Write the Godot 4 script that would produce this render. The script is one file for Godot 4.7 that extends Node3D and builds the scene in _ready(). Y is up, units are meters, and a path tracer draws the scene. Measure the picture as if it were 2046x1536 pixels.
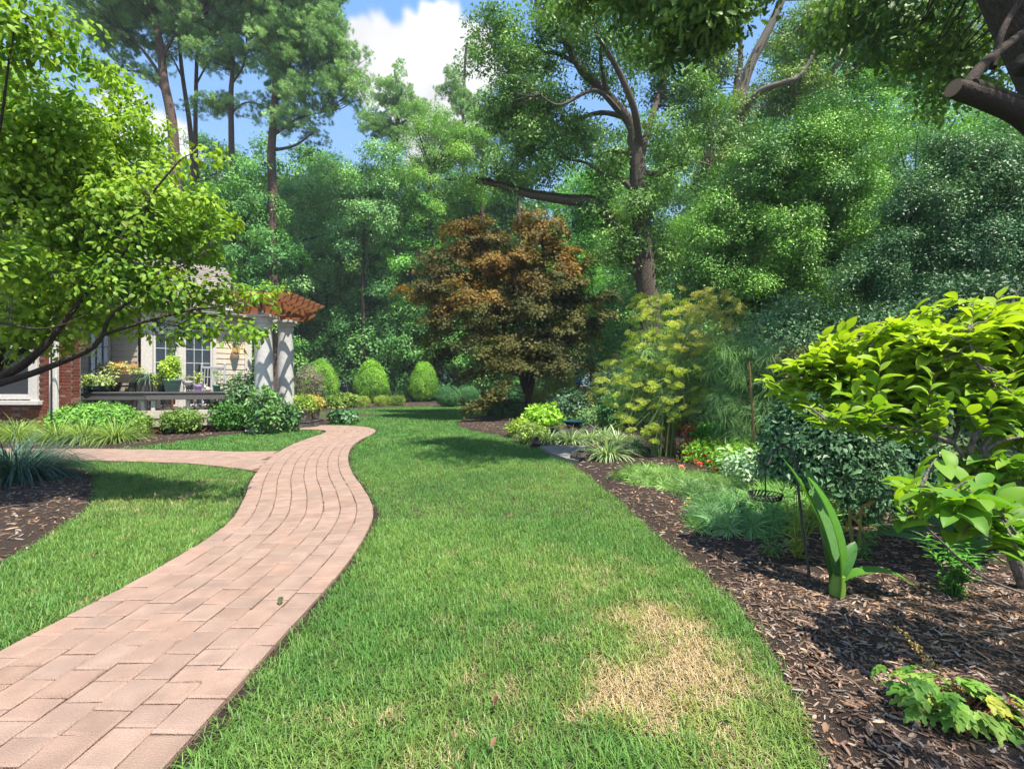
extends Node3D
# A garden with a curving paver path. y is up, metres; the camera looks along -z.

const F := 950.0        # focal length in pixels of a 2046 x 1536 frame
const EYE := 1.3
var rng := RandomNumberGenerator.new()
var noise := FastNoiseLite.new()
var used := {}
var M := {}
var C := {}             # shared foliage meshes, a few variants of each kind


class MB:
	var v := PackedVector3Array()
	var n := PackedVector3Array()
	var c := PackedColorArray()
	var i := PackedInt32Array()
	var col := Color.WHITE

	func vert(a: Vector3, nn: Vector3) -> int:
		v.append(a)
		n.append(nn)
		c.append(col)
		return v.size() - 1

	func tri(a: Vector3, b: Vector3, d: Vector3) -> void:
		var nn := (d - a).cross(b - a).normalized()
		var k := vert(a, nn)
		vert(b, nn)
		vert(d, nn)
		i.append(k)
		i.append(k + 1)
		i.append(k + 2)

	func quad(a: Vector3, b: Vector3, d: Vector3, e: Vector3) -> void:
		var nn := (d - a).cross(b - a).normalized()
		var k := vert(a, nn)
		vert(b, nn)
		vert(d, nn)
		vert(e, nn)
		for q in [0, 1, 2, 0, 2, 3]:
			i.append(k + q)

	func face_out(pts: Array, mid: Vector3) -> void:
		var a: Vector3 = pts[0]
		var b: Vector3 = pts[1]
		var d: Vector3 = pts[2]
		if (d - a).cross(b - a).dot(a - mid) < 0.0:
			pts.reverse()
		if pts.size() == 4:
			quad(pts[0], pts[1], pts[2], pts[3])
		else:
			tri(pts[0], pts[1], pts[2])

	# a box with chamfered edges
	func box(xf: Transform3D, size: Vector3, b := 0.006) -> void:
		var h := size * 0.5
		b = minf(b, minf(h.x, minf(h.y, h.z)) * 0.45)
		var at := func(axis: int, s: Vector3) -> Vector3:
			var p := Vector3(s.x * (h.x - b), s.y * (h.y - b), s.z * (h.z - b))
			p[axis] = s[axis] * h[axis]
			return xf * p
		var mid := xf.origin
		for a in 3:
			var o := (a + 1) % 3
			var w := (a + 2) % 3
			for s in [-1.0, 1.0]:
				var q := []
				for t in [[-1.0, -1.0], [1.0, -1.0], [1.0, 1.0], [-1.0, 1.0]]:
					var sg := Vector3.ZERO
					sg[a] = s
					sg[o] = t[0]
					sg[w] = t[1]
					q.append(at.call(a, sg))
				face_out(q, mid)
				for s2 in [-1.0, 1.0]:
					var s_lo := Vector3.ZERO
					s_lo[a] = s
					s_lo[o] = s2
					s_lo[w] = -1.0
					var s_hi := s_lo
					s_hi[w] = 1.0
					face_out([at.call(a, s_lo), at.call(o, s_lo), at.call(o, s_hi), at.call(a, s_hi)], mid)
		for sx in [-1.0, 1.0]:
			for sy in [-1.0, 1.0]:
				for sz in [-1.0, 1.0]:
					var sg := Vector3(sx, sy, sz)
					face_out([at.call(0, sg), at.call(1, sg), at.call(2, sg)], mid)

	func bx(pos: Vector3, size: Vector3, b := 0.006, turn := 0.0) -> void:
		box(Transform3D(Basis(Vector3.UP, turn), pos), size, b)

	# a bar between two points
	func bar(a: Vector3, d: Vector3, w: float, h: float, b := 0.004) -> void:
		var y := (d - a).normalized()
		var ref := Vector3.UP if absf(y.y) < 0.9 else Vector3.RIGHT
		var x := y.cross(ref).normalized()
		box(Transform3D(Basis(x, y, x.cross(y)), (a + d) * 0.5), Vector3(w, a.distance_to(d), h), b)

	func tube(pts: Array, radii: Array, sides := 6, cap := true) -> void:
		var m := pts.size()
		var dir: Vector3 = (pts[1] - pts[0]).normalized()
		var x := dir.cross(Vector3.UP if absf(dir.y) < 0.9 else Vector3.RIGHT).normalized()
		var first := v.size()
		for k in m:
			var d: Vector3 = dir
			if k < m - 1:
				d = (pts[k + 1] - pts[k]).normalized()
			if k > 0 and k < m - 1:
				d = (d + (pts[k] - pts[k - 1]).normalized()).normalized()
			dir = d
			x = (x - d * x.dot(d)).normalized()
			var y := d.cross(x)
			for s in sides:
				var a := TAU * s / sides
				var o := x * cos(a) + y * sin(a)
				vert(pts[k] + o * radii[k], o)
		for k in m - 1:
			for s in sides:
				var a := first + k * sides + s
				var b := first + k * sides + (s + 1) % sides
				for q in [a, b + sides, b, a, a + sides, b + sides]:
					i.append(q)
		if cap:
			for e in [0, m - 1]:
				var d: Vector3 = (pts[1] - pts[0]).normalized() * -1.0 if e == 0 else (pts[m - 1] - pts[m - 2]).normalized()
				var mid := vert(pts[e], d)
				var ring := v.size()
				for s in sides:
					vert(v[first + e * sides + s], d)
				for s in sides:
					var a := ring + s
					var b := ring + (s + 1) % sides
					for q in ([mid, b, a] if e > 0 else [mid, a, b]):
						i.append(q)

	# a profile of (radius, height) turned about the y axis through at
	func lathe(profile: Array, at: Vector3, sides := 24) -> void:
		var first := v.size()
		var m := profile.size()
		for k in m:
			var t: Vector2 = profile[mini(k + 1, m - 1)] - profile[maxi(k - 1, 0)]
			var nr := Vector2(t.y, -t.x).normalized()
			for s in sides:
				var a := TAU * s / sides
				vert(at + Vector3(cos(a) * profile[k].x, profile[k].y, sin(a) * profile[k].x), Vector3(cos(a) * nr.x, nr.y, sin(a) * nr.x))
		for k in m - 1:
			for s in sides:
				var a := first + k * sides + s
				var b := first + k * sides + (s + 1) % sides
				for q in [a, b, b + sides, a, b + sides, a + sides]:
					i.append(q)

	# a leaf of two triangles folded along its middle
	func kite(base: Vector3, dir: Vector3, nrm: Vector3, ln: float, wd: float, fold := 0.15, at := 0.42) -> void:
		var side := dir.cross(nrm).normalized()
		var up := side.cross(dir).normalized()
		var tip := base + dir * ln - up * ln * 0.08
		var k := vert(base, up)
		vert(tip, up)
		vert(base + dir * ln * at + side * wd * 0.5 + up * fold * wd, (up - side * fold * 1.6).normalized())
		vert(base + dir * ln * at - side * wd * 0.5 + up * fold * wd, (up + side * fold * 1.6).normalized())
		for q in [0, 1, 2, 0, 3, 1]:
			i.append(k + q)

	# a leaf with a midrib: half-widths at even steps along it
	func leaf(base: Vector3, dir: Vector3, nrm: Vector3, ln: float, wd: float, prof: Array, fold := 0.15, curl := 0.5, wave := 0.0) -> void:
		var side := dir.cross(nrm).normalized()
		var d := dir
		var p := base
		var m := prof.size()
		var first := v.size()
		var turn := -curl / (m - 1)
		for k in m:
			var up := side.cross(d).normalized()
			var w: float = prof[k] * wd * 0.5
			var lift := fold * w * 2.0
			var wv := sin(k * 2.1 + base.x * 40.0) * wave * wd
			vert(p, up)
			vert(p + side * w + up * (lift + wv), (up - side * fold * 1.5).normalized())
			vert(p - side * w + up * (lift - wv), (up + side * fold * 1.5).normalized())
			d = d.rotated(side, turn)
			p += d * ln / (m - 1)
		for k in m - 1:
			var a := first + k * 3
			for q in [a, a + 3, a + 4, a, a + 4, a + 1, a, a + 2, a + 5, a, a + 5, a + 3]:
				i.append(q)

	# a narrow arching blade
	func blade(base: Vector3, dir: Vector3, out: Vector3, ln: float, wd: float, bend: float, segs := 3) -> void:
		var side := dir.cross(out).normalized()
		if side.length() < 0.5:
			side = Vector3.RIGHT
		var d := dir
		var p := base
		var first := v.size()
		for k in segs + 1:
			var t := float(k) / segs
			var w := wd * 0.5 * (1.0 - t * t * t)
			var up := side.cross(d).normalized()
			vert(p + side * w, up)
			if k < segs:
				vert(p - side * w, up)
			d = d.rotated(side, bend / segs)
			p += d * ln / segs
		for k in segs:
			var a := first + k * 2
			i.append_array([a, a + 1, a + 2])
			if k < segs - 1:
				i.append_array([a + 1, a + 3, a + 2])

	func mesh() -> ArrayMesh:
		var a := []
		a.resize(Mesh.ARRAY_MAX)
		a[Mesh.ARRAY_VERTEX] = v
		a[Mesh.ARRAY_NORMAL] = n
		a[Mesh.ARRAY_COLOR] = c
		a[Mesh.ARRAY_INDEX] = i
		var m := ArrayMesh.new()
		m.add_surface_from_arrays(Mesh.PRIMITIVE_TRIANGLES, a)
		return m


# ---------------------------------------------------------------- helpers

# a point at the given depth, read off the photograph's pixel grid
func px(x: float, y: float, z: float) -> Vector3:
	return Vector3((x - 1023.0) / F * z, EYE - (y - 768.0) / F * z, -z)

# the point of the level ground that the pixel shows
func gp(x: float, y: float) -> Vector3:
	return px(x, y, EYE * F / (y - 768.0))

func r(a: float, b: float) -> float:
	return rng.randf_range(a, b)

func rdir() -> Vector3:
	var y := r(-1.0, 1.0)
	var a := r(0.0, TAU)
	var q := sqrt(1.0 - y * y)
	return Vector3(cos(a) * q, y, sin(a) * q)

func numbered(called: String) -> String:
	var k: int = used.get(called, 0)
	used[called] = k + 1
	return called if k == 0 else "%s_%03d" % [called, k]

func thing(called: String, label: String, category: String, at := Vector3.ZERO, turn := 0.0, group := "") -> Node3D:
	var o := Node3D.new()
	o.name = numbered(called)
	add_child(o)
	o.position = at
	o.rotation.y = turn
	o.set_meta("label", label)
	o.set_meta("category", category)
	if group:
		o.set_meta("group", group)
	return o

func part(parent: Node3D, called: String, m: Mesh, material: Material, at := Transform3D()) -> MeshInstance3D:
	var o := MeshInstance3D.new()
	o.name = called
	o.mesh = m
	o.material_override = material
	o.transform = at
	parent.add_child(o, true)
	return o

func copy_of(src: Node3D, label: String, at: Vector3, turn: float, group := "") -> Node3D:
	var o: Node3D = src.duplicate()
	var base := String(src.name).rstrip("0123456789").trim_suffix("_")
	o.name = numbered(base)
	add_child(o)
	o.position = at
	o.rotation.y = turn
	o.set_meta("label", label)
	if group:
		o.set_meta("group", group)
	return o

func scatter(parent: Node3D, called: String, m: Mesh, material: Material, xs: Array, cs: PackedColorArray, kind := "stuff") -> MultiMeshInstance3D:
	var mm := MultiMesh.new()
	mm.transform_format = MultiMesh.TRANSFORM_3D
	mm.use_colors = true
	mm.mesh = m
	mm.instance_count = xs.size()
	for k in xs.size():
		mm.set_instance_transform(k, xs[k])
		mm.set_instance_color(k, cs[k])
	var o := MultiMeshInstance3D.new()
	o.name = called
	o.multimesh = mm
	o.material_override = material
	if kind:
		o.set_meta("kind", kind)
	parent.add_child(o, true)
	return o

func basis_y(y: Vector3, spin: float, s := 1.0) -> Basis:
	y = y.normalized()
	var x := y.cross(Vector3.FORWARD if absf(y.z) < 0.9 else Vector3.RIGHT).normalized()
	return Basis(x, y, x.cross(y)).rotated(y, spin).scaled(Vector3(s, s, s))

func bez(a: Vector3, b: Vector3, d: Vector3, t: float) -> Vector3:
	return a.lerp(b, t).lerp(b.lerp(d, t), t)

# a smooth line through the points
func spline(pts: Array, per := 4) -> Array:
	var out := []
	for k in pts.size() - 1:
		var p0 = pts[maxi(k - 1, 0)]
		var p3 = pts[mini(k + 2, pts.size() - 1)]
		for s in per:
			out.append(pts[k].cubic_interpolate(pts[k + 1], p0, p3, float(s) / per))
	out.append(pts[-1])
	return out

func taper(a: float, b: float, m: int, p := 1.0) -> Array:
	var out := []
	for k in m:
		out.append(lerpf(a, b, pow(float(k) / maxf(m - 1, 1), p)))
	return out

func ramp(a: Color, b: Color) -> Gradient:
	var g := Gradient.new()
	g.set_color(0, a)
	g.set_color(1, b)
	return g

func ntex(kind: int, freq: float, lo: float, hi: float, size := 512, octaves := 4, sd := 7) -> NoiseTexture2D:
	var f := FastNoiseLite.new()
	f.noise_type = kind
	f.frequency = freq
	f.fractal_octaves = octaves
	f.seed = sd
	var t := NoiseTexture2D.new()
	t.width = size
	t.height = size
	t.seamless = true
	t.noise = f
	t.color_ramp = ramp(Color(lo, lo, lo), Color(hi, hi, hi))
	return t

func lin(red: float, green: float, blue: float) -> Color:
	return Color(red, green, blue).linear_to_srgb()

func mat(name_: String, color: Color, rough := 0.7, tex: Texture2D = null, scale := Vector3.ONE, bump: Texture2D = null, depth := 0.0) -> StandardMaterial3D:
	var m := StandardMaterial3D.new()
	m.resource_name = name_
	m.albedo_color = color
	m.roughness = rough
	m.vertex_color_use_as_albedo = true
	m.cull_mode = BaseMaterial3D.CULL_DISABLED
	if tex or bump:
		m.uv1_triplanar = true
		m.uv1_scale = scale
	if tex:
		m.albedo_texture = tex
	if bump:
		m.heightmap_enabled = true
		m.heightmap_texture = bump
		m.heightmap_scale = depth
	M[name_] = m
	return m

func leafmat(name_: String, rough := 0.5, back := 0.7, spec := 0.5) -> StandardMaterial3D:
	var m := mat(name_, Color.WHITE, rough)
	m.metallic_specular = spec
	m.backlight_enabled = true
	m.backlight = Color(back, back, back * 0.55)
	return m

func inside(p: Vector2, poly: PackedVector2Array) -> bool:
	return Geometry2D.is_point_in_polygon(p, poly)


func _ready() -> void:
	rng.seed = 20240611
	noise.seed = 11
	noise.frequency = 0.5
	noise.fractal_octaves = 3
	# camera
	var cam := Camera3D.new()
	cam.name = "camera"
	cam.fov = rad_to_deg(2.0 * atan(768.0 / F))
	cam.near = 0.05
	cam.far = 900.0
	cam.position = Vector3(0, EYE, 0)
	add_child(cam)
	cam.current = true
	# sky, sun, exposure
	var env := Environment.new()
	env.background_mode = Environment.BG_SKY
	env.sky = Sky.new()
	env.sky.sky_material = sky_material()
	env.background_energy_multiplier = 1.0
	env.tonemap_mode = Environment.TONE_MAPPER_LINEAR
	env.tonemap_exposure = 4.7
	env.fog_enabled = true
	env.fog_density = 0.0007
	env.fog_light_color = Color(0.86, 0.93, 1.0)
	env.sdfgi_enabled = true
	env.ssao_enabled = true
	env.ssil_enabled = true
	var we := WorldEnvironment.new()
	we.name = "world_environment"
	we.environment = env
	add_child(we)
	var sun := DirectionalLight3D.new()
	sun.name = "sun"
	sun.light_energy = 0.78
	sun.light_color = Color(1.0, 0.955, 0.88)
	sun.light_angular_distance = 0.5
	sun.shadow_enabled = true
	sun.sky_mode = DirectionalLight3D.SKY_MODE_LIGHT_ONLY
	add_child(sun)
	sun.look_at_from_position(Vector3.ZERO, -Vector3(0.30, 0.91, 0.29), Vector3.UP)

	materials()
	foliage_meshes()
	ground()
	paver_path()
	lawn_grass()
	mulch_chips()
	house()
	deck()
	pergola()
	background_trees()
	oaks()
	near_left_tree()
	maple()
	back_shrubs()
	deck_shrubs()
	deck_things()
	middle_bed()
	right_planting()
	print("built in ", Time.get_ticks_msec(), " ms")


func sky_material() -> PanoramaSkyMaterial:
	var w := 1024
	var h := 512
	var im := Image.create(w, h, false, Image.FORMAT_RGBF)
	var f := FastNoiseLite.new()
	f.noise_type = FastNoiseLite.TYPE_SIMPLEX_SMOOTH
	f.frequency = 2.4
	f.fractal_octaves = 5
	f.fractal_gain = 0.5
	f.seed = 5
	var big := FastNoiseLite.new()
	big.frequency = 0.9
	big.fractal_octaves = 2
	big.seed = 21
	# a few heaps of cumulus: direction, half-width
	var heaps := []
	var hr := RandomNumberGenerator.new()
	hr.seed = 8
	for k in 26:
		var a := TAU * k / 26.0 + hr.randf_range(-0.1, 0.1)
		var e := hr.randf_range(0.12, 0.75)
		var wide := hr.randf_range(0.12, 0.3)
		var to := Vector3(cos(e) * sin(a), sin(e), -cos(e) * cos(a))
		if to.distance_to(Vector3(-300, 560, -950).normalized()) > 0.5 and to.distance_to(Vector3(430, 620, -950).normalized()) > 0.45:
			heaps.append([to, wide])
	heaps.append([Vector3(-255, 620, -950).normalized(), 0.085])
	heaps.append([Vector3(-190, 600, -950).normalized(), 0.1])
	heaps.append([Vector3(-125, 640, -950).normalized(), 0.085])
	heaps.append([Vector3(-160, 540, -950).normalized(), 0.11])
	heaps.append([Vector3(-760, 420, -950).normalized(), 0.12])
	for y in h:
		var el := PI * (0.5 - (y + 0.5) / h)
		var sy := sin(el)
		var cy := cos(el)
		var t := pow(clampf(1.0 - maxf(sy, 0.0), 0.0, 1.0), 2.2)
		var blue := Vector3(0.042, 0.100, 0.215).lerp(Vector3(0.155, 0.215, 0.30), t)
		for x in w:
			var az := TAU * (x + 0.5) / w
			var d := Vector3(cy * sin(az), sy, -cy * cos(az))
			var c := blue
			if sy > -0.05:
				var dens := -1.0
				for hp in heaps:
					var away: float = d.distance_to(hp[0])
					if away < hp[1] * 2.0:
						var dy: float = (d.y - hp[0].y)
						var q: float = 1.0 - away / hp[1] - maxf(0.0, -dy / hp[1] - 0.3) * 0.8
						dens = maxf(dens, q)
				dens += f.get_noise_3dv(d * 5.0) * 0.55
				var cl := smoothstep(0.0, 0.16, dens)
				var veil := clampf(0.30 + big.get_noise_3dv(d * 1.3 + Vector3(9, 0, 0)) * 0.7, 0.0, 1.0) * 0.30 * t
				c = c.lerp(Vector3(0.33, 0.35, 0.37), veil)
				var shade := 0.92 + 0.35 * f.get_noise_3dv(d * 3.0 + Vector3(4, 4, 4))
				c = c.lerp(Vector3(0.255, 0.258, 0.264) * shade, cl)
			else:
				c = Vector3(0.08, 0.085, 0.065)
			im.set_pixel(x, y, Color(c.x, c.y, c.z))
	var m := PanoramaSkyMaterial.new()
	m.panorama = ImageTexture.create_from_image(im)
	return m


func materials() -> void:
	var fine := ntex(FastNoiseLite.TYPE_SIMPLEX, 0.035, 0.62, 1.0)
	var speck := ntex(FastNoiseLite.TYPE_SIMPLEX, 0.22, 0.66, 1.0, 512, 2, 3)
	var coarse := ntex(FastNoiseLite.TYPE_SIMPLEX, 0.02, 0.45, 1.0, 512, 5, 9)
	var bump := ntex(FastNoiseLite.TYPE_SIMPLEX, 0.06, 0.0, 1.0, 512, 5, 4)
	var bark := ntex(FastNoiseLite.TYPE_CELLULAR, 0.05, 0.0, 1.0, 512, 4, 6)
	mat("paver", Color.WHITE, 0.85, speck, Vector3(3.0, 3.0, 3.0), bump, 0.4)
	M.paver.detail_enabled = true
	M.paver.detail_blend_mode = BaseMaterial3D.BLEND_MODE_MUL
	M.paver.detail_albedo = ntex(FastNoiseLite.TYPE_SIMPLEX, 0.012, 0.87, 1.0, 512, 5, 31)
	M.paver.detail_uv_layer = BaseMaterial3D.DETAIL_UV_2
	M.paver.uv2_triplanar = true
	M.paver.uv2_world_triplanar = true
	M.paver.uv2_scale = Vector3(0.6, 0.6, 0.6)
	mat("sand", lin(0.17, 0.095, 0.062), 0.95, speck, Vector3(3, 3, 3))
	mat("earth", lin(0.075, 0.05, 0.032), 0.95, coarse, Vector3(0.35, 0.35, 0.35), bump, 2.0)
	mat("thatch", lin(0.085, 0.095, 0.03), 0.95, coarse, Vector3(1.2, 1.2, 1.2), bump, 1.0)
	mat("mulch", lin(0.075, 0.046, 0.033), 0.95, coarse, Vector3(4, 4, 4), bump, 1.5)
	mat("chip", Color.WHITE, 0.85)
	mat("brick", Color.WHITE, 0.85, speck, Vector3(4, 4, 4), bump, 0.2)
	mat("mortar", lin(0.2080, 0.1840, 0.1600), 0.95, speck, Vector3(3, 3, 3))
	mat("siding", lin(0.515, 0.482, 0.414), 0.55, fine, Vector3(0.8, 0.8, 0.8))
	M.siding.albedo_texture = ntex(FastNoiseLite.TYPE_SIMPLEX, 0.03, 0.9, 1.0, 256, 3, 2)
	mat("white_paint", lin(0.560, 0.549, 0.538), 0.45, M.siding.albedo_texture, Vector3(1.3, 1.3, 1.3))
	mat("white_column", lin(0.515, 0.526, 0.538), 0.5, M.siding.albedo_texture, Vector3(0.9, 0.9, 0.9))
	mat("shingle", Color.WHITE, 0.92, speck, Vector3(3, 3, 3))
	mat("cedar", lin(0.36, 0.135, 0.046), 0.6, fine, Vector3(1.2, 6, 6), bump, 0.15)
	mat("cedar_dark", lin(0.1280, 0.0560, 0.0320), 0.7, fine, Vector3(5, 5, 5), bump, 0.15)
	mat("teak", lin(0.2080, 0.0800, 0.0264), 0.55, fine, Vector3(3, 3, 3))
	mat("grey_wood", lin(0.1440, 0.1360, 0.1440), 0.75, fine, Vector3(1.0, 5, 5), bump, 0.15)
	mat("dark_wood", lin(0.0720, 0.0600, 0.0560), 0.6, fine, Vector3(2, 2, 2))
	mat("rocker_paint", lin(0.2720, 0.2880, 0.3360), 0.5)
	mat("lattice", lin(0.2000, 0.0800, 0.0440), 0.8, fine, Vector3(3, 3, 3))
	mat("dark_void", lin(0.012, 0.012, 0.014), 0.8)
	mat("screen", lin(0.035, 0.04, 0.048), 0.55, speck, Vector3(6, 6, 6))
	var glass := mat("glass", Color(0.3, 0.35, 0.4, 0.06), 0.05)
	glass.transparency = BaseMaterial3D.TRANSPARENCY_ALPHA
	glass.vertex_color_use_as_albedo = false
	mat("black_iron", lin(0.018, 0.018, 0.02), 0.45, fine, Vector3(6, 6, 6))
	mat("rust_iron", lin(0.15, 0.075, 0.045), 0.7, fine, Vector3(8, 8, 8))
	mat("terracotta", lin(0.3360, 0.1440, 0.0720), 0.8, fine, Vector3(5, 5, 5))
	mat("stone_planter", lin(0.2400, 0.2200, 0.1840), 0.9, fine, Vector3(4, 4, 4), bump, 0.6)
	mat("ceramic", Color.WHITE, 0.35)
	mat("blue_glaze", lin(0.015, 0.075, 0.10), 0.12, fine, Vector3(4, 4, 4))
	mat("flagstone", lin(0.2600, 0.2600, 0.2450), 0.8, fine, Vector3(1.6, 1.6, 1.6), bump, 0.4)
	mat("rock", lin(0.1280, 0.1120, 0.1040), 0.9, coarse, Vector3(4, 4, 4), bump, 2.0)
	mat("bark_oak", lin(0.20, 0.165, 0.13), 0.95, coarse, Vector3(2.0, 0.7, 2.0), bark, 4.0)
	mat("bark_old", lin(0.115, 0.088, 0.070), 0.95, coarse, Vector3(2.0, 0.6, 2.0), bark, 6.0)
	mat("bark_pine", lin(0.20, 0.135, 0.105), 0.95, coarse, Vector3(1.2, 0.5, 1.2), bark, 4.0)
	mat("bark_grey", lin(0.27, 0.24, 0.21), 0.95, coarse, Vector3(2.5, 1.0, 2.5), bark, 1.5)
	mat("bark_dark", lin(0.075, 0.055, 0.042), 0.95, coarse, Vector3(3, 1.2, 3), bark, 1.5)
	mat("moss", lin(0.075, 0.085, 0.02), 1.0, coarse, Vector3(6, 6, 6), bump, 2.0)
	mat("cut_wood", lin(0.3360, 0.2400, 0.1600), 0.9, fine, Vector3(6, 6, 6))
	mat("stem", Color.WHITE, 0.7)
	mat("bamboo", lin(0.2880, 0.1760, 0.0720), 0.6, fine, Vector3(6, 2, 6))
	leafmat("leaf", 0.5, 0.8, 0.4)
	leafmat("leaf_glossy", 0.45, 0.6, 0.4)
	leafmat("leaf_thin", 0.5, 1.0, 0.4)
	leafmat("leaf_soft", 0.6, 0.8, 0.4)
	leafmat("needle", 0.55, 0.5, 0.4)
	leafmat("grass", 0.5, 0.8, 0.45)
	mat("flower", Color.WHITE, 0.6)
	var bulb := mat("bulb", Color(1.0, 0.8, 0.45), 0.4)
	bulb.emission_enabled = true
	bulb.emission = Color(1.0, 0.72, 0.3)
	bulb.emission_energy_multiplier = 0.5


# ---------------------------------------------------------------- foliage meshes

# leaves set about a short twig: count, reach, leaf length and width, how flat the spray lies, how much the tints vary
func spray(count: int, reach: float, ln: float, wd: float, flat: float, vary: float, fold := 0.15, warm := 0.0) -> ArrayMesh:
	var b := MB.new()
	for k in count:
		var d := rdir()
		d.y *= flat
		var at := d * reach * pow(rng.randf(), 0.45) + Vector3(0, reach * 0.25 * (1.0 - flat), 0)
		var dir := (d.normalized() * 0.9 + rdir() * 0.7 + Vector3(0, -0.15, 0)).normalized()
		var nrm := (Vector3.UP + rdir() * 0.5 + d * 0.35).normalized()
		var q := r(1.0 - vary, 1.0 + vary)
		var y := r(0.0, warm)
		b.col = Color(q * (1.0 + y), q, q * (1.0 - 0.5 * y))
		var s := r(0.55, 1.25)
		b.kite(at, dir, nrm, ln * s, wd * s, fold)
	return b.mesh()

# palmate leaves of five fingers
func palmate(count: int, reach: float, ln: float, flat: float, vary: float) -> ArrayMesh:
	var b := MB.new()
	for k in count:
		var d := rdir()
		d.y *= flat
		var at := d * reach * pow(rng.randf(), 0.5)
		var nrm := (Vector3.UP + rdir() * 0.6).normalized()
		var dir := (d.normalized() + rdir() * 0.5 - nrm * 0.2).normalized()
		var q := r(1.0 - vary, 1.0 + vary)
		b.col = Color(q, q * r(0.85, 1.1), q * r(0.8, 1.1))
		for f in [-1.25, -0.6, 0.0, 0.6, 1.25]:
			var e := dir.rotated(nrm, f)
			b.kite(at, e, nrm, ln * (1.0 - absf(f) * 0.28), ln * 0.24, 0.1, 0.5)
	return b.mesh()

# bundles of needles at the ends of a branch
func needles(tufts: int, per: int, reach: float, ln: float, wd: float) -> ArrayMesh:
	var b := MB.new()
	for k in tufts:
		var d := rdir()
		d.y = d.y * 0.45
		var at := d * reach
		var ax := (d.normalized() * 0.6 + Vector3.UP * 0.7 + rdir() * 0.3).normalized()
		var q := r(0.7, 1.25)
		b.col = Color(q, q, q)
		for s in per:
			var e := (ax * r(0.1, 1.0) + rdir() * 0.75).normalized()
			b.kite(at, e, rdir(), ln * r(0.7, 1.1), wd, 0.0, 0.5)
	return b.mesh()

func variants(name_: String, makers: Array) -> void:
	C[name_] = makers

func foliage_meshes() -> void:
	variants("far", [spray(64, 0.6, 0.16, 0.105, 0.45, 0.2), spray(58, 0.65, 0.18, 0.11, 0.4, 0.2), spray(60, 0.55, 0.15, 0.1, 0.5, 0.2)])
	variants("far_fine", [spray(60, 0.5, 0.12, 0.072, 0.45, 0.2), spray(60, 0.55, 0.125, 0.076, 0.4, 0.2)])
	variants("oak", [spray(38, 0.42, 0.135, 0.07, 0.45, 0.25), spray(34, 0.45, 0.14, 0.075, 0.5, 0.25)])
	var near_oak := []
	for k in 2:
		var ob := MB.new()
		for j in 12:
			var d := rdir()
			d.y *= 0.55
			ob.col = Color.WHITE * r(0.75, 1.25)
			ob.leaf(d * 0.36 * pow(rng.randf(), 0.45), (d.normalized() + rdir() * 0.6 + Vector3(0, -0.25, 0)).normalized(), (Vector3.UP + rdir() * 0.7).normalized(), r(0.11, 0.16), r(0.075, 0.1), [0.08, 0.5, 0.3, 0.85, 0.4, 1.0, 0.45, 0.7, 0.1], 0.12, r(0.2, 0.7))
		near_oak.append(ob.mesh())
	variants("oak_near", near_oak)
	variants("holly", [spray(46, 0.32, 0.078, 0.04, 0.6, 0.25), spray(46, 0.3, 0.082, 0.042, 0.55, 0.25)])
	variants("small", [spray(20, 0.12, 0.055, 0.026, 0.8, 0.3), spray(20, 0.13, 0.06, 0.028, 0.7, 0.3)])
	variants("medium", [spray(16, 0.16, 0.09, 0.045, 0.7, 0.3), spray(16, 0.17, 0.1, 0.05, 0.6, 0.3)])
	variants("tiny", [spray(42, 0.11, 0.035, 0.02, 0.9, 0.3), spray(42, 0.12, 0.035, 0.02, 0.9, 0.3)])
	variants("box", [spray(40, 0.2, 0.055, 0.035, 0.9, 0.25), spray(40, 0.2, 0.06, 0.035, 0.9, 0.25)])
	variants("palm", [palmate(14, 0.32, 0.1, 0.25, 0.35), palmate(14, 0.3, 0.11, 0.3, 0.35)])
	variants("pine", [needles(6, 26, 0.34, 0.24, 0.016), needles(6, 26, 0.32, 0.26, 0.016)])
	variants("broad", [spray(10, 0.16, 0.13, 0.09, 0.5, 0.25), spray(9, 0.18, 0.15, 0.1, 0.5, 0.25)])


# crowns: clusters of leaves about the pads, coloured from clump to clump
func crown(parent: Node3D, kind: String, material: Material, pads: Array, per: int, s_lo: float, s_hi: float, dark: Color, light: Color, up := 0.6, called := "foliage") -> void:
	var kinds: Array = C[kind]
	var xs := []
	var cs := []
	for k in kinds.size():
		xs.append([])
		cs.append(PackedColorArray())
	for pad in pads:
		var at: Vector3 = pad[0]
		var rad: float = pad[1]
		var thick: float = pad[2]
		var axis: Vector3 = pad[3] if pad.size() > 3 else Vector3.UP
		var tone := clampf(0.5 + noise.get_noise_3dv((parent.position + at) * 0.9) * 0.9 + r(-0.25, 0.25), 0.0, 1.0)
		for k in per:
			var d := rdir()
			var o := Vector3(d.x * rad, d.y * thick, d.z * rad) * pow(rng.randf(), 0.4)
			var which := rng.randi() % kinds.size()
			var y := (axis * up + d * 0.5 + rdir() * 0.35).normalized()
			xs[which].append(Transform3D(basis_y(y, r(0, TAU), r(s_lo, s_hi)), at + o))
			var c := dark.lerp(light, clampf(tone + r(-0.25, 0.25), 0.0, 1.0)) * r(0.85, 1.15) * 2.2
			c.a = 1.0
			cs[which].append(c)
	for k in kinds.size():
		if xs[k].size():
			scatter(parent, called, kinds[k], material, xs[k], cs[k])

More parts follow.
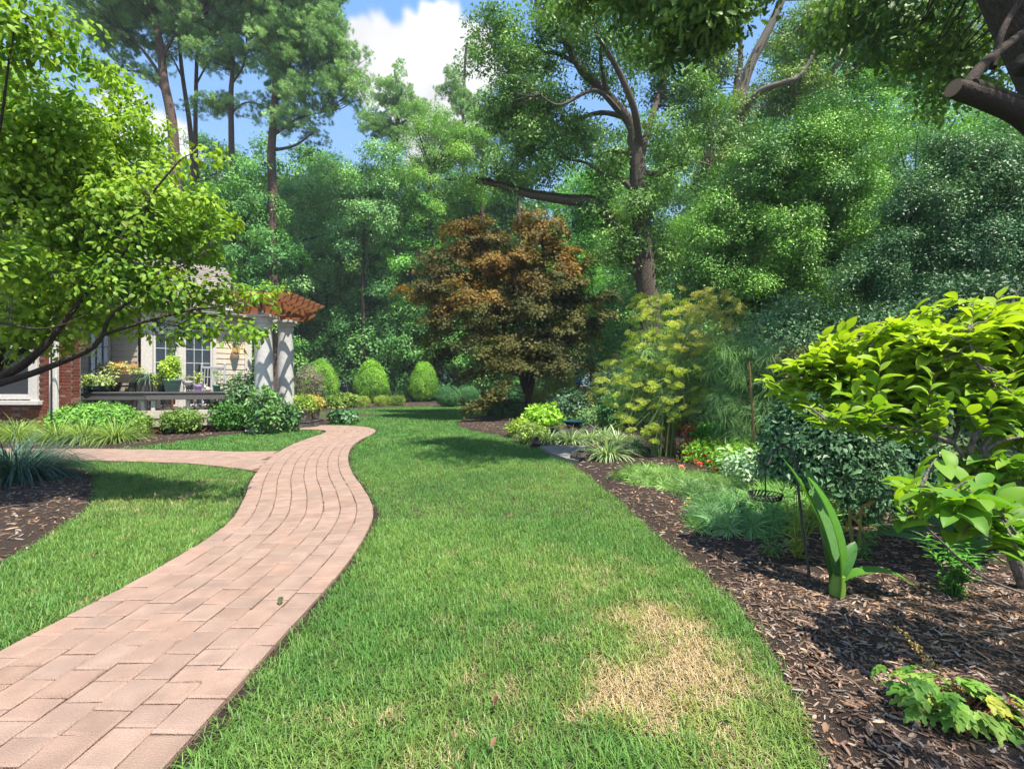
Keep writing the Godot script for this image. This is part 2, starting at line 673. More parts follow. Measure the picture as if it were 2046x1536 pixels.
# pads filling the ellipsoids [centre, radii]
func pads_in(ells: Array, count: int, rad: float, thick: float, shell := 0.45) -> Array:
	var total := 0.0
	for e in ells:
		total += e[1].x * e[1].y * e[1].z
	var out := []
	for e in ells:
		var m := maxi(1, roundi(count * e[1].x * e[1].y * e[1].z / total))
		for k in m:
			var d := rdir()
			var o: Vector3 = d * e[1] * pow(rng.randf(), shell) * (1.0 + noise.get_noise_3dv(d * 3.0 + e[0]) * 0.55)
			out.append([e[0] + o, rad * r(0.7, 1.3), thick * r(0.7, 1.3), (Vector3.UP + d * 0.7).normalized()])
	return out

# limbs from the skeleton (lines of points) out to the pads
func twigs(b: MB, lines: Array, pads: Array, thick: float, share := 1.0, sag := 0.15, down := 1.5) -> void:
	for pad in pads:
		if rng.randf() > share:
			continue
		var p: Vector3 = pad[0]
		var best := Vector3.ZERO
		var least := 1e9
		for l in lines:
			for q in l:
				var dd: float = q.distance_to(p) + maxf(0.0, q.y - p.y + 0.1) * down
				if dd < least:
					least = dd
					best = q
		var far := best.distance_to(p)
		if far < 0.05:
			continue
		var mid := best.lerp(p, 0.5) + Vector3(r(-0.1, 0.1), r(-0.5, 1.0) * sag, r(-0.1, 0.1)) * far
		var pts := []
		for k in 5:
			pts.append(bez(best, mid, p, k / 4.0) + rdir() * far * 0.015)
		var w := thick * clampf(far * 0.35, 0.25, 1.4)
		b.tube(pts, taper(w, w * 0.2, 5), 5, false)


# ---------------------------------------------------------------- ground, path, lawn, beds

var right_bed := PackedVector2Array()
var left_bed := PackedVector2Array()
var house_bed := PackedVector2Array()
var back_bed := PackedVector2Array()
var path_hull := PackedVector2Array()
var branch_hull := PackedVector2Array()
var path_line := []
var branch_line := []

func xz(points: Array) -> PackedVector2Array:
	var out := PackedVector2Array()
	for p in points:
		out.append(Vector2(p.x, p.z))
	return out

# signed distance to the polygon's edge, positive inside
func edge_distance(p: Vector2, poly: PackedVector2Array) -> float:
	var least := 1e9
	for k in poly.size():
		var q := Geometry2D.get_closest_point_to_segment(p, poly[k], poly[(k + 1) % poly.size()])
		least = minf(least, p.distance_squared_to(q))
	return sqrt(least) * (1.0 if inside(p, poly) else -1.0)

func bed_height(p: Vector2, poly: PackedVector2Array) -> float:
	var d := edge_distance(p, poly)
	if d < 0.0:
		return maxf(-0.085, -0.035 + d * 0.4)
	return -0.035 + minf(d * 0.35, 0.06) + noise.get_noise_2d(p.x * 6.0, p.y * 6.0) * 0.02 * minf(1.0, d * 4.0)

func flat_sheet(poly: PackedVector2Array, y: float) -> ArrayMesh:
	var b := MB.new()
	for p in poly:
		b.vert(Vector3(p.x, y, p.y), Vector3.UP)
	var ids := Geometry2D.triangulate_polygon(poly)
	for k in range(0, ids.size(), 3):
		var q := [ids[k], ids[k + 1], ids[k + 2]]
		if (poly[q[1]] - poly[q[0]]).cross(poly[q[2]] - poly[q[0]]) < 0.0:
			q.reverse()
		b.i.append_array(q)
	return b.mesh()

func bed_sheet(poly: PackedVector2Array, lo: Vector2, hi: Vector2, step: float) -> ArrayMesh:
	var b := MB.new()
	var w := int((hi.x - lo.x) / step) + 1
	var h := int((hi.y - lo.y) / step) + 1
	var at := PackedFloat32Array()
	at.resize(w * h)
	for j in h:
		for k in w:
			at[j * w + k] = bed_height(Vector2(lo.x + k * step, lo.y + j * step), poly)
	for j in h:
		for k in w:
			var dx := at[j * w + mini(k + 1, w - 1)] - at[j * w + maxi(k - 1, 0)]
			var dz := at[mini(j + 1, h - 1) * w + k] - at[maxi(j - 1, 0) * w + k]
			b.vert(Vector3(lo.x + k * step, at[j * w + k], lo.y + j * step), Vector3(-dx, 2.0 * step, -dz).normalized())
	for j in h - 1:
		for k in w - 1:
			var a := j * w + k
			if maxf(maxf(at[a], at[a + 1]), maxf(at[a + w], at[a + w + 1])) > -0.08:
				for q in [a, a + 1, a + w + 1, a, a + w + 1, a + w]:
					b.i.append(q)
	return b.mesh()

func structure(called: String, m: Mesh, material: Material) -> MeshInstance3D:
	var o := part(self, called, m, material)
	o.set_meta("kind", "structure")
	return o

func ground() -> void:
	right_bed = xz(spline([Vector3(0.95, 0, 2.0), Vector3(1.0, 0, -0.8), gp(1650, 1536), gp(1600, 1400), gp(1540, 1290), gp(1450, 1180), gp(1330, 1080), gp(1230, 990), gp(1150, 930), gp(1080, 895), gp(1000, 870), gp(940, 858), gp(912, 846), gp(930, 835), gp(985, 828), gp(1085, 816), Vector3(6.0, 0, -28.2)], 4) + [Vector3(30, 0, -28.2), Vector3(30, 0, 2.0)])
	left_bed = xz(spline([Vector3(-3.1, 0, 1.5), Vector3(-3.3, 0, -1.5), Vector3(-3.55, 0, -2.8), gp(0, 1120), gp(100, 1060), gp(170, 1010), gp(187, 967), gp(165, 935), Vector3(-8.2, 0, -7.9), Vector3(-10.5, 0, -8.15)], 4) + [Vector3(-16, 0, -8.2), Vector3(-16, 0, 1.5)])
	house_bed = xz([Vector3(-16, 0, -9.95), Vector3(-9.0, 0, -9.75)] + spline([gp(262, 893), gp(330, 884), gp(420, 872), gp(490, 864), gp(560, 859), gp(640, 852)], 3) + [Vector3(-6.1, 0, -15.9), Vector3(-6.0, 0, -22), Vector3(-20, 0, -22)])
	back_bed = xz(spline([Vector3(-26, 0, -24), gp(620, 822), gp(690, 818), gp(760, 814), gp(860, 811), gp(960, 810), Vector3(1.5, 0, -28.6), Vector3(7.5, 0, -28.4)], 4) + [Vector3(30, 0, -28.4), Vector3(30, 0, -37), Vector3(-26, 0, -37)])
	# the lie of the paths
	path_line = spline([Vector3(-1.85, 0, 1.2), Vector3(-1.85, 0, -0.5), Vector3(-1.85, 0, -2.4), Vector3(-1.87, 0, -3.5), Vector3(-2.03, 0, -4.6), Vector3(-2.42, 0, -5.6), Vector3(-2.98, 0, -6.8), Vector3(-3.56, 0, -8.3), Vector3(-4.02, 0, -9.9), Vector3(-4.27, 0, -11.4), Vector3(-4.36, 0, -12.6), Vector3(-4.62, 0, -13.6), Vector3(-5.28, 0, -14.35), Vector3(-6.25, 0, -14.55)], 8)
	branch_line = spline([Vector3(-3.5, 0, -8.45), Vector3(-4.6, 0, -8.52), Vector3(-5.6, 0, -8.65), Vector3(-6.6, 0, -8.82), Vector3(-7.8, 0, -8.97), Vector3(-9.5, 0, -9.05), Vector3(-14.0, 0, -9.1)], 8)
	path_hull = hull_of(path_line, func(_s): return 0.66)
	branch_hull = hull_of(branch_line, branch_half)

	var dirt := PlaneMesh.new()
	dirt.size = Vector2(700, 700)
	structure("ground", dirt, M.earth).position.y = -0.1
	structure("lawn", flat_sheet(PackedVector2Array([Vector2(-30, 3), Vector2(22, 3), Vector2(22, -33), Vector2(-30, -33)]), -0.04), M.thatch)
	structure("mulch_bed", bed_sheet(right_bed, Vector2(-2.4, -28.6), Vector2(14.0, 1.6), 0.11), M.mulch)
	structure("mulch_bed_001", bed_sheet(left_bed, Vector2(-11, -8.6), Vector2(-2.9, 1.0), 0.12), M.mulch)
	structure("mulch_bed_002", bed_sheet(house_bed, Vector2(-16, -17), Vector2(-5.4, -9.4), 0.14), M.mulch)
	structure("mulch_bed_003", bed_sheet(back_bed, Vector2(-22, -37), Vector2(22, -22.5), 0.3), M.mulch)

func branch_half(s: float) -> float:
	return 0.66 + 0.75 * pow(clampf(1.0 - s / 2.0, 0.0, 1.0), 1.5)

func lengths(line: Array) -> PackedFloat32Array:
	var out := PackedFloat32Array([0.0])
	for k in line.size() - 1:
		out.append(out[k] + line[k].distance_to(line[k + 1]))
	return out

# position and leftward direction at the distance s along the line
func frame(line: Array, len_: PackedFloat32Array, s: float) -> Array:
	s = clampf(s, 0.0, len_[-1])
	var k := clampi(len_.bsearch(s) - 1, 0, line.size() - 2)
	var t := (s - len_[k]) / (len_[k + 1] - len_[k])
	var tang := func(j: int) -> Vector3: return (line[mini(j + 1, line.size() - 1)] - line[maxi(j - 1, 0)]).normalized()
	var d: Vector3 = (tang.call(k) as Vector3).lerp(tang.call(k + 1), t).normalized()
	return [line[k].lerp(line[k + 1], t), Vector3(d.z, 0, -d.x)]

func hull_of(line: Array, half: Callable) -> PackedVector2Array:
	var len_ := lengths(line)
	var a := []
	var b := []
	for k in line.size():
		var f := frame(line, len_, len_[k])
		var h: float = half.call(len_[k])
		a.append(f[0] + f[1] * h)
		b.append(f[0] - f[1] * h)
	b.reverse()
	return xz(a + b)

# one paver from its four corners: worn top edges, sides down to the sand
func paver_into(b: MB, q: Array, top: float) -> void:
	var mid: Vector3 = (q[0] + q[1] + q[2] + q[3]) * 0.25
	var inner := []
	var rim := []
	for p in q:
		var d: Vector3 = (mid - p).normalized()
		var j := Vector3(r(-0.003, 0.003), 0, r(-0.003, 0.003))
		rim.append(p + d * r(0.003, 0.006) + j + Vector3(0, top - 0.007, 0))
		inner.append(p + d * r(0.014, 0.02) + j * 2.0 + Vector3(0, top + r(-0.0015, 0.001), 0))
	var low := mid + Vector3(0, top - 0.1, 0)
	b.face_out(inner.duplicate(), low)
	for k in 4:
		var e := (k + 1) % 4
		b.face_out([rim[k], rim[e], inner[e], inner[k]], low)
		var dn := Vector3(0, -0.05, 0)
		b.face_out([rim[k], rim[e], rim[e] + dn, rim[k] + dn], low)

func paver_tint() -> Color:
	var q := r(0.9, 1.08)
	var w := rng.randf()
	var c := Color(0.470, 0.322, 0.262).lerp(Color(0.455, 0.330, 0.278), w)
	if rng.randf() < 0.12:
		c = c.lerp(Color(0.44, 0.28, 0.21), 0.25)
	return Color(c.r * q, c.g * q, c.b * q)

func lay(line: Array, half: Callable, courses: int, drop: float, keep_out: PackedVector2Array) -> Array:
	var len_ := lengths(line)
	var out := []
	for c in courses:
		var s := r(-0.25, 0.0)
		var short := false
		while s < len_[-1]:
			var step := 0.2 if c == 0 or c == courses - 1 or not short else 0.135
			if c > 0 and c < courses - 1:
				short = rng.randf() < 0.45
			var e := s + step
			var q := []
			for t in [[s, c], [e, c], [e, c + 1], [s, c + 1]]:
				var f := frame(line, len_, t[0])
				var h: float = half.call(t[0])
				q.append(f[0] + f[1] * h * (1.0 - 2.0 * t[1] / courses))
			s = e
			var mid: Vector3 = (q[0] + q[1] + q[2] + q[3]) * 0.25
			if keep_out.size() and inside(Vector2(mid.x, mid.z), keep_out):
				continue
			out.append([mid.length(), q, r(-0.002, 0.003) - drop])
	return out

func paver_path() -> void:
	var whole := func(_s: float) -> float: return 0.66
	var main_ := lay(path_line, whole, 8, 0.0, PackedVector2Array())
	var side := lay(branch_line, branch_half, 8, 0.007, path_hull)
	for one in [["brick_path", main_, path_hull, 230, -0.034, hull_of(path_line, func(_s): return 0.715)], ["brick_path_001", side, branch_hull, 60, -0.037, hull_of(branch_line, func(s): return branch_half(s) + 0.05)]]:
		var root := Node3D.new()
		root.name = one[0]
		add_child(root)
		root.set_meta("kind", "structure")
		part(root, "sand_base", flat_sheet(one[2], one[4] + 0.012), M.sand)
		part(root, "soil_edge", flat_sheet(one[5], one[4] - 0.001), M.mulch)
		var stones: Array = one[1]
		stones = stones.filter(func(a): return a[1][0].z < -0.6 or a[1][2].z < -0.6)
		stones.sort_custom(func(a, b): return a[0] < b[0])
		var rest := MB.new()
		for k in stones.size():
			var b := MB.new() if k < one[3] else rest
			b.col = paver_tint()
			paver_into(b, stones[k][1], stones[k][2])
			if k < one[3]:
				part(root, "paver", b.mesh(), M.paver)
		part(root, "paver", rest.mesh(), M.paver).set_meta("kind", "stuff")

func on_lawn(p: Vector2, gap := 0.02) -> bool:
	if inside(p, right_bed) or inside(p, left_bed) or inside(p, house_bed) or inside(p, back_bed) or inside(p, path_hull) or inside(p, branch_hull):
		return false
	for e in [Vector2(gap, 0), Vector2(-gap, 0), Vector2(0, gap), Vector2(0, -gap)]:
		if inside(p + e, path_hull) or inside(p + e, branch_hull):
			return false
	return true

# how dry the turf is
func dryness(p: Vector2) -> float:
	var d := 0.0
	for s in [[0.86, -2.68, 0.22, 1.0], [0.50, -2.03, 0.19, 1.0], [0.92, -2.26, 0.2, 1.0], [0.72, -2.12, 0.18, 0.7], [0.62, -2.5, 0.3, 0.3], [0.95, -1.8, 0.3, 0.3], [0.1, -2.1, 0.4, 0.24], [0.45, -3.2, 0.5, 0.22], [-0.35, -1.7, 0.35, 0.22], [-4.0, -5.7, 0.8, 0.3]]:
		var e: float = Vector2((p.x - s[0]), (p.y - s[1])).length_squared() / (s[2] * s[2])
		d += s[3] * exp(-e)
	d += 0.065 * clampf((p.y + 5.0) / 2.5, 0.0, 1.0)
	d += noise.get_noise_2d(p.x * 9.0 + 40.0, p.y * 9.0) * 0.38 + noise.get_noise_2d(p.x * 1.3, p.y * 1.3 + 80.0) * 0.12
	return d

func tuft(blades: int, reach: float, lo: float, hi: float, wd: float, bend: float, segs := 3) -> ArrayMesh:
	var b := MB.new()
	for k in blades:
		var a := r(0, TAU)
		var out := Vector3(cos(a), 0, sin(a))
		var at := Vector3(r(-1, 1), 0, r(-1, 1)) * reach
		var q := r(0.7, 1.3)
		b.col = Color(q * r(0.85, 1.3), q, q * r(0.7, 1.1))
		if rng.randf() < 0.06:
			b.col = Color(2.6, 1.5, 2.2)
		b.blade(at, (Vector3.UP + out * r(0.05, 0.8)).normalized(), out, r(lo, hi), wd * r(0.7, 1.2), r(0.1, bend), segs)
	return b.mesh()

func lawn_grass() -> void:
	var lawn := Node3D.new()
	lawn.name = "grass"
	add_child(lawn)
	lawn.set_meta("kind", "stuff")
	lawn.set_meta("label", "mown green lawn with straw coloured dry patches near the mulch bed")
	lawn.set_meta("category", "grass")
	var near := [tuft(34, 0.05, 0.04, 0.075, 0.0034, 1.6), tuft(34, 0.05, 0.045, 0.085, 0.0032, 1.9), tuft(30, 0.055, 0.03, 0.07, 0.0036, 2.2)]
	var straw := [tuft(44, 0.06, 0.03, 0.06, 0.0028, 2.4), tuft(44, 0.06, 0.03, 0.065, 0.0028, 2.6)]
	var mid := [tuft(34, 0.09, 0.045, 0.085, 0.007, 1.3, 2), tuft(34, 0.09, 0.04, 0.08, 0.0075, 1.5, 2)]
	var far := [tuft(40, 0.2, 0.045, 0.085, 0.014, 1.2, 2), tuft(40, 0.2, 0.04, 0.08, 0.015, 1.4, 2)]
	var kinds := near + straw + mid + far
	var xs := []
	var cs := []
	for k in kinds:
		xs.append([])
		cs.append(PackedColorArray())
	for zone in [[-0.9, -4.6, 0.05, 0, 3], [-4.6, -9.5, 0.075, 0, 3], [-9.5, -16.0, 0.12, 5, 2], [-16.0, -29.0, 0.24, 7, 2]]:
		var z: float = zone[0]
		while z > zone[1]:
			var wide := minf(1.12 * -z + 0.7, 14.0)
			var x := -wide
			while x < wide:
				var p := Vector2(x + r(-0.5, 0.5) * zone[2], z + r(-0.5, 0.5) * zone[2])
				x += zone[2]
				if p.x > 3.0 and p.y > -27.0 or not on_lawn(p, 0.042 if zone[2] < 0.1 else 0.06):
					continue
				var dry := dryness(p)
				var which: int = zone[3] + rng.randi() % int(zone[4])
				var big := noise.get_noise_2d(p.x * 0.9, p.y * 0.9)
				var c := Color(0.088, 0.250, 0.054).lerp(Color(0.170, 0.340, 0.078), clampf(0.5 + big, 0, 1))
				if p.y < -8.0:
					c = c.lerp(Color(0.055, 0.24, 0.050), 0.45)
				c = c.lerp(Color(0.36, 0.37, 0.11), clampf(dry * 0.8, 0.0, 0.75)) * r(0.85, 1.15)
				var s := r(0.8, 1.2)
				if zone[2] < 0.1 and rng.randf() < (dry - 0.15) * 1.0:
					which = 3 + rng.randi() % 2
					c = Color(0.56, 0.455, 0.29) * r(0.8, 1.15)
				c.a = 1.0
				xs[which].append(Transform3D(Basis(Vector3.UP, r(0, TAU)).scaled(Vector3(s, s * (1.0 - 0.35 * clampf(dry, 0, 1)), s)), Vector3(p.x, -0.04, p.y)))
				cs[which].append(c)
			z -= zone[2]
	for k in kinds.size():
		if xs[k].size():
			scatter(lawn, "grass_blades", kinds[k], M.grass, xs[k], cs[k])

func mulch_chips() -> void:
	var b := MB.new()
	var chips := []
	for k in 5:
		b = MB.new()
		var ln := r(0.5, 1.0)
		var w := r(0.09, 0.26)
		var h := r(0.05, 0.1)
		var bend := r(-0.12, 0.12)
		var pts := [Vector3(-ln * 0.5, 0, -w * 0.3), Vector3(0, bend, -w * 0.5), Vector3(ln * 0.5, 0, -w * 0.2), Vector3(ln * 0.45, 0, w * 0.3), Vector3(0.05, bend, w * 0.5), Vector3(-ln * 0.42, 0, w * 0.35)]
		var up := Vector3(0, h, 0)
		b.quad(pts[0] + up, pts[5] + up, pts[4] + up, pts[1] + up)
		b.quad(pts[1] + up, pts[4] + up, pts[3] + up, pts[2] + up)
		for e in 6:
			b.quad(pts[e], pts[e] + up, pts[(e + 1) % 6] + up, pts[(e + 1) % 6])
		chips.append(b.mesh())
	var root := Node3D.new()
	root.name = "mulch_chips"
	add_child(root)
	root.set_meta("kind", "stuff")
	root.set_meta("label", "loose brown and grey bark chips covering the planting beds")
	root.set_meta("category", "mulch")
	var xs := [[], [], [], [], []]
	var cs := []
	for k in 5:
		cs.append(PackedColorArray())
	# bed, x range, z range, count, size
	for zone in [[right_bed, 0.9, 5.0, -0.9, -3.2, 34000, 0.033], [right_bed, 0.9, 7.0, -3.2, -6.0, 16000, 0.045], [right_bed, -1.9, 7.0, -6.0, -16.0, 14000, 0.065], [left_bed, -7.5, -3.2, -2.5, -8.0, 9000, 0.055], [house_bed, -10.5, -5.8, -9.6, -15.0, 4000, 0.07], [back_bed, -12.0, 3.0, -25.0, -32.0, 4000, 0.11]]:
		for k in zone[5]:
			var p := Vector2(r(zone[1], zone[2]), r(zone[3], zone[4]))
			if not inside(p, zone[0]) or absf(p.x) > 1.15 * -p.y + 0.6:
				continue
			var y := bed_height(p, zone[0]) if zone[6] < 0.1 else 0.02
			var s: float = zone[6] * pow(rng.randf(), 1.6) * 1.5 + 0.012
			var q := r(0.6, 1.3)
			var c := Color(0.105, 0.064, 0.045).lerp(Color(0.19, 0.125, 0.092), rng.randf()) * q
			var u := rng.randf()
			if u < 0.16:
				c = Color(0.34, 0.25, 0.18) * r(0.7, 1.2)
			elif u < 0.24:
				c = Color(0.27, 0.245, 0.23) * r(0.7, 1.2)
			elif u < 0.27:
				c = Color(0.32, 0.16, 0.075)
			c.a = 1.0
			var which := rng.randi() % 5
			var t := Basis(Vector3.UP, r(0, TAU)) * Basis(Vector3.RIGHT, r(-0.35, 0.35)) * Basis(Vector3.BACK, r(-0.3, 0.3))
			xs[which].append(Transform3D(t.scaled_local(Vector3(s, s * 0.7, s)), Vector3(p.x, y + 0.002, p.y)))
			cs[which].append(c)
	for k in 5:
		scatter(root, "bark_chip", chips[k], M.chip, xs[k], cs[k])
	# single fallen leaves and larger pieces that can be told apart
	var fl := MB.new()
	fl.leaf(Vector3(-0.5, 0, 0), Vector3.RIGHT, Vector3.UP, 1.0, 0.5, [0.05, 0.8, 1.0, 0.7, 0.0], 0.2, 0.8, 0.05)
	var flm := fl.mesh()
	var where := [[1690, 1090, "leaf of tan colour fallen on the mulch behind the strap leaved lily"], [2010, 1040, "curled tan leaf fallen at the foot of the right hand shrub"], [1795, 1305, "brown leaf fallen beside the lobed leaf perennial"], [1650, 1465, "orange brown leaf on the mulch at the lawn's edge"], [990, 1410, "dark red leaf fallen on the near lawn"], [985, 1495, "grey brown twig leaf lying upright in the near lawn"], [190, 1110, "brown leaf fallen on the left lawn beside the mulch"], [85, 1005, "pale leaf fallen on the shaded left bed"], [140, 1005, "pale curled leaf on the left bed's grass edge"], [560, 1205, "small green leaf fallen on the middle of the path"]]
	for w in where:
		var g := gp(w[0], w[1])
		fl.col = Color.WHITE
		var tint := Color(0.30, 0.17, 0.09)
		if w[2].begins_with("dark red"):
			tint = Color(0.12, 0.03, 0.03)
		elif w[2].begins_with("pale"):
			tint = Color(0.36, 0.26, 0.15)
		elif w[2].begins_with("small green"):
			tint = Color(0.06, 0.1, 0.03)
		var m := StandardMaterial3D.new()
		m.albedo_color = (tint * 0.55).linear_to_srgb()
		m.roughness = 0.7
		var o := thing("fallen_leaf", w[2], "leaf", Vector3(g.x, 0.022, g.z), r(0, TAU), "leaves fallen about the garden")
		part(o, "blade", flm, m, Transform3D(Basis.from_euler(Vector3(r(-0.2, 0.2), 0, r(-0.15, 0.15))).scaled(Vector3.ONE * (0.042 if w[1] > 1300 else 0.065)), Vector3(0, 0.006, 0)))


# ---------------------------------------------------------------- house, deck, pergola

func solid(col: Color) -> MB:
	var b := MB.new()
	b.col = col
	return b

func box_part(parent: Node3D, called: String, material: Material, pos: Vector3, size: Vector3, b := 0.005, turn := 0.0, col := Color.WHITE) -> MeshInstance3D:
	var m := solid(col)
	m.bx(Vector3.ZERO, size, b)
	return part(parent, called, m.mesh(), material, Transform3D(Basis(Vector3.UP, turn), pos))

# lap siding between x0 and x1 of a wall's own frame: planks proud at the bottom edge
func siding(parent: Node3D, xf: Transform3D, x0: float, x1: float, y0: float, y1: float) -> void:
	var y := y0
	var step := 0.163
	var lean := 0.011
	var mm := solid(Color.WHITE)
	mm.bx(Vector3.ZERO, Vector3(x1 - x0, step + 0.012, 0.012), 0.002)
	var m := mm.mesh()
	while y < y1 - 0.05:
		part(parent, "siding_board", m, M.siding, xf * Transform3D(Basis(Vector3.RIGHT, -atan(lean / step) * 1.4), Vector3((x0 + x1) * 0.5, y + step * 0.5, 0.014)))
		y += step

# a window or glazed door: frame, panes, bars between them
func glazed(parent: Node3D, called: String, xf: Transform3D, x0: float, x1: float, y0: float, y1: float, cols: int, rows: int, bar_col: Color) -> void:
	var f := MB.new()
	var w := x1 - x0
	var h := y1 - y0
	for s in [x0 + 0.03, x1 - 0.03]:
		f.box(Transform3D(Basis(), Vector3(s, (y0 + y1) * 0.5, 0.03)), Vector3(0.06, h, 0.05))
	for s in [y0 + 0.03, y1 - 0.03]:
		f.box(Transform3D(Basis(), Vector3((x0 + x1) * 0.5, s, 0.029)), Vector3(w - 0.12, 0.06, 0.05))
	var o := part(parent, called, f.mesh(), M.white_paint, xf)
	var pw := (w - 0.12) / cols
	var ph := (h - 0.12) / rows
	for a in cols:
		for e in rows:
			box_part(o, "pane", M.glass, Vector3(x0 + 0.06 + pw * (a + 0.5), y0 + 0.06 + ph * (e + 0.5), 0.012), Vector3(pw - 0.01, ph - 0.01, 0.006), 0.001)
	for a in range(1, cols):
		box_part(o, "glazing_bar", M.white_paint, Vector3(x0 + 0.06 + pw * a, (y0 + y1) * 0.5, 0.026), Vector3(0.022, h - 0.12, 0.022), 0.004, 0.0, bar_col)
	for e in range(1, rows):
		box_part(o, "glazing_bar", M.white_paint, Vector3((x0 + x1) * 0.5, y0 + 0.06 + ph * e, 0.025), Vector3(w - 0.12, 0.022, 0.018), 0.004, 0.0, bar_col)
	box_part(o, "dark_interior", M.dark_void, Vector3((x0 + x1) * 0.5, (y0 + y1) * 0.5, -0.25), Vector3(w, h, 0.02), 0.001)

# shingle courses over the quad (eave left, eave right, ridge right, ridge left)
func shingled(parent: Node3D, el: Vector3, er: Vector3, rr: Vector3, rl: Vector3, step := 0.16) -> void:
	var rows := int(el.distance_to(rl) / step)
	var nrm := (er - el).cross(rl - el).normalized()
	for k in rows:
		var b := MB.new()
		var a0 := el.lerp(rl, float(k) / rows) + nrm * 0.02
		var b0 := er.lerp(rr, float(k) / rows) + nrm * 0.02
		var a1 := el.lerp(rl, float(k + 1.15) / rows) + nrm * 0.004
		var b1 := er.lerp(rr, float(k + 1.15) / rows) + nrm * 0.004
		var tabs := int(a0.distance_to(b0) / 0.3)
		var off := r(0.0, 1.0)
		for t in tabs + 1:
			var t0 := clampf((t - off) / tabs, 0.0, 1.0)
			var t1 := clampf((t + 1 - off) / tabs, 0.0, 1.0)
			if t1 - t0 < 0.001:
				continue
			var q := r(0.75, 1.2)
			b.col = Color(0.36, 0.305, 0.28).lerp(Color(0.31, 0.295, 0.29), rng.randf()) * q
			var g := (t1 - t0) * 0.012
			var lift := nrm * r(0.0, 0.006)
			var c0 := a0.lerp(b0, t0 + g) + lift
			var c1 := a0.lerp(b0, t1 - g) + lift
			b.quad(c0, a1.lerp(b1, t0 + g), a1.lerp(b1, t1 - g), c1)
			b.quad(c0, c1, c1 - nrm * 0.02, c0 - nrm * 0.02)
		part(parent, "shingle", b.mesh(), M.shingle)

func wall_frame(left: Vector3, right: Vector3) -> Transform3D:
	var x := (right - left).normalized()
	return Transform3D(Basis(x, Vector3.UP, x.cross(Vector3.UP)), left)

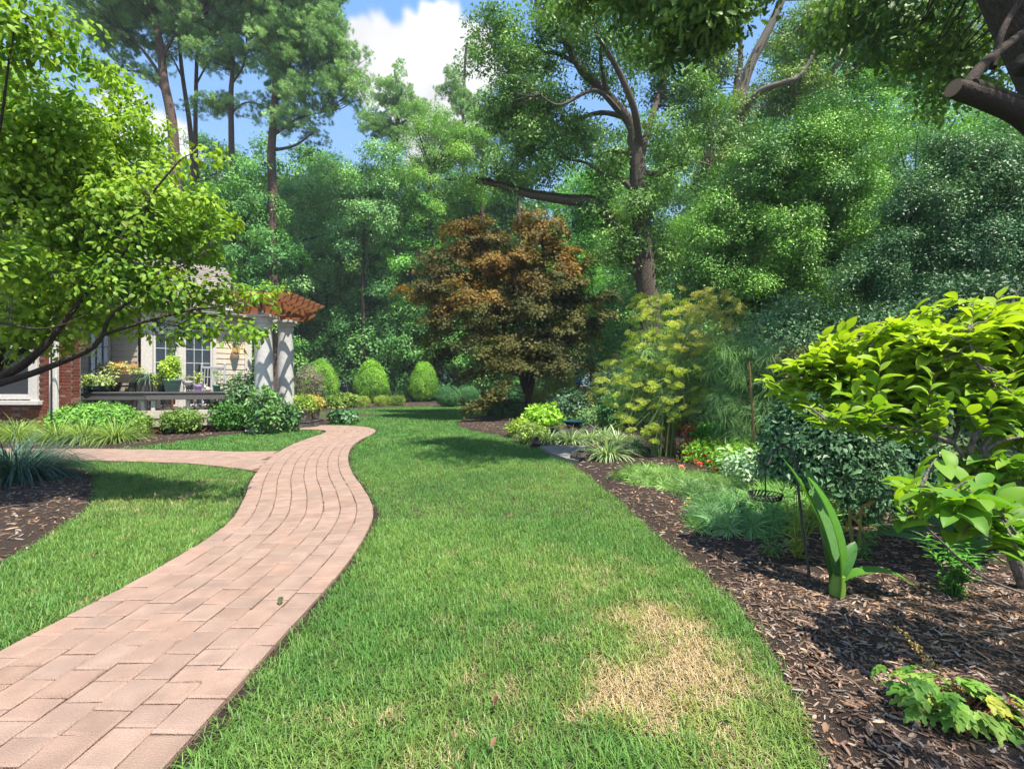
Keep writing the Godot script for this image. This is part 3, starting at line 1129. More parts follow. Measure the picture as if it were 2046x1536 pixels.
func house() -> void:
	var h := thing("brick_house", "cream sided and red brick house with grey shingle roof behind the deck", "house")
	var c := Vector3(-8.23, 0, -15.0)
	var a2 := c + Vector3(-0.77, 0, 0.64).normalized() * 2.75
	# the wall with the glazed door, from a2 (left) to c (right)
	var wa := wall_frame(a2, c)
	var ln := 2.75
	var core := MB.new()
	core.box(wa * Transform3D(Basis(), Vector3(2.245, 1.95, -0.12)), Vector3(1.0, 3.0, 0.2), 0.002)
	core.box(wa * Transform3D(Basis(), Vector3(0.87, 3.31, -0.12)), Vector3(1.74, 0.28, 0.2), 0.002)
	core.box(wa * Transform3D(Basis(), Vector3(0.06, 1.9, -0.12)), Vector3(0.12, 2.9, 0.2), 0.002)
	var b1 := Vector3(-13.8, 0, -14.3)
	var wb := wall_frame(b1, a2)
	var lb := b1.distance_to(a2)
	core.box(wb * Transform3D(Basis(), Vector3(lb * 0.5, 1.95, -0.42)), Vector3(lb - 0.2, 3.0, 0.2), 0.002)
	# end wall running back from the corner
	var back := c + Vector3(-0.64, 0, -0.77) * 6.0
	core.box(wall_frame(c, back) * Transform3D(Basis(), Vector3(3.1, 2.0, -0.12)), Vector3(5.8, 3.1, 0.2), 0.002)
	part(h, "wall", core.mesh(), M.siding)
	siding(h, wa, ln - 0.96, ln - 0.19, 0.63, 3.34)
	siding(h, wb, 0.05, lb - 2.12, 0.63, 3.35)
	siding(h, wb, lb - 1.15, lb - 0.1, 0.63, 3.35)
	for p in [[ln - 0.095, 0.19], [ln - 1.0, 0.09], [ln - 1.84, 0.13], [ln - 2.62, 0.26]]:
		box_part(h, "trim_board", M.white_paint, wa * Vector3(p[0], 1.98, 0.03), Vector3(p[1], 2.7, 0.06), 0.004, wa.basis.get_euler().y)
	box_part(h, "trim_board", M.white_paint, wa * Vector3(1.08, 2.84, 0.028), Vector3(1.5, 0.09, 0.05), 0.004, wa.basis.get_euler().y)
	box_part(h, "trim_board", M.white_paint, wa * Vector3(0.87, 3.27, 0.028), Vector3(1.74, 0.14, 0.05), 0.004, wa.basis.get_euler().y)
	var pale := Color(0.72, 0.86, 0.86)
	glazed(h, "door", wa, ln - 1.775, ln - 1.05, 0.66, 2.79, 3, 5, pale)
	glazed(h, "window", wa, ln - 2.48, ln - 1.91, 0.66, 2.79, 2, 5, pale)
	glazed(h, "transom_window", wa, ln - 1.775, ln - 1.05, 2.89, 3.2, 3, 1, pale)
	glazed(h, "transom_window", wa, ln - 2.48, ln - 1.91, 2.89, 3.2, 2, 1, pale)
	glazed(h, "window", wb, lb - 2.1, lb - 1.17, 0.9, 2.9, 3, 4, Color(0.55, 0.7, 0.68))
	# eaves: soffit, fascia, gutter, downspout
	var er := Vector3(-7.95, 3.5, -14.82)
	var el := er + Vector3(-0.77, 0, 0.64) * 3.6
	var rr := Vector3(-10.4, 5.5, -17.2)
	var rl := rr + Vector3(-0.77, 0, 0.64) * 4.2
	var we := wall_frame(el, er)
	var le := el.distance_to(er)
	box_part(h, "soffit", M.white_paint, we * Vector3(le * 0.5, -0.1, -0.3), Vector3(le - 0.02, 0.03, 0.62), 0.002, we.basis.get_euler().y)
	box_part(h, "fascia", M.white_paint, we * Vector3(le * 0.5, -0.03, -0.02), Vector3(le - 0.01, 0.19, 0.025), 0.002, we.basis.get_euler().y)
	var g := MB.new()
	for seg in [[Vector3(0, -0.06, 0.0), Vector3(0, -0.06, 0.09)], [Vector3(0, -0.06, 0.09), Vector3(0, 0.03, 0.13)], [Vector3(0, 0.03, 0.13), Vector3(0, 0.055, 0.11)]]:
		var d := Vector3(le, 0, 0)
		g.quad(we * seg[0], we * (seg[0] + d), we * (seg[1] + d), we * seg[1])
	g.quad(we * Vector3(le, -0.06, 0), we * Vector3(le, 0.05, 0), we * Vector3(le, 0.03, 0.13), we * Vector3(le, -0.06, 0.09))
	part(h, "gutter", g.mesh(), M.white_paint)
	var sp := MB.new()
	sp.tube(spline([er + Vector3(0.06, -0.02, 0.05), er + Vector3(0.06, -0.2, 0.03), Vector3(-8.13, 3.05, -14.98), Vector3(-8.1, 2.7, -15.02), Vector3(-8.1, 0.2, -15.02)], 4), taper(0.045, 0.045, 17), 8)
	part(h, "downspout", sp.mesh(), M.white_paint)
	# roof over the deck wall
	var deckroof := MB.new()
	deckroof.quad(el, rl, rr, er)
	deckroof.quad(er, rr, rr + Vector3(-1.5, -1.9, -2.0), er + Vector3(-3.2, 0, -4.2))
	var roof := part(h, "roof", deckroof.mesh(), M.dark_wood)
	shingled(roof, el, er, rr, rl)
	# porch roof joining the two blocks
	var pr := MB.new()
	pr.box(Transform3D(Basis(), Vector3(-12.1, 3.45, -13.3)), Vector3(3.4, 0.12, 2.6), 0.01)
	part(h, "porch_ceiling", pr.mesh(), M.white_paint)
	# the brick block
	var zf := -11.5
	var xr := -10.69
	var mort := MB.new()
	mort.box(Transform3D(Basis(), Vector3(-11.11, 2.65, zf - 0.15)), Vector3(0.82, 5.3, 0.28), 0.002)
	mort.box(Transform3D(Basis(), Vector3(-14.26, 4.31, zf - 0.15)), Vector3(5.48, 1.98, 0.28), 0.002)
	mort.box(Transform3D(Basis(), Vector3(-14.26, 0.42, zf - 0.15)), Vector3(5.48, 0.84, 0.28), 0.002)
	mort.box(Transform3D(Basis(), Vector3(-15.5, 2.1, zf - 0.15)), Vector3(3.0, 2.5, 0.28), 0.002)
	var wall := part(h, "brick_wall", mort.mesh(), M.mortar)
	var shapes := []
	for k in 4:
		var bb := MB.new()
		bb.box(Transform3D(), Vector3(0.205, 0.064, 0.03), 0.005)
		shapes.append(bb.mesh())
	var y := 0.04
	var row := 0
	while y < 5.2:
		var x := xr - 0.105 - (0.11 if row % 2 else 0.0)
		if row % 2:
			brick_piece(wall, Vector3(xr - 0.05, y, zf), shapes, 0.48)
		brick_piece(wall, Vector3(xr - 0.012, y, zf - (0.13 if row % 2 else 0.16)), shapes, 1.0 if row % 2 else 0.9, PI / 2)
		while x > -12.6:
			var hole := x < -11.42 and y > 0.8 and y < 3.4
			if not hole:
				brick_piece(wall, Vector3(x, y, zf), shapes, 1.0)
			x -= 0.218
		y += 0.075
		row += 1
	# the big screened window with its white surround, sill and head
	for q in [[-11.515, 2.1, 0.15, 2.5], [-13.93, 2.1, 0.15, 2.5]]:
		box_part(h, "trim_board", M.white_paint, Vector3(q[0], q[1], zf + 0.02), Vector3(q[2], q[3], 0.1))
	box_part(h, "window_head", M.white_paint, Vector3(-12.7, 3.3, zf + 0.03), Vector3(2.7, 0.13, 0.12))
	box_part(h, "sill", M.white_paint, Vector3(-12.7, 0.86, zf + 0.05), Vector3(2.7, 0.1, 0.18))
	var fr := MB.new()
	fr.bx(Vector3(-12.7, 1.0, zf - 0.03), Vector3(2.24, 0.12, 0.08))
	fr.bx(Vector3(-12.7, 3.17, zf - 0.03), Vector3(2.24, 0.1, 0.08))
	fr.bx(Vector3(-11.66, 2.09, zf - 0.03), Vector3(0.1, 2.06, 0.08))
	fr.bx(Vector3(-13.78, 2.09, zf - 0.03), Vector3(0.1, 2.06, 0.08))
	fr.bx(Vector3(-12.7, 2.2, zf - 0.028), Vector3(2.0, 0.06, 0.06))
	var win := part(h, "window", fr.mesh(), M.white_paint)
	box_part(win, "insect_screen", M.screen, Vector3(-12.7, 2.09, zf - 0.06), Vector3(2.1, 2.1, 0.01), 0.001)
	box_part(h, "downspout", M.white_paint, Vector3(-11.02, 2.6, zf + 0.07), Vector3(0.19, 5.0, 0.09), 0.02)
	# main roof
	var mr := MB.new()
	mr.quad(Vector3(-17.5, 5.0, zf + 0.5), Vector3(-17.5, 8.8, -14.2), Vector3(-12.6, 8.8, -14.2), Vector3(-10.3, 5.0, zf + 0.5))
	mr.quad(Vector3(-10.3, 5.0, zf + 0.5), Vector3(-12.6, 8.8, -14.2), Vector3(-12.6, 8.8, -14.4), Vector3(-10.6, 5.0, -15.0))
	var main_roof := part(h, "roof", mr.mesh(), M.dark_wood)
	shingled(main_roof, Vector3(-17.5, 5.0, zf + 0.5), Vector3(-10.3, 5.0, zf + 0.5), Vector3(-12.6, 8.8, -14.2), Vector3(-17.5, 8.8, -14.2), 0.2)
	box_part(h, "fascia", M.white_paint, Vector3(-13.9, 4.95, zf + 0.45), Vector3(7.2, 0.22, 0.05))
	# the deck wall lantern and the one by the window
	lantern(wa * Vector3(ln - 0.45, 2.43, 0.02), wa.basis.get_euler().y, "black lit wall lantern on cream siding right of the glazed door")
	lantern(wb * Vector3(1.0, 2.62, 0.02), wb.basis.get_euler().y, "black lit wall lantern half hidden by leaves left of the shaded window")

func brick_piece(wall: Node3D, at: Vector3, shapes: Array, part_len: float, turn := 0.0) -> void:
	var tint := Color(0.24, 0.066, 0.036).lerp(Color(0.18, 0.048, 0.032), rng.randf())
	if rng.randf() < 0.12:
		tint = Color(0.28, 0.16, 0.12)
	var b := MB.new()
	b.col = tint * r(0.85, 1.15)
	b.box(Transform3D(), Vector3(0.205 * part_len, 0.064, 0.03), 0.004)
	part(wall, "brick", b.mesh(), M.brick, Transform3D(Basis(Vector3.UP, turn), at + Vector3(r(-0.003, 0.003), 0, r(-0.004, 0.004))))

func lantern(at: Vector3, turn: float, label: String) -> void:
	var t := thing("wall_lantern", label, "lantern", at, turn)
	var p := MB.new()
	p.box(Transform3D(Basis(), Vector3(0, 0.12, 0.025)), Vector3(0.11, 0.24, 0.03))
	p.tube(spline([Vector3(0, 0.14, 0.03), Vector3(0, 0.22, 0.1), Vector3(0, 0.2, 0.17)], 4), taper(0.012, 0.012, 9), 6)
	part(t, "back_plate", p.mesh(), M.black_iron)
	var cap := MB.new()
	cap.lathe([Vector2(0.0, 0.2), Vector2(0.02, 0.19), Vector2(0.03, 0.15), Vector2(0.06, 0.12), Vector2(0.135, 0.08), Vector2(0.13, 0.07), Vector2(0.0, 0.075)], Vector3(0, 0, 0.17), 6)
	part(t, "roof_cap", cap.mesh(), M.black_iron)
	var fr := MB.new()
	for k in 6:
		var a := TAU * k / 6
		var top := Vector3(cos(a) * 0.105, 0.075, sin(a) * 0.105 + 0.17)
		var low := Vector3(cos(a) * 0.075, -0.17, sin(a) * 0.075 + 0.17)
		fr.bar(low, top, 0.01, 0.01, 0.002)
	fr.lathe([Vector2(0.0, -0.22), Vector2(0.02, -0.2), Vector2(0.085, -0.175), Vector2(0.085, -0.16), Vector2(0.0, -0.16)], Vector3(0, 0, 0.17), 6)
	part(t, "frame", fr.mesh(), M.black_iron)
	for k in 6:
		var a := TAU * k / 6
		var e := TAU * (k + 1) / 6
		var g := MB.new()
		var z := Vector3(0, 0, 0.17)
		g.quad(Vector3(cos(a) * 0.07, -0.16, sin(a) * 0.07) + z, Vector3(cos(a) * 0.1, 0.07, sin(a) * 0.1) + z, Vector3(cos(e) * 0.1, 0.07, sin(e) * 0.1) + z, Vector3(cos(e) * 0.07, -0.16, sin(e) * 0.07) + z)
		part(t, "pane", g.mesh(), M.glass)
	var bulb := SphereMesh.new()
	bulb.radius = 0.028
	bulb.height = 0.07
	bulb.radial_segments = 12
	bulb.rings = 6
	part(t, "bulb", bulb, M.bulb, Transform3D(Basis(), Vector3(0, -0.04, 0.17)))
	var l := OmniLight3D.new()
	l.name = "lamp_light"
	l.light_color = Color(1.0, 0.75, 0.4)
	l.light_energy = 0.015
	l.light_size = 0.02
	l.omni_range = 6.0
	l.omni_attenuation = 2.0
	l.shadow_enabled = true
	l.position = Vector3(0, -0.04, 0.17)
	t.add_child(l)


func deck() -> void:
	var d := thing("wooden_deck", "raised deck with grey bench rail, cream skirting and terracotta lattice below", "deck")
	var f := [Vector3(-11.5, 0, -12.35), Vector3(-9.4, 0, -12.25), Vector3(-7.8, 0, -12.95), Vector3(-6.6, 0, -14.2)]
	var fl := PackedVector2Array([Vector2(-11.6, -12.4), Vector2(-9.4, -12.3), Vector2(-7.8, -13.0), Vector2(-6.6, -14.3), Vector2(-6.6, -15.8), Vector2(-8.5, -15.2), Vector2(-10.4, -13.4), Vector2(-13.6, -14.2)])
	part(d, "floor", flat_sheet(fl, 0.63), M.grey_wood)
	for k in 3:
		var a: Vector3 = f[k]
		var b: Vector3 = f[k + 1]
		var w := wall_frame(a, b)
		var ln := a.distance_to(b)
		var turn := w.basis.get_euler().y
		for s in [[0.523, 0.205, 0.022], [0.31, 0.21, 0.0]]:
			box_part(d, "skirt_board", M.siding, w * Vector3(ln * 0.5, s[0], 0.0 + s[2]), Vector3(ln - 0.004, s[1], 0.03), 0.004, turn)
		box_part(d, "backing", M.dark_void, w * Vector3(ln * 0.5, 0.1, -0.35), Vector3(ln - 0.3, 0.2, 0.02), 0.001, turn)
		# lattice of crossed slats
		var n := int(ln / 0.13)
		for j in n:
			var x := (j + 0.5) * ln / n
			for s in [-1.0, 1.0]:
				var m := MB.new()
				m.bar(Vector3(-0.085 * s, -0.085, 0), Vector3(0.085 * s, 0.085, 0), 0.008, 0.036, 0.002)
				part(d, "lattice_slat", m.mesh(), M.lattice, Transform3D(w.basis, w * Vector3(x, 0.115, -0.03 + s * 0.006)))
		if k == 2:
			continue
		# bench rail: three top planks, fascia, posts
		for j in 3:
			box_part(d, "bench_plank", M.grey_wood, w * Vector3(ln * 0.5, 1.085, 0.07 - j * 0.145), Vector3(ln + 0.05 - j * 0.06, 0.035, 0.135), 0.006, turn)
		box_part(d, "bench_fascia", M.grey_wood, w * Vector3(ln * 0.5, 0.985, 0.1), Vector3(ln + 0.03, 0.165, 0.03), 0.004, turn)
		for x in [0.12, ln * 0.5, ln - 0.12]:
			box_part(d, "post", M.white_paint, w * Vector3(x, 0.81, -0.02), Vector3(0.09, 0.36, 0.09), 0.006, turn)
	var st := thing("wooden_step", "weathered grey wooden step at the end of the paver path", "step")
	for k in 4:
		box_part(st, "step_plank", M.grey_wood, Vector3(-7.35, 0.155, -14.62 - k * 0.31), Vector3(2.3, 0.035, 0.3), 0.006)
	var front := MB.new()
	front.bx(Vector3(-7.35, 0.065, -14.5), Vector3(2.24, 0.13, 0.035))
	front.bx(Vector3(-6.23, 0.065, -15.1), Vector3(0.035, 0.13, 1.16))
	part(st, "riser", front.mesh(), M.grey_wood)


# a board with an ogee tail at its ends, lying along x, its top at y = 0
func scroll_board(ln: float, h: float, w: float, left: bool, right: bool) -> ArrayMesh:
	var low := []
	var tail := [Vector2(0.0, -0.32), Vector2(0.06, -0.36), Vector2(0.1, -0.5), Vector2(0.17, -0.62), Vector2(0.22, -0.86), Vector2(0.3, -0.97), Vector2(0.38, -1.0)]
	if left:
		for t in tail:
			low.append(Vector2(-ln * 0.5 + t.x, t.y * h))
	else:
		low.append(Vector2(-ln * 0.5, -h))
	if right:
		for k in tail.size():
			var t: Vector2 = tail[tail.size() - 1 - k]
			low.append(Vector2(ln * 0.5 - t.x, t.y * h))
	else:
		low.append(Vector2(ln * 0.5, -h))
	var b := MB.new()
	var z := Vector3(0, 0, w * 0.5)
	for k in low.size() - 1:
		var p := Vector3(low[k].x, low[k].y, 0)
		var q := Vector3(low[k + 1].x, low[k + 1].y, 0)
		var pt := Vector3(p.x, 0, 0)
		var qt := Vector3(q.x, 0, 0)
		b.quad(p + z, pt + z, qt + z, q + z)
		b.quad(p - z, q - z, qt - z, pt - z)
		b.quad(p - z, p + z, q + z, q - z)
		b.quad(pt + z, pt - z, qt - z, qt + z)
	for e in [[low[0], -1.0], [low[-1], 1.0]]:
		var p := Vector3(e[0].x, e[0].y, 0)
		var pt := Vector3(p.x, 0, 0)
		b.face_out([p - z, p + z, pt + z, pt - z], p + Vector3(-e[1], 0, 0))
	return b.mesh()

func pergola() -> void:
	var o := Vector3(-6.75, 0, -13.7)
	var t := thing("pergola", "small orange stained cedar pergola with scrolled rafters on two white columns", "pergola", o)
	var raf := scroll_board(1.9, 0.2, 0.045, true, true)
	for k in 7:
		part(t, "rafter", raf, M.cedar, Transform3D(Basis(), Vector3(-0.02, 3.74, 1.15 - k * 0.36)))
	var run := scroll_board(2.5, 0.17, 0.05, true, true)
	for x in [-0.72, -0.12, 0.45]:
		part(t, "beam", run, M.cedar_dark if x < 0.4 else M.cedar, Transform3D(Basis(Vector3.UP, PI / 2), Vector3(x, 3.535, 0.05)))
	var cross_ := scroll_board(1.72, 0.22, 0.05, true, true)
	for z in [0.48, 0.16, -0.72, -1.02]:
		part(t, "cross_beam", cross_, M.cedar, Transform3D(Basis(), Vector3(-0.17, 3.47, z)))
	for x in [-0.7, -0.4, -0.1, 0.2, 0.5, 0.8]:
		box_part(t, "purlin", M.cedar_dark, Vector3(x, 3.762, 0.05), Vector3(0.035, 0.04, 2.5))
	for p in [[Vector3(-0.24, 0, 0.32), "nearer"], [Vector3(-0.2, 0, -0.88), "farther"]]:
		var b := MB.new()
		b.lathe([Vector2(0.33, 0.03), Vector2(0.33, 0.12), Vector2(0.3, 0.14), Vector2(0.31, 0.18), Vector2(0.248, 0.22), Vector2(0.243, 1.2), Vector2(0.225, 2.2), Vector2(0.203, 3.0), Vector2(0.24, 3.01), Vector2(0.24, 3.04), Vector2(0.222, 3.05), Vector2(0.22, 3.1), Vector2(0.26, 3.14), Vector2(0.29, 3.17), Vector2(0.0, 3.17)], Vector3.ZERO, 40)
		var col := part(t, "column", b.mesh(), M.white_column, Transform3D(Basis(), p[0]))
		box_part(col, "abacus", M.white_column, Vector3(0, 3.205, 0), Vector3(0.6, 0.075, 0.6), 0.008)
		box_part(col, "plinth", M.white_column, Vector3(0, 0.0, 0), Vector3(0.7, 0.1, 0.7), 0.008)
	var s := thing("outdoor_speaker", "small pale grey box fixed to the pergola beam above the nearer column", "speaker", o + Vector3(-0.2, 3.36, 0.56))
	box_part(s, "cabinet", M.white_paint, Vector3.ZERO, Vector3(0.13, 0.17, 0.1), 0.02)
	box_part(s, "grille", M.grey_wood, Vector3(0, 0, 0.052), Vector3(0.1, 0.135, 0.006), 0.002)
	box_part(s, "bracket", M.black_iron, Vector3(0.03, 0.02, 0.058), Vector3(0.02, 0.03, 0.006), 0.001)


# ---------------------------------------------------------------- trees

# crown ellipsoids given as (pixel x, pixel y, half width and half height in pixels) at a depth
func ells_at(base: Vector3, z: float, list: Array, deep := 0.8) -> Array:
	var out := []
	var m := z / F
	for e in list:
		var dz: float = e[4] if e.size() > 4 else 0.0
		var q := (z + dz) / F
		out.append([px(e[0], e[1], z + dz) - base, Vector3(e[2] * q, e[3] * q, maxf(e[2] * q * deep, 0.3))])
	return out

func tree(called: String, label: String, group: String, z: float, trunk_px: Array, r0: float, r1: float, bark: String, ells_px: Array, o: Dictionary) -> Node3D:
	var foot: Array = trunk_px[0]
	var base := Vector3((foot[0] - 1023.0) / F * z, -0.08, -z)
	var t := thing(called, label, "tree", base, 0.0, group)
	var pts := [Vector3.ZERO]
	for k in range(1, trunk_px.size()):
		pts.append(px(trunk_px[k][0], trunk_px[k][1], z) - base)
	var line := spline(pts, 5)
	var b := MB.new()
	b.tube(line, taper(r0, r1, line.size(), 0.9), 9)
	var lines := [line.slice(int(line.size() * o.get("from", 0.35)))]
	var ells := ells_at(base, z, ells_px, o.get("deep", 0.8))
	var pads := pads_in(ells, o.pads, o.padr, o.padt, o.get("shell", 0.45))
	for l in o.get("limbs", []):
		var lp := []
		for q in l:
			lp.append(px(q[0], q[1], z + (q[2] if q.size() > 2 else 0.0)) - base)
		var s := spline(lp, 5)
		var w: float = o.get("limb_w", r0 * 0.3)
		if l[0].size() > 3:
			w = l[0][3]
		b.tube(s, taper(w, w * 0.22, s.size()), 7)
		lines.append(s)
	var trunk := part(t, "trunk", b.mesh(), M[bark])
	var tw := MB.new()
	twigs(tw, lines, pads, o.get("twig", 0.05), o.get("twig_share", 0.7))
	part(t, "branches", tw.mesh(), M[bark]).set_meta("kind", "stuff")
	crown(t, o.kind, M[o.mat], pads, o.per, o.get("lo", 0.8), o.get("hi", 1.2), o.dark, o.light, o.get("up", 0.6), "crown")
	return t

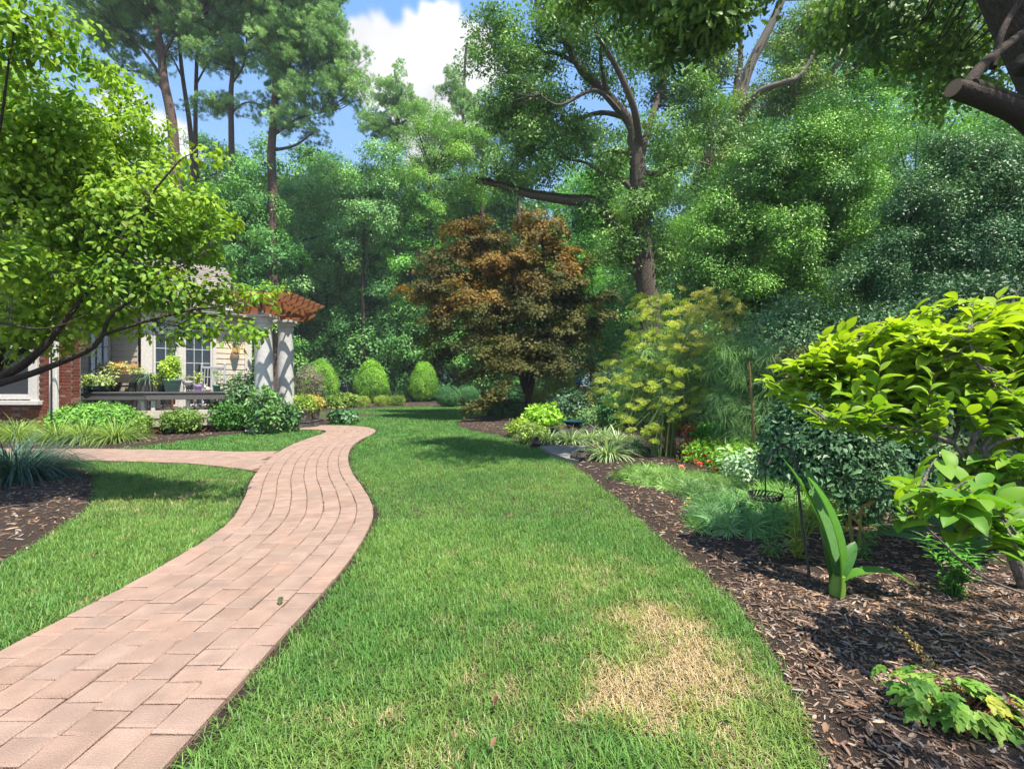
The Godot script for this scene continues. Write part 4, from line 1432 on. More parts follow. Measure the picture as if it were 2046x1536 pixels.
func background_trees() -> void:
	var g1 := [Color(0.024, 0.066, 0.022), Color(0.085, 0.165, 0.048)]
	var g2 := [Color(0.040, 0.090, 0.042), Color(0.130, 0.200, 0.095)]
	var g3 := [Color(0.040, 0.085, 0.020), Color(0.125, 0.195, 0.045)]
	var g4 := [Color(0.017, 0.052, 0.020), Color(0.056, 0.120, 0.038)]
	var g5 := [Color(0.030, 0.090, 0.025), Color(0.090, 0.190, 0.045)]
	var pine := [Color(0.080, 0.170, 0.070), Color(0.210, 0.340, 0.125)]
	# pines: label, depth, trunk, radii, crown, limbs
	var pines := [
		["tall loblolly pine with the thickest leaning trunk, left of the pine stand", 33.0, [[372, 830], [352, 400], [344, 250], [328, 165], [318, 80], [300, 0], [290, -120]], 0.42, [[260, 20, 130, 70], [200, 70, 60, 30], [330, -70, 130, 70], [235, 140, 60, 22, 1.0], [400, 60, 60, 45], [290, 150, 40, 16]], [[[330, 170], [300, 120], [260, 75], [215, 50]], [[322, 120], [350, 70], [400, 40]], [[338, 200], [300, 150], [240, 140]], [[318, 70], [290, 30], [240, 0]]]],
		["slim pine trunk directly right of the thickest leaning pine", 36.0, [[400, 820], [388, 400], [380, 262], [364, 150], [356, 60], [350, -60]], 0.24, [[350, -10, 90, 60], [420, 40, 55, 40], [330, 110, 40, 20]], [[[366, 160], [340, 110], [320, 100]]]],
		["slim straight pine third from the left, standing close beside a leaning one", 37.0, [[396, 820], [392, 400], [390, 260], [392, 140], [396, 20], [398, -80]], 0.22, [[430, -20, 90, 60], [440, 110, 45, 22], [380, 60, 40, 20]], [[[391, 170], [420, 120], [450, 110]]]],
		["pine with a forked top standing between slim and bushy pines", 34.0, [[470, 820], [464, 400], [462, 280], [461, 190], [464, 140], [462, 60], [455, -60]], 0.26, [[440, 110, 60, 40], [520, 60, 70, 50], [470, -10, 90, 60], [420, 205, 55, 22], [500, 205, 50, 18]], [[[462, 168], [486, 130], [492, 80], [486, 20]], [[463, 215], [430, 200], [410, 205]], [[461, 225], [490, 205], [520, 210]]]],
		["broad bushy pine at the right end of the stand, left of the cloud gap", 33.0, [[545, 830], [545, 420], [542, 310], [548, 215], [553, 120], [560, 20], [560, -90]], 0.36, [[600, 90, 85, 70], [560, -20, 110, 70], [650, 60, 60, 60], [690, 140, 55, 50], [620, 190, 70, 40], [560, 150, 50, 40], [640, -40, 60, 60], [600, 250, 60, 22], [720, 190, 30, 30]], [[[550, 200], [600, 170], [650, 150], [700, 150]], [[545, 270], [600, 235], [640, 225]], [[553, 120], [600, 90], [650, 60]], [[543, 300], [590, 290], [630, 260]]]],
		["round topped pine standing against the white cloud", 44.0, [[800, 820], [790, 420], [786, 330], [795, 250], [792, 170], [788, 140]], 0.30, [[785, 180, 48, 42], [740, 240, 40, 35], [825, 220, 40, 40], [780, 250, 60, 40], [750, 180, 22, 22]], [[[792, 290], [760, 245], [735, 230]], [[795, 255], [820, 230], [835, 215]]]],
		["spiky topped pine just left of the big oak's outer leaves", 46.0, [[930, 820], [926, 500], [925, 330], [925, 230], [930, 110], [934, 85]], 0.26, [[905, 150, 22, 36], [945, 110, 22, 30], [930, 200, 40, 50], [885, 180, 18, 22], [900, 260, 40, 30]], []],
		["bare lower trunk of a distant pine seen left under the oak's mossy limb", 40.0, [[968, 830], [966, 560], [962, 420], [965, 320], [970, 200]], 0.26, [[960, 300, 60, 40], [990, 240, 60, 50]], []],
		["bare lower trunk of a distant pine seen right under the oak's mossy limb", 42.0, [[1044, 830], [1042, 560], [1037, 420], [1034, 330], [1030, 220]], 0.22, [[1040, 250, 60, 45], [1060, 180, 50, 45]], []],
	]
	for q in pines:
		var n := 0.0
		for e in q[4]:
			n += e[2] * e[3]
		tree("pine_tree", q[0], "pines at the back of the garden", q[1], q[2], q[3], q[3] * 0.35, "bark_pine", q[4], {"kind": "pine", "mat": "needle", "pads": int(n / 60.0), "padr": 0.6, "padt": 0.3, "per": 6, "lo": 0.7, "hi": 1.1, "dark": pine[0], "light": pine[1], "limbs": q[5], "limb_w": q[3] * 0.36, "from": 0.45, "twig": 0.05, "twig_share": 0.9, "up": 0.8})
	# broadleaved trees: label, depth, trunk, radius, crown, tints, cluster kind
	var broad := [
		["mid green sweetgum behind the house's roof end, left of the pergola", 33.0, [[500, 826], [492, 600], [488, 400]], 0.22, [[480, 400, 75, 80], [420, 480, 60, 80], [520, 520, 60, 110], [500, 680, 70, 100], [430, 600, 50, 90]], g1, "far"],
		["pale topped broadleaf tree directly above the pergola", 38.0, [[602, 822], [600, 560], [605, 400]], 0.2, [[640, 380, 70, 60], [590, 430, 55, 80], [650, 480, 70, 80], [600, 560, 70, 70]], g2, "far"],
		["dark trunked broadleaf tree behind the right pergola column", 39.0, [[655, 824], [652, 640], [655, 540]], 0.2, [[620, 640, 60, 70], [690, 600, 60, 60], [660, 720, 90, 60], [620, 760, 70, 30]], g4, "far"],
		["pale grey green tree with tiered foliage below the round topped pine", 37.0, [[728, 820], [725, 560], [730, 380]], 0.22, [[740, 330, 50, 40], [700, 390, 60, 55], [760, 400, 60, 60], [720, 470, 70, 50]], g2, "far"],
		["deep green tree with low layered boughs behind the left clipped holly", 39.0, [[742, 824], [740, 650], [738, 520]], 0.2, [[740, 560, 60, 70], [700, 660, 60, 70], [770, 640, 60, 60], [730, 730, 80, 50], [790, 720, 50, 60]], g4, "far"],
		["bright green tree left of the bronze maple's crown", 39.0, [[826, 822], [824, 640], [820, 480]], 0.2, [[800, 420, 60, 60], [850, 440, 60, 60], [800, 520, 70, 60], [760, 480, 40, 50], [860, 520, 50, 60]], g5, "far"],
		["shaded tree with teal green boughs behind the right clipped holly", 38.5, [[884, 826], [882, 760], [878, 640]], 0.26, [[830, 620, 60, 50], [880, 600, 60, 60], [840, 700, 60, 50], [900, 700, 60, 50]], g1, "far"],
		["open yellowish oak with visible sky between the leaves, right of the round topped pine", 38.0, [[868, 820], [862, 500], [858, 340]], 0.26, [[860, 260, 55, 60], [830, 330, 55, 50], [900, 330, 55, 50], [860, 400, 70, 50], [930, 290, 40, 50], [950, 380, 40, 40]], g3, "far_fine"],
		["light green tree seen between the mossy limb and the upright oak trunk", 30.0, [[1185, 836], [1180, 620], [1175, 460]], 0.2, [[1160, 370, 50, 40], [1200, 430, 60, 50], [1130, 430, 50, 40], [1180, 500, 60, 50], [1220, 360, 30, 30]], g5, "far_fine"],
		["pale feathery tree far off in the gap left of the bronze maple's top", 58.0, [[996, 800], [995, 640], [995, 500]], 0.25, [[995, 452, 32, 26], [985, 480, 40, 30], [1010, 520, 40, 40]], [Color(0.10, 0.17, 0.06), Color(0.22, 0.30, 0.12)], "far_fine"],
		["sunlit young tree behind the right side of the bronze maple", 27.0, [[1150, 838], [1152, 700], [1155, 560]], 0.12, [[1150, 540, 50, 60], [1200, 560, 50, 60], [1110, 560, 40, 50], [1180, 640, 60, 50]], g5, "far_fine"],
		["deep green understory tree right of the bronze maple's trunk", 25.0, [[1210, 840], [1206, 740], [1200, 640]], 0.12, [[1200, 680, 60, 50], [1240, 620, 60, 60], [1170, 720, 50, 40], [1250, 720, 50, 50]], g4, "far_fine"],
		["dark holly tree behind the yellow fennel's left side", 21.0, [[1262, 830], [1262, 740], [1260, 640]], 0.12, [[1250, 680, 55, 50], [1300, 640, 60, 60], [1230, 740, 45, 40], [1310, 730, 60, 50]], g4, "holly"],
		["tall leafy tree rising behind the bright holly, upper right of the picture", 27.0, [[1660, 830], [1655, 400], [1650, 180]], 0.25, [[1640, 200, 90, 60], [1720, 140, 90, 60], [1600, 130, 70, 50], [1800, 120, 90, 70], [1780, 220, 90, 60], [1700, 60, 90, 50], [1880, 60, 90, 70], [1880, 180, 80, 70], [1590, 60, 50, 50], [1540, 240, 60, 50]], [Color(0.040, 0.100, 0.022), Color(0.120, 0.220, 0.050)], "far_fine"],
		["shadowy tree filling the gap behind the bright holly's right flank", 22.0, [[1840, 832], [1838, 600], [1830, 400]], 0.2, [[1800, 330, 100, 70], [1900, 300, 100, 80], [1980, 260, 90, 80], [1850, 430, 100, 80], [1990, 400, 90, 90]], g1, "far_fine"],
		["distant dark tree behind the pines' trunks left of the house roof", 46.0, [[330, 800], [330, 500], [330, 400]], 0.25, [[300, 330, 60, 40], [360, 400, 80, 70], [420, 290, 40, 30], [460, 340, 50, 40], [250, 420, 90, 80], [140, 380, 90, 80]], g4, "far"],
	]
	for q in broad:
		var n := 0.0
		for e in q[4]:
			n += e[2] * e[3]
		var m: float = q[1] / F
		var fine_: bool = q[6] != "far"
		tree("broadleaf_tree" if q[6] != "holly" else "holly_tree", q[0], "trees of the wood behind the garden", q[1], q[2], q[3], q[3] * 0.4, "bark_dark", q[4], {"kind": q[6], "mat": "leaf", "pads": int(n * m * m / (0.26 if fine_ else 0.36)), "padr": 1.05 if fine_ else 1.3, "padt": 0.4, "per": 9 if fine_ else 10, "dark": q[5][0] * Color(1.35, 1.65, 1.3), "light": q[5][1] * Color(1.2, 1.45, 1.1), "twig": 0.05, "twig_share": 0.5})
	# the wood beyond, read as one mass
	var wood := Node3D.new()
	wood.name = "far_wood"
	add_child(wood)
	wood.set_meta("kind", "stuff")
	wood.set_meta("label", "dense dark wood closing off the view behind the separate trees")
	wood.set_meta("category", "wood")
	var pads := []
	for k in 2300:
		var a := r(-1.05, 1.05)
		var far := r(52.0, 72.0)
		if k < 520:
			far = r(38.0, 50.0)
		var p := Vector3(sin(a) * far * 1.15, 0, -cos(a) * far)
		var top := 9.5 if k < 520 else r(13.0, 24.0)
		if p.x > 6.0:
			top += 5.0
		p.y = r(0.2, top)
		pads.append([p, 1.7, 0.9])
	for k in 1500:
		var far := r(43.0, 54.0)
		var p := px(r(330, 1080) if k < 1100 else r(1080, 2000), 0, far)
		p.y = r(3.0, 24.0 if k < 1100 else 30.0) * r(0.75, 1.0)
		pads.append([p, 1.6, 0.8])
	crown(wood, "far", M.leaf, pads, 10, 1.2, 1.9, Color(0.036, 0.105, 0.034), Color(0.105, 0.225, 0.060), 0.6, "crown")


func oaks() -> void:
	var green := [Color(0.036, 0.098, 0.024), Color(0.105, 0.200, 0.048)]
	# the big oak right of the maple
	var limbs := [
		[[1285, 560, 0.0, 0.30], [1258, 505], [1242, 468], [1215, 430], [1185, 405], [1140, 402], [1090, 395], [1050, 388], [1000, 372], [950, 362]],
		[[1272, 300, 0.0, 0.24], [1262, 250], [1236, 215], [1200, 175], [1165, 145], [1135, 95], [1108, 50], [1075, 10], [1060, -40]],
		[[1150, 125, 0.3, 0.1], [1105, 105, 0.6], [1060, 115, 0.8], [1020, 145, 1.0]],
		[[1280, 300, 0.0, 0.16], [1268, 220, -1.0], [1240, 150, -1.4], [1215, 105, -1.8], [1190, 60, -2.0], [1180, 0, -2.2]],
		[[1278, 320, 0.0, 0.16], [1310, 210, 1.0], [1335, 140, 1.6], [1350, 90, 2.0], [1390, 40, 2.2]],
		[[1288, 345, 0.0, 0.12], [1330, 345, 0.4], [1370, 320, 0.8], [1420, 330, 1.2]],
		[[1272, 400, 0.0, 0.13], [1250, 365], [1210, 350], [1170, 325], [1140, 320]],
		[[1266, 310, 0.0, 0.1], [1225, 300, -0.5], [1185, 318, -0.8]],
		[[1262, 240, 0.0, 0.12], [1200, 225, 0.7], [1130, 250, 1.2], [1090, 290, 1.6], [1050, 310, 1.8]],
		[[1240, 225, 0.0, 0.1], [1190, 180, -1.5], [1120, 210, -2.0], [1080, 190, -2.2]],
		[[1215, 190, 0.0, 0.09], [1200, 100, -1.0], [1230, 40, -1.5], [1225, -20, -1.5]],
	]
	var ells := [[990, 60, 50, 55], [1040, 130, 70, 50], [1000, 200, 55, 50], [1080, 210, 80, 50], [1110, 60, 70, 60], [1180, 40, 70, 60, -1.5], [1160, 260, 80, 45], [1060, 300, 70, 40], [1230, 130, 60, 50], [1300, 90, 70, 60, 1.5], [1340, 180, 60, 60, 1.5], [1000, 340, 60, 25], [960, 120, 30, 40], [1200, 330, 60, 40], [1340, 290, 60, 50], [1400, 240, 50, 60, 2.0], [1240, 430, 70, 40], [1180, 420, 40, 25], [1320, 400, 50, 40], [1230, 500, 60, 45], [1300, 520, 60, 60, 1.0], [1390, 60, 60, 60, 2.0], [1100, 350, 40, 25], [1040, 375, 50, 14]]
	var oak := tree("oak_tree", "big spreading oak with a mossy horizontal limb, right of the bronze maple", "", 19.0, [[1302, 833], [1300, 640], [1290, 560], [1284, 470], [1278, 390], [1274, 330], [1268, 270]], 0.44, 0.3, "bark_oak", ells, {"kind": "oak", "mat": "leaf", "pads": 300, "padr": 0.7, "padt": 0.32, "per": 9, "lo": 0.75, "hi": 1.15, "dark": green[0], "light": green[1], "limbs": limbs, "from": 0.3, "twig": 0.035, "deep": 0.9, "shell": 0.5})
	# moss along the top of the mossy limb
	var moss := MB.new()
	var up := Vector3(0, 0.14, 0.02)
	var line := []
	for q in limbs[0].slice(2):
		line.append(px(q[0], q[1], 19.0) - oak.position + up)
	line = spline(line, 4)
	moss.tube(line, taper(0.17, 0.06, line.size()), 7)
	part(oak, "moss", moss.mesh(), M.moss)
	# the grey forked oak further right
	tree("oak_tree", "grey barked oak forking against blue sky, above the bright holly's left shoulder", "", 23.0, [[1462, 822], [1462, 500], [1464, 330], [1466, 270], [1478, 200], [1500, 130], [1528, 75], [1552, 25], [1575, -30]], 0.36, 0.16, "bark_grey", [[1420, 120, 50, 60], [1590, 90, 50, 40], [1450, 250, 50, 50], [1540, 200, 60, 40], [1640, 60, 60, 50], [1600, 180, 60, 40], [1420, 330, 50, 50], [1500, 290, 50, 40], [1680, 20, 80, 40], [1450, 20, 60, 50]], {"kind": "oak", "mat": "leaf", "pads": 180, "padr": 0.8, "padt": 0.35, "per": 8, "dark": Color(0.045, 0.095, 0.025), "light": Color(0.130, 0.210, 0.055), "limbs": [[[1468, 245, 0.0, 0.2], [1474, 160], [1480, 120], [1478, 60], [1470, -10]], [[1470, 260, 0.0, 0.17], [1510, 190, -1.0], [1565, 165, -1.5], [1600, 150, -1.5], [1632, 90, -1.5], [1650, 10, -1.5]], [[1655, 150, 1.0, 0.16], [1690, 110, 1.0], [1720, 75, 1.0], [1790, 35, 1.0], [1850, 5, 1.0]], [[1715, 78, 1.0, 0.09], [1712, 40, 1.0], [1735, -10, 1.0]]], "from": 0.35, "twig": 0.04})
	# bright and dark hollies on the right
	tree("holly_tree", "broad bright green holly tree, tallest of the right hand evergreens", "", 15.5, [[1570, 852], [1572, 700], [1580, 560], [1588, 400]], 0.14, 0.05, "bark_dark", [[1600, 290, 110, 55], [1680, 260, 70, 50], [1520, 360, 100, 60], [1660, 380, 110, 70], [1440, 450, 80, 60], [1560, 480, 120, 70], [1700, 480, 90, 70], [1420, 540, 80, 50], [1530, 590, 110, 60], [1660, 580, 100, 50], [1400, 600, 70, 40]], {"kind": "holly", "mat": "leaf_glossy", "pads": 560, "padr": 0.42, "padt": 0.26, "per": 12, "dark": Color(0.026, 0.085, 0.018), "light": Color(0.105, 0.230, 0.035), "twig": 0.025, "from": 0.2, "deep": 0.7, "shell": 0.35})
	tree("holly_tree", "dark blue green glossy holly tree at the right edge behind the big leaved shrub", "", 12.0, [[1930, 870], [1930, 700], [1925, 520]], 0.12, 0.04, "bark_dark", [[1860, 420, 80, 50], [1950, 350, 90, 60], [1790, 500, 70, 50], [1920, 500, 120, 70], [2030, 440, 90, 110], [1860, 600, 100, 50], [1990, 620, 100, 60], [1830, 370, 40, 30], [1740, 560, 70, 40], [2040, 330, 50, 50], [1900, 300, 40, 30]], {"kind": "holly", "mat": "leaf_glossy", "pads": 420, "padr": 0.38, "padt": 0.24, "per": 12, "lo": 0.7, "hi": 1.0, "dark": Color(0.018, 0.066, 0.028), "light": Color(0.064, 0.140, 0.058), "twig": 0.02, "from": 0.2, "deep": 0.7, "shell": 0.35})
	# the old leaning oak at the upper right corner, its crown spreading over the bed and the camera
	var base := Vector3(8.95, -0.08, -5.6)
	var t := thing("oak_tree", "huge leaning oak trunk with a sawn mossy limb in the upper right corner", "tree", base)
	var b := MB.new()
	var trunk := spline([Vector3(0, 0, 0), Vector3(-0.35, 1.4, 0), Vector3(-0.95, 3.2, -0.1), Vector3(-1.75, 5.2, -0.3), Vector3(-2.5, 7.0, -0.4), Vector3(-3.2, 9.0, -0.6)], 6)
	b.tube(trunk, taper(0.78, 0.5, trunk.size(), 0.7), 18)
	var cut := [px(2110, 290, 5.5) - base, px(2046, 232, 5.2) - base, px(1985, 203, 5.0) - base, px(1938, 186, 4.9) - base, px(1906, 176, 4.85) - base]
	part(t, "trunk", b.mesh(), M.bark_old)
	b = MB.new()
	b.tube(spline(cut, 5), taper(0.12, 0.088, 21), 12)
	var fork := spline([px(1930, 182, 4.9) - base, px(1955, 140, 4.95) - base, px(2000, 100, 5.05) - base, px(2060, 55, 5.2) - base], 5)
	b.tube(fork, taper(0.06, 0.04, fork.size()), 9)
	var thin := spline([px(1985, 135, 5.0) - base, px(2005, 60, 5.05) - base, px(2046, -10, 5.1) - base], 5)
	b.tube(thin, taper(0.035, 0.03, thin.size()), 7)
	part(t, "sawn_limb", b.mesh(), M.bark_dark)
	var face := MB.new()
	var ax: Vector3 = (cut[4] - cut[3]).normalized()
	face.tube([cut[4], cut[4] + ax * 0.006], [0.083, 0.083], 14)
	part(t, "cut_face", face.mesh(), M.cut_wood)
	var ms := MB.new()
	var ml := []
	for p in cut:
		ml.append(p + Vector3(-0.01, 0.05, 0.02))
	ms.tube(spline(ml.slice(0, 4), 5), taper(0.098, 0.078, 16), 10)
	part(t, "moss", ms.mesh(), M.moss)
	var hole := MB.new()
	hole.tube([px(2052, 128, 5.3) - base, px(2049, 128, 5.2) - base], [0.13, 0.02], 10)
	part(t, "knot", hole.mesh(), M.bark_dark)
	var limb2 := spline([Vector3(-2.55, 7.1, -0.4), Vector3(-4.2, 7.8, -1.0), Vector3(-6.0, 7.7, -1.7), Vector3(-7.4, 8.1, -2.4)], 6)
	var limb3 := spline([Vector3(-2.3, 6.6, -0.4), Vector3(-2.0, 7.6, 1.6), Vector3(-2.2, 8.0, 4.2), Vector3(-3.0, 8.2, 6.0)], 6)
	var lb := MB.new()
	lb.tube(limb2, taper(0.22, 0.06, limb2.size()), 9)
	lb.tube(limb3, taper(0.22, 0.06, limb3.size()), 9)
	var pads := pads_in([
		[px(1370, 40, 7.2) - base, Vector3(0.75, 0.45, 0.7)], [px(1300, 10, 7.6) - base, Vector3(0.5, 0.4, 0.6)], [px(1440, 5, 7.0) - base, Vector3(0.6, 0.4, 0.7)],
		[px(1200, -60, 8.2) - base, Vector3(0.9, 0.5, 0.9)]], 46, 0.34, 0.22)
	pads += pads_in([[px(1830, 45, 9.0) - base, Vector3(1.1, 0.6, 1.0)], [px(1930, 120, 9.0) - base, Vector3(0.7, 0.7, 0.9)], [px(1720, 10, 9.5) - base, Vector3(1.2, 0.5, 1.0)]], 60, 0.4, 0.22)
	# the crown above the bed, outside the picture
	pads += pads_in([
		[Vector3(5.4, 8.0, 0.7) - base, Vector3(0.9, 0.5, 0.7)], [Vector3(7.4, 8.6, 1.8) - base, Vector3(1.6, 1.0, 1.9)], 
		[Vector3(2.4, 8.3, -7.2) - base, Vector3(1.9, 0.6, 1.1)], [Vector3(2.2, 9.3, -5.7) - base, Vector3(1.3, 0.4, 0.8)], [Vector3(8.5, 9.4, -3.5) - base, Vector3(1.8, 1.0, 1.8)], [Vector3(4.4, 7.9, 1.2) - base, Vector3(0.5, 0.4, 0.5)]], 140, 0.5, 0.3, 0.5)
	twigs(lb, [trunk.slice(20), limb2, limb3], pads, 0.02, 0.8, 0.15, 0.15)
	part(t, "branches", lb.mesh(), M.bark_dark).set_meta("kind", "stuff")
	crown(t, "oak_near", M.leaf, pads, 11, 0.75, 1.1, Color(0.026, 0.070, 0.014), Color(0.085, 0.160, 0.030), 0.6, "crown")


func near_left_tree() -> void:
	var base := Vector3(-6.0, -0.05, -5.3)
	var t := thing("redbud_tree", "light green heart leaved tree overhanging from the left edge before the house", "tree", base)
	var b := MB.new()
	var lines := []
	for l in [
		[[-110, 1010, 5.3, 0.12], [-80, 900, 5.3], [-50, 820, 5.25], [-20, 770, 5.2], [0, 752, 5.15]],
		[[0, 765, 5.15, 0.043], [60, 747, 5.05], [125, 722, 4.95], [180, 697, 4.9], [205, 668, 4.9], [215, 640, 4.9], [260, 600, 4.9], [330, 550, 5.0], [420, 500, 5.1]],
		[[0, 752, 5.15, 0.05], [40, 733, 5.1], [72, 706, 5.0], [95, 685, 5.0], [130, 640, 5.0], [170, 590, 5.0], [220, 540, 4.9], [270, 470, 4.9], [300, 390, 4.9]],
		[[-40, 760, 5.2, 0.05], [0, 735, 5.3], [60, 690, 5.4], [100, 675, 5.5], [150, 640, 5.6]],
		[[-20, 770, 5.2, 0.045], [20, 640, 5.4], [60, 500, 5.4], [85, 380, 5.3], [85, 280, 5.3], [90, 160, 5.2], [100, 60, 5.2]],
		[[60, 500, 5.4, 0.04], [130, 420, 5.5], [190, 340, 5.5], [215, 250, 5.5], [260, 190, 5.5]],
		[[-60, 640, 5.0, 0.02], [0, 645, 4.6], [60, 656, 4.4], [100, 655, 4.4], [135, 645, 4.4], [170, 628, 4.5]],
		[[-40, 600, 4.8, 0.022], [-30, 400, 4.2], [0, 250, 4.0], [20, 100, 3.9], [40, 0, 3.9]],
		[[300, 390, 4.9, 0.012], [350, 330, 4.9], [375, 310, 4.9], [410, 300, 4.9]],
		[[205, 668, 4.9, 0.02], [300, 640, 4.9], [380, 620, 5.0], [440, 612, 5.0], [480, 600, 5.1], [540, 575, 5.2]],
		[[300, 640, 4.9, 0.012], [380, 655, 5.0], [450, 660, 5.0], [500, 668, 5.0]],
	]:
		var pts := []
		for q in l:
			pts.append(px(q[0], q[1], q[2]) - base)
		var s := spline(pts, 5)
		b.tube(s, taper(l[0][3], l[0][3] * 0.1, s.size(), 0.8), 8)
		lines.append(s)
	part(t, "trunk", b.mesh(), M.bark_dark)
	var ells := [[20, 60, 90, 90, -1.1], [80, 230, 130, 110, -0.2], [40, 380, 120, 100, 0.0], [190, 320, 120, 90, 0.3], [270, 400, 130, 80, 0.2], [160, 480, 150, 80, 0.2], [330, 480, 110, 60, 0.1], [110, 590, 130, 55, 0.3], [260, 570, 120, 50, 0.0], [360, 590, 90, 30, 0.0], [410, 430, 50, 50, 0.1], [60, 670, 110, 40, 0.1], [30, 620, 90, 50, 0.2], [200, 640, 90, 28, 0.1], [20, 520, 80, 70, -0.6], [-60, 300, 120, 250, 0.0], [300, 290, 50, 50, 0.4], [470, 590, 60, 22, 0.2], [400, 665, 60, 14, 0.1], [130, 90, 50, 60, -0.6], [380, 660, 50, 12, 0.0], [500, 665, 26, 12, 0.0], [250, 215, 40, 36, 0.4], [215, 150, 30, 40, 0.3]]
	var eb := ells_at(base, 5.1, ells, 0.75)
	var pads := pads_in(eb, 1350, 0.19, 0.09, 0.5)
	# thin outlying boughs carry leaves too
	for e in [[430, 505, 5.1], [450, 555, 5.1], [420, 300, 4.9], [380, 310, 4.9], [395, 400, 5.0], [545, 578, 5.2], [520, 592, 5.2], [485, 655, 5.0], [455, 660, 5.0], [430, 640, 5.0], [500, 668, 5.0], [440, 470, 5.0], [455, 450, 5.0]]:
		pads.append([px(e[0], e[1], e[2]) - base, 0.14, 0.05])
	var tw := MB.new()
	twigs(tw, lines, pads, 0.012, 0.8, 0.1)
	part(t, "branches", tw.mesh(), M.bark_grey).set_meta("kind", "stuff")
	# heart shaped leaves: the nearest ones are parts of their own, the rest one mass
	var heart := [0.08, 0.75, 1.0, 0.85, 0.5, 0.18, 0.0]
	var lm := []
	for k in 3:
		var m := MB.new()
		m.leaf(Vector3.ZERO, Vector3(0, 0, -1), Vector3.UP, 0.076 + 0.007 * k, 0.055, heart, 0.12 + 0.06 * k, 0.35 + 0.3 * k, 0.02)
		lm.append(m.mesh())
	var sp := []
	for k in 3:
		var m := MB.new()
		for j in 9:
			var d := rdir()
			d.y *= 0.35
			var q := r(0.75, 1.25)
			m.col = Color(q * r(0.9, 1.15), q, q * 0.9)
			var nr := (Vector3.UP + rdir() * 0.35 + Vector3(0.12, 0, 0)).normalized()
			var out := (d.normalized() + Vector3(0.35, -0.35, 0.0) + rdir() * 0.3).normalized()
			m.leaf(d * 0.15 * pow(rng.randf(), 0.4), out, nr, r(0.055, 0.085), r(0.036, 0.05), [0.1, 0.9, 0.85, 0.45, 0.0], 0.14, r(0.3, 0.9), 0.02)
		sp.append(m.mesh())
	C["redbud"] = sp
	crown(t, "redbud", M.leaf_thin, pads, 3, 0.8, 1.15, Color(0.070, 0.150, 0.020), Color(0.175, 0.275, 0.032), 0.9, "leaves")
	var order := pads.duplicate()
	order.sort_custom(func(p, q): return (p[0] + base - Vector3(0, EYE, 0)).length() < (q[0] + base - Vector3(0, EYE, 0)).length())
	var tones := []
	for k in 5:
		var m: StandardMaterial3D = M.leaf.duplicate()
		m.albedo_color = Color(0.055, 0.12, 0.016).lerp(Color(0.19, 0.25, 0.02), k / 4.0).linear_to_srgb()
		tones.append(m)
	for k in 280:
		var pad: Array = order[k % 200]
		var d := rdir()
		var at: Vector3 = pad[0] + Vector3(d.x * 0.2, d.y * 0.08, d.z * 0.2)
		var y := (Vector3.UP + rdir() * 0.5).normalized()
		part(t, "leaf", lm[k % 3], tones[rng.randi() % 5], Transform3D(basis_y(y, r(0, TAU), r(0.85, 1.25)), at))


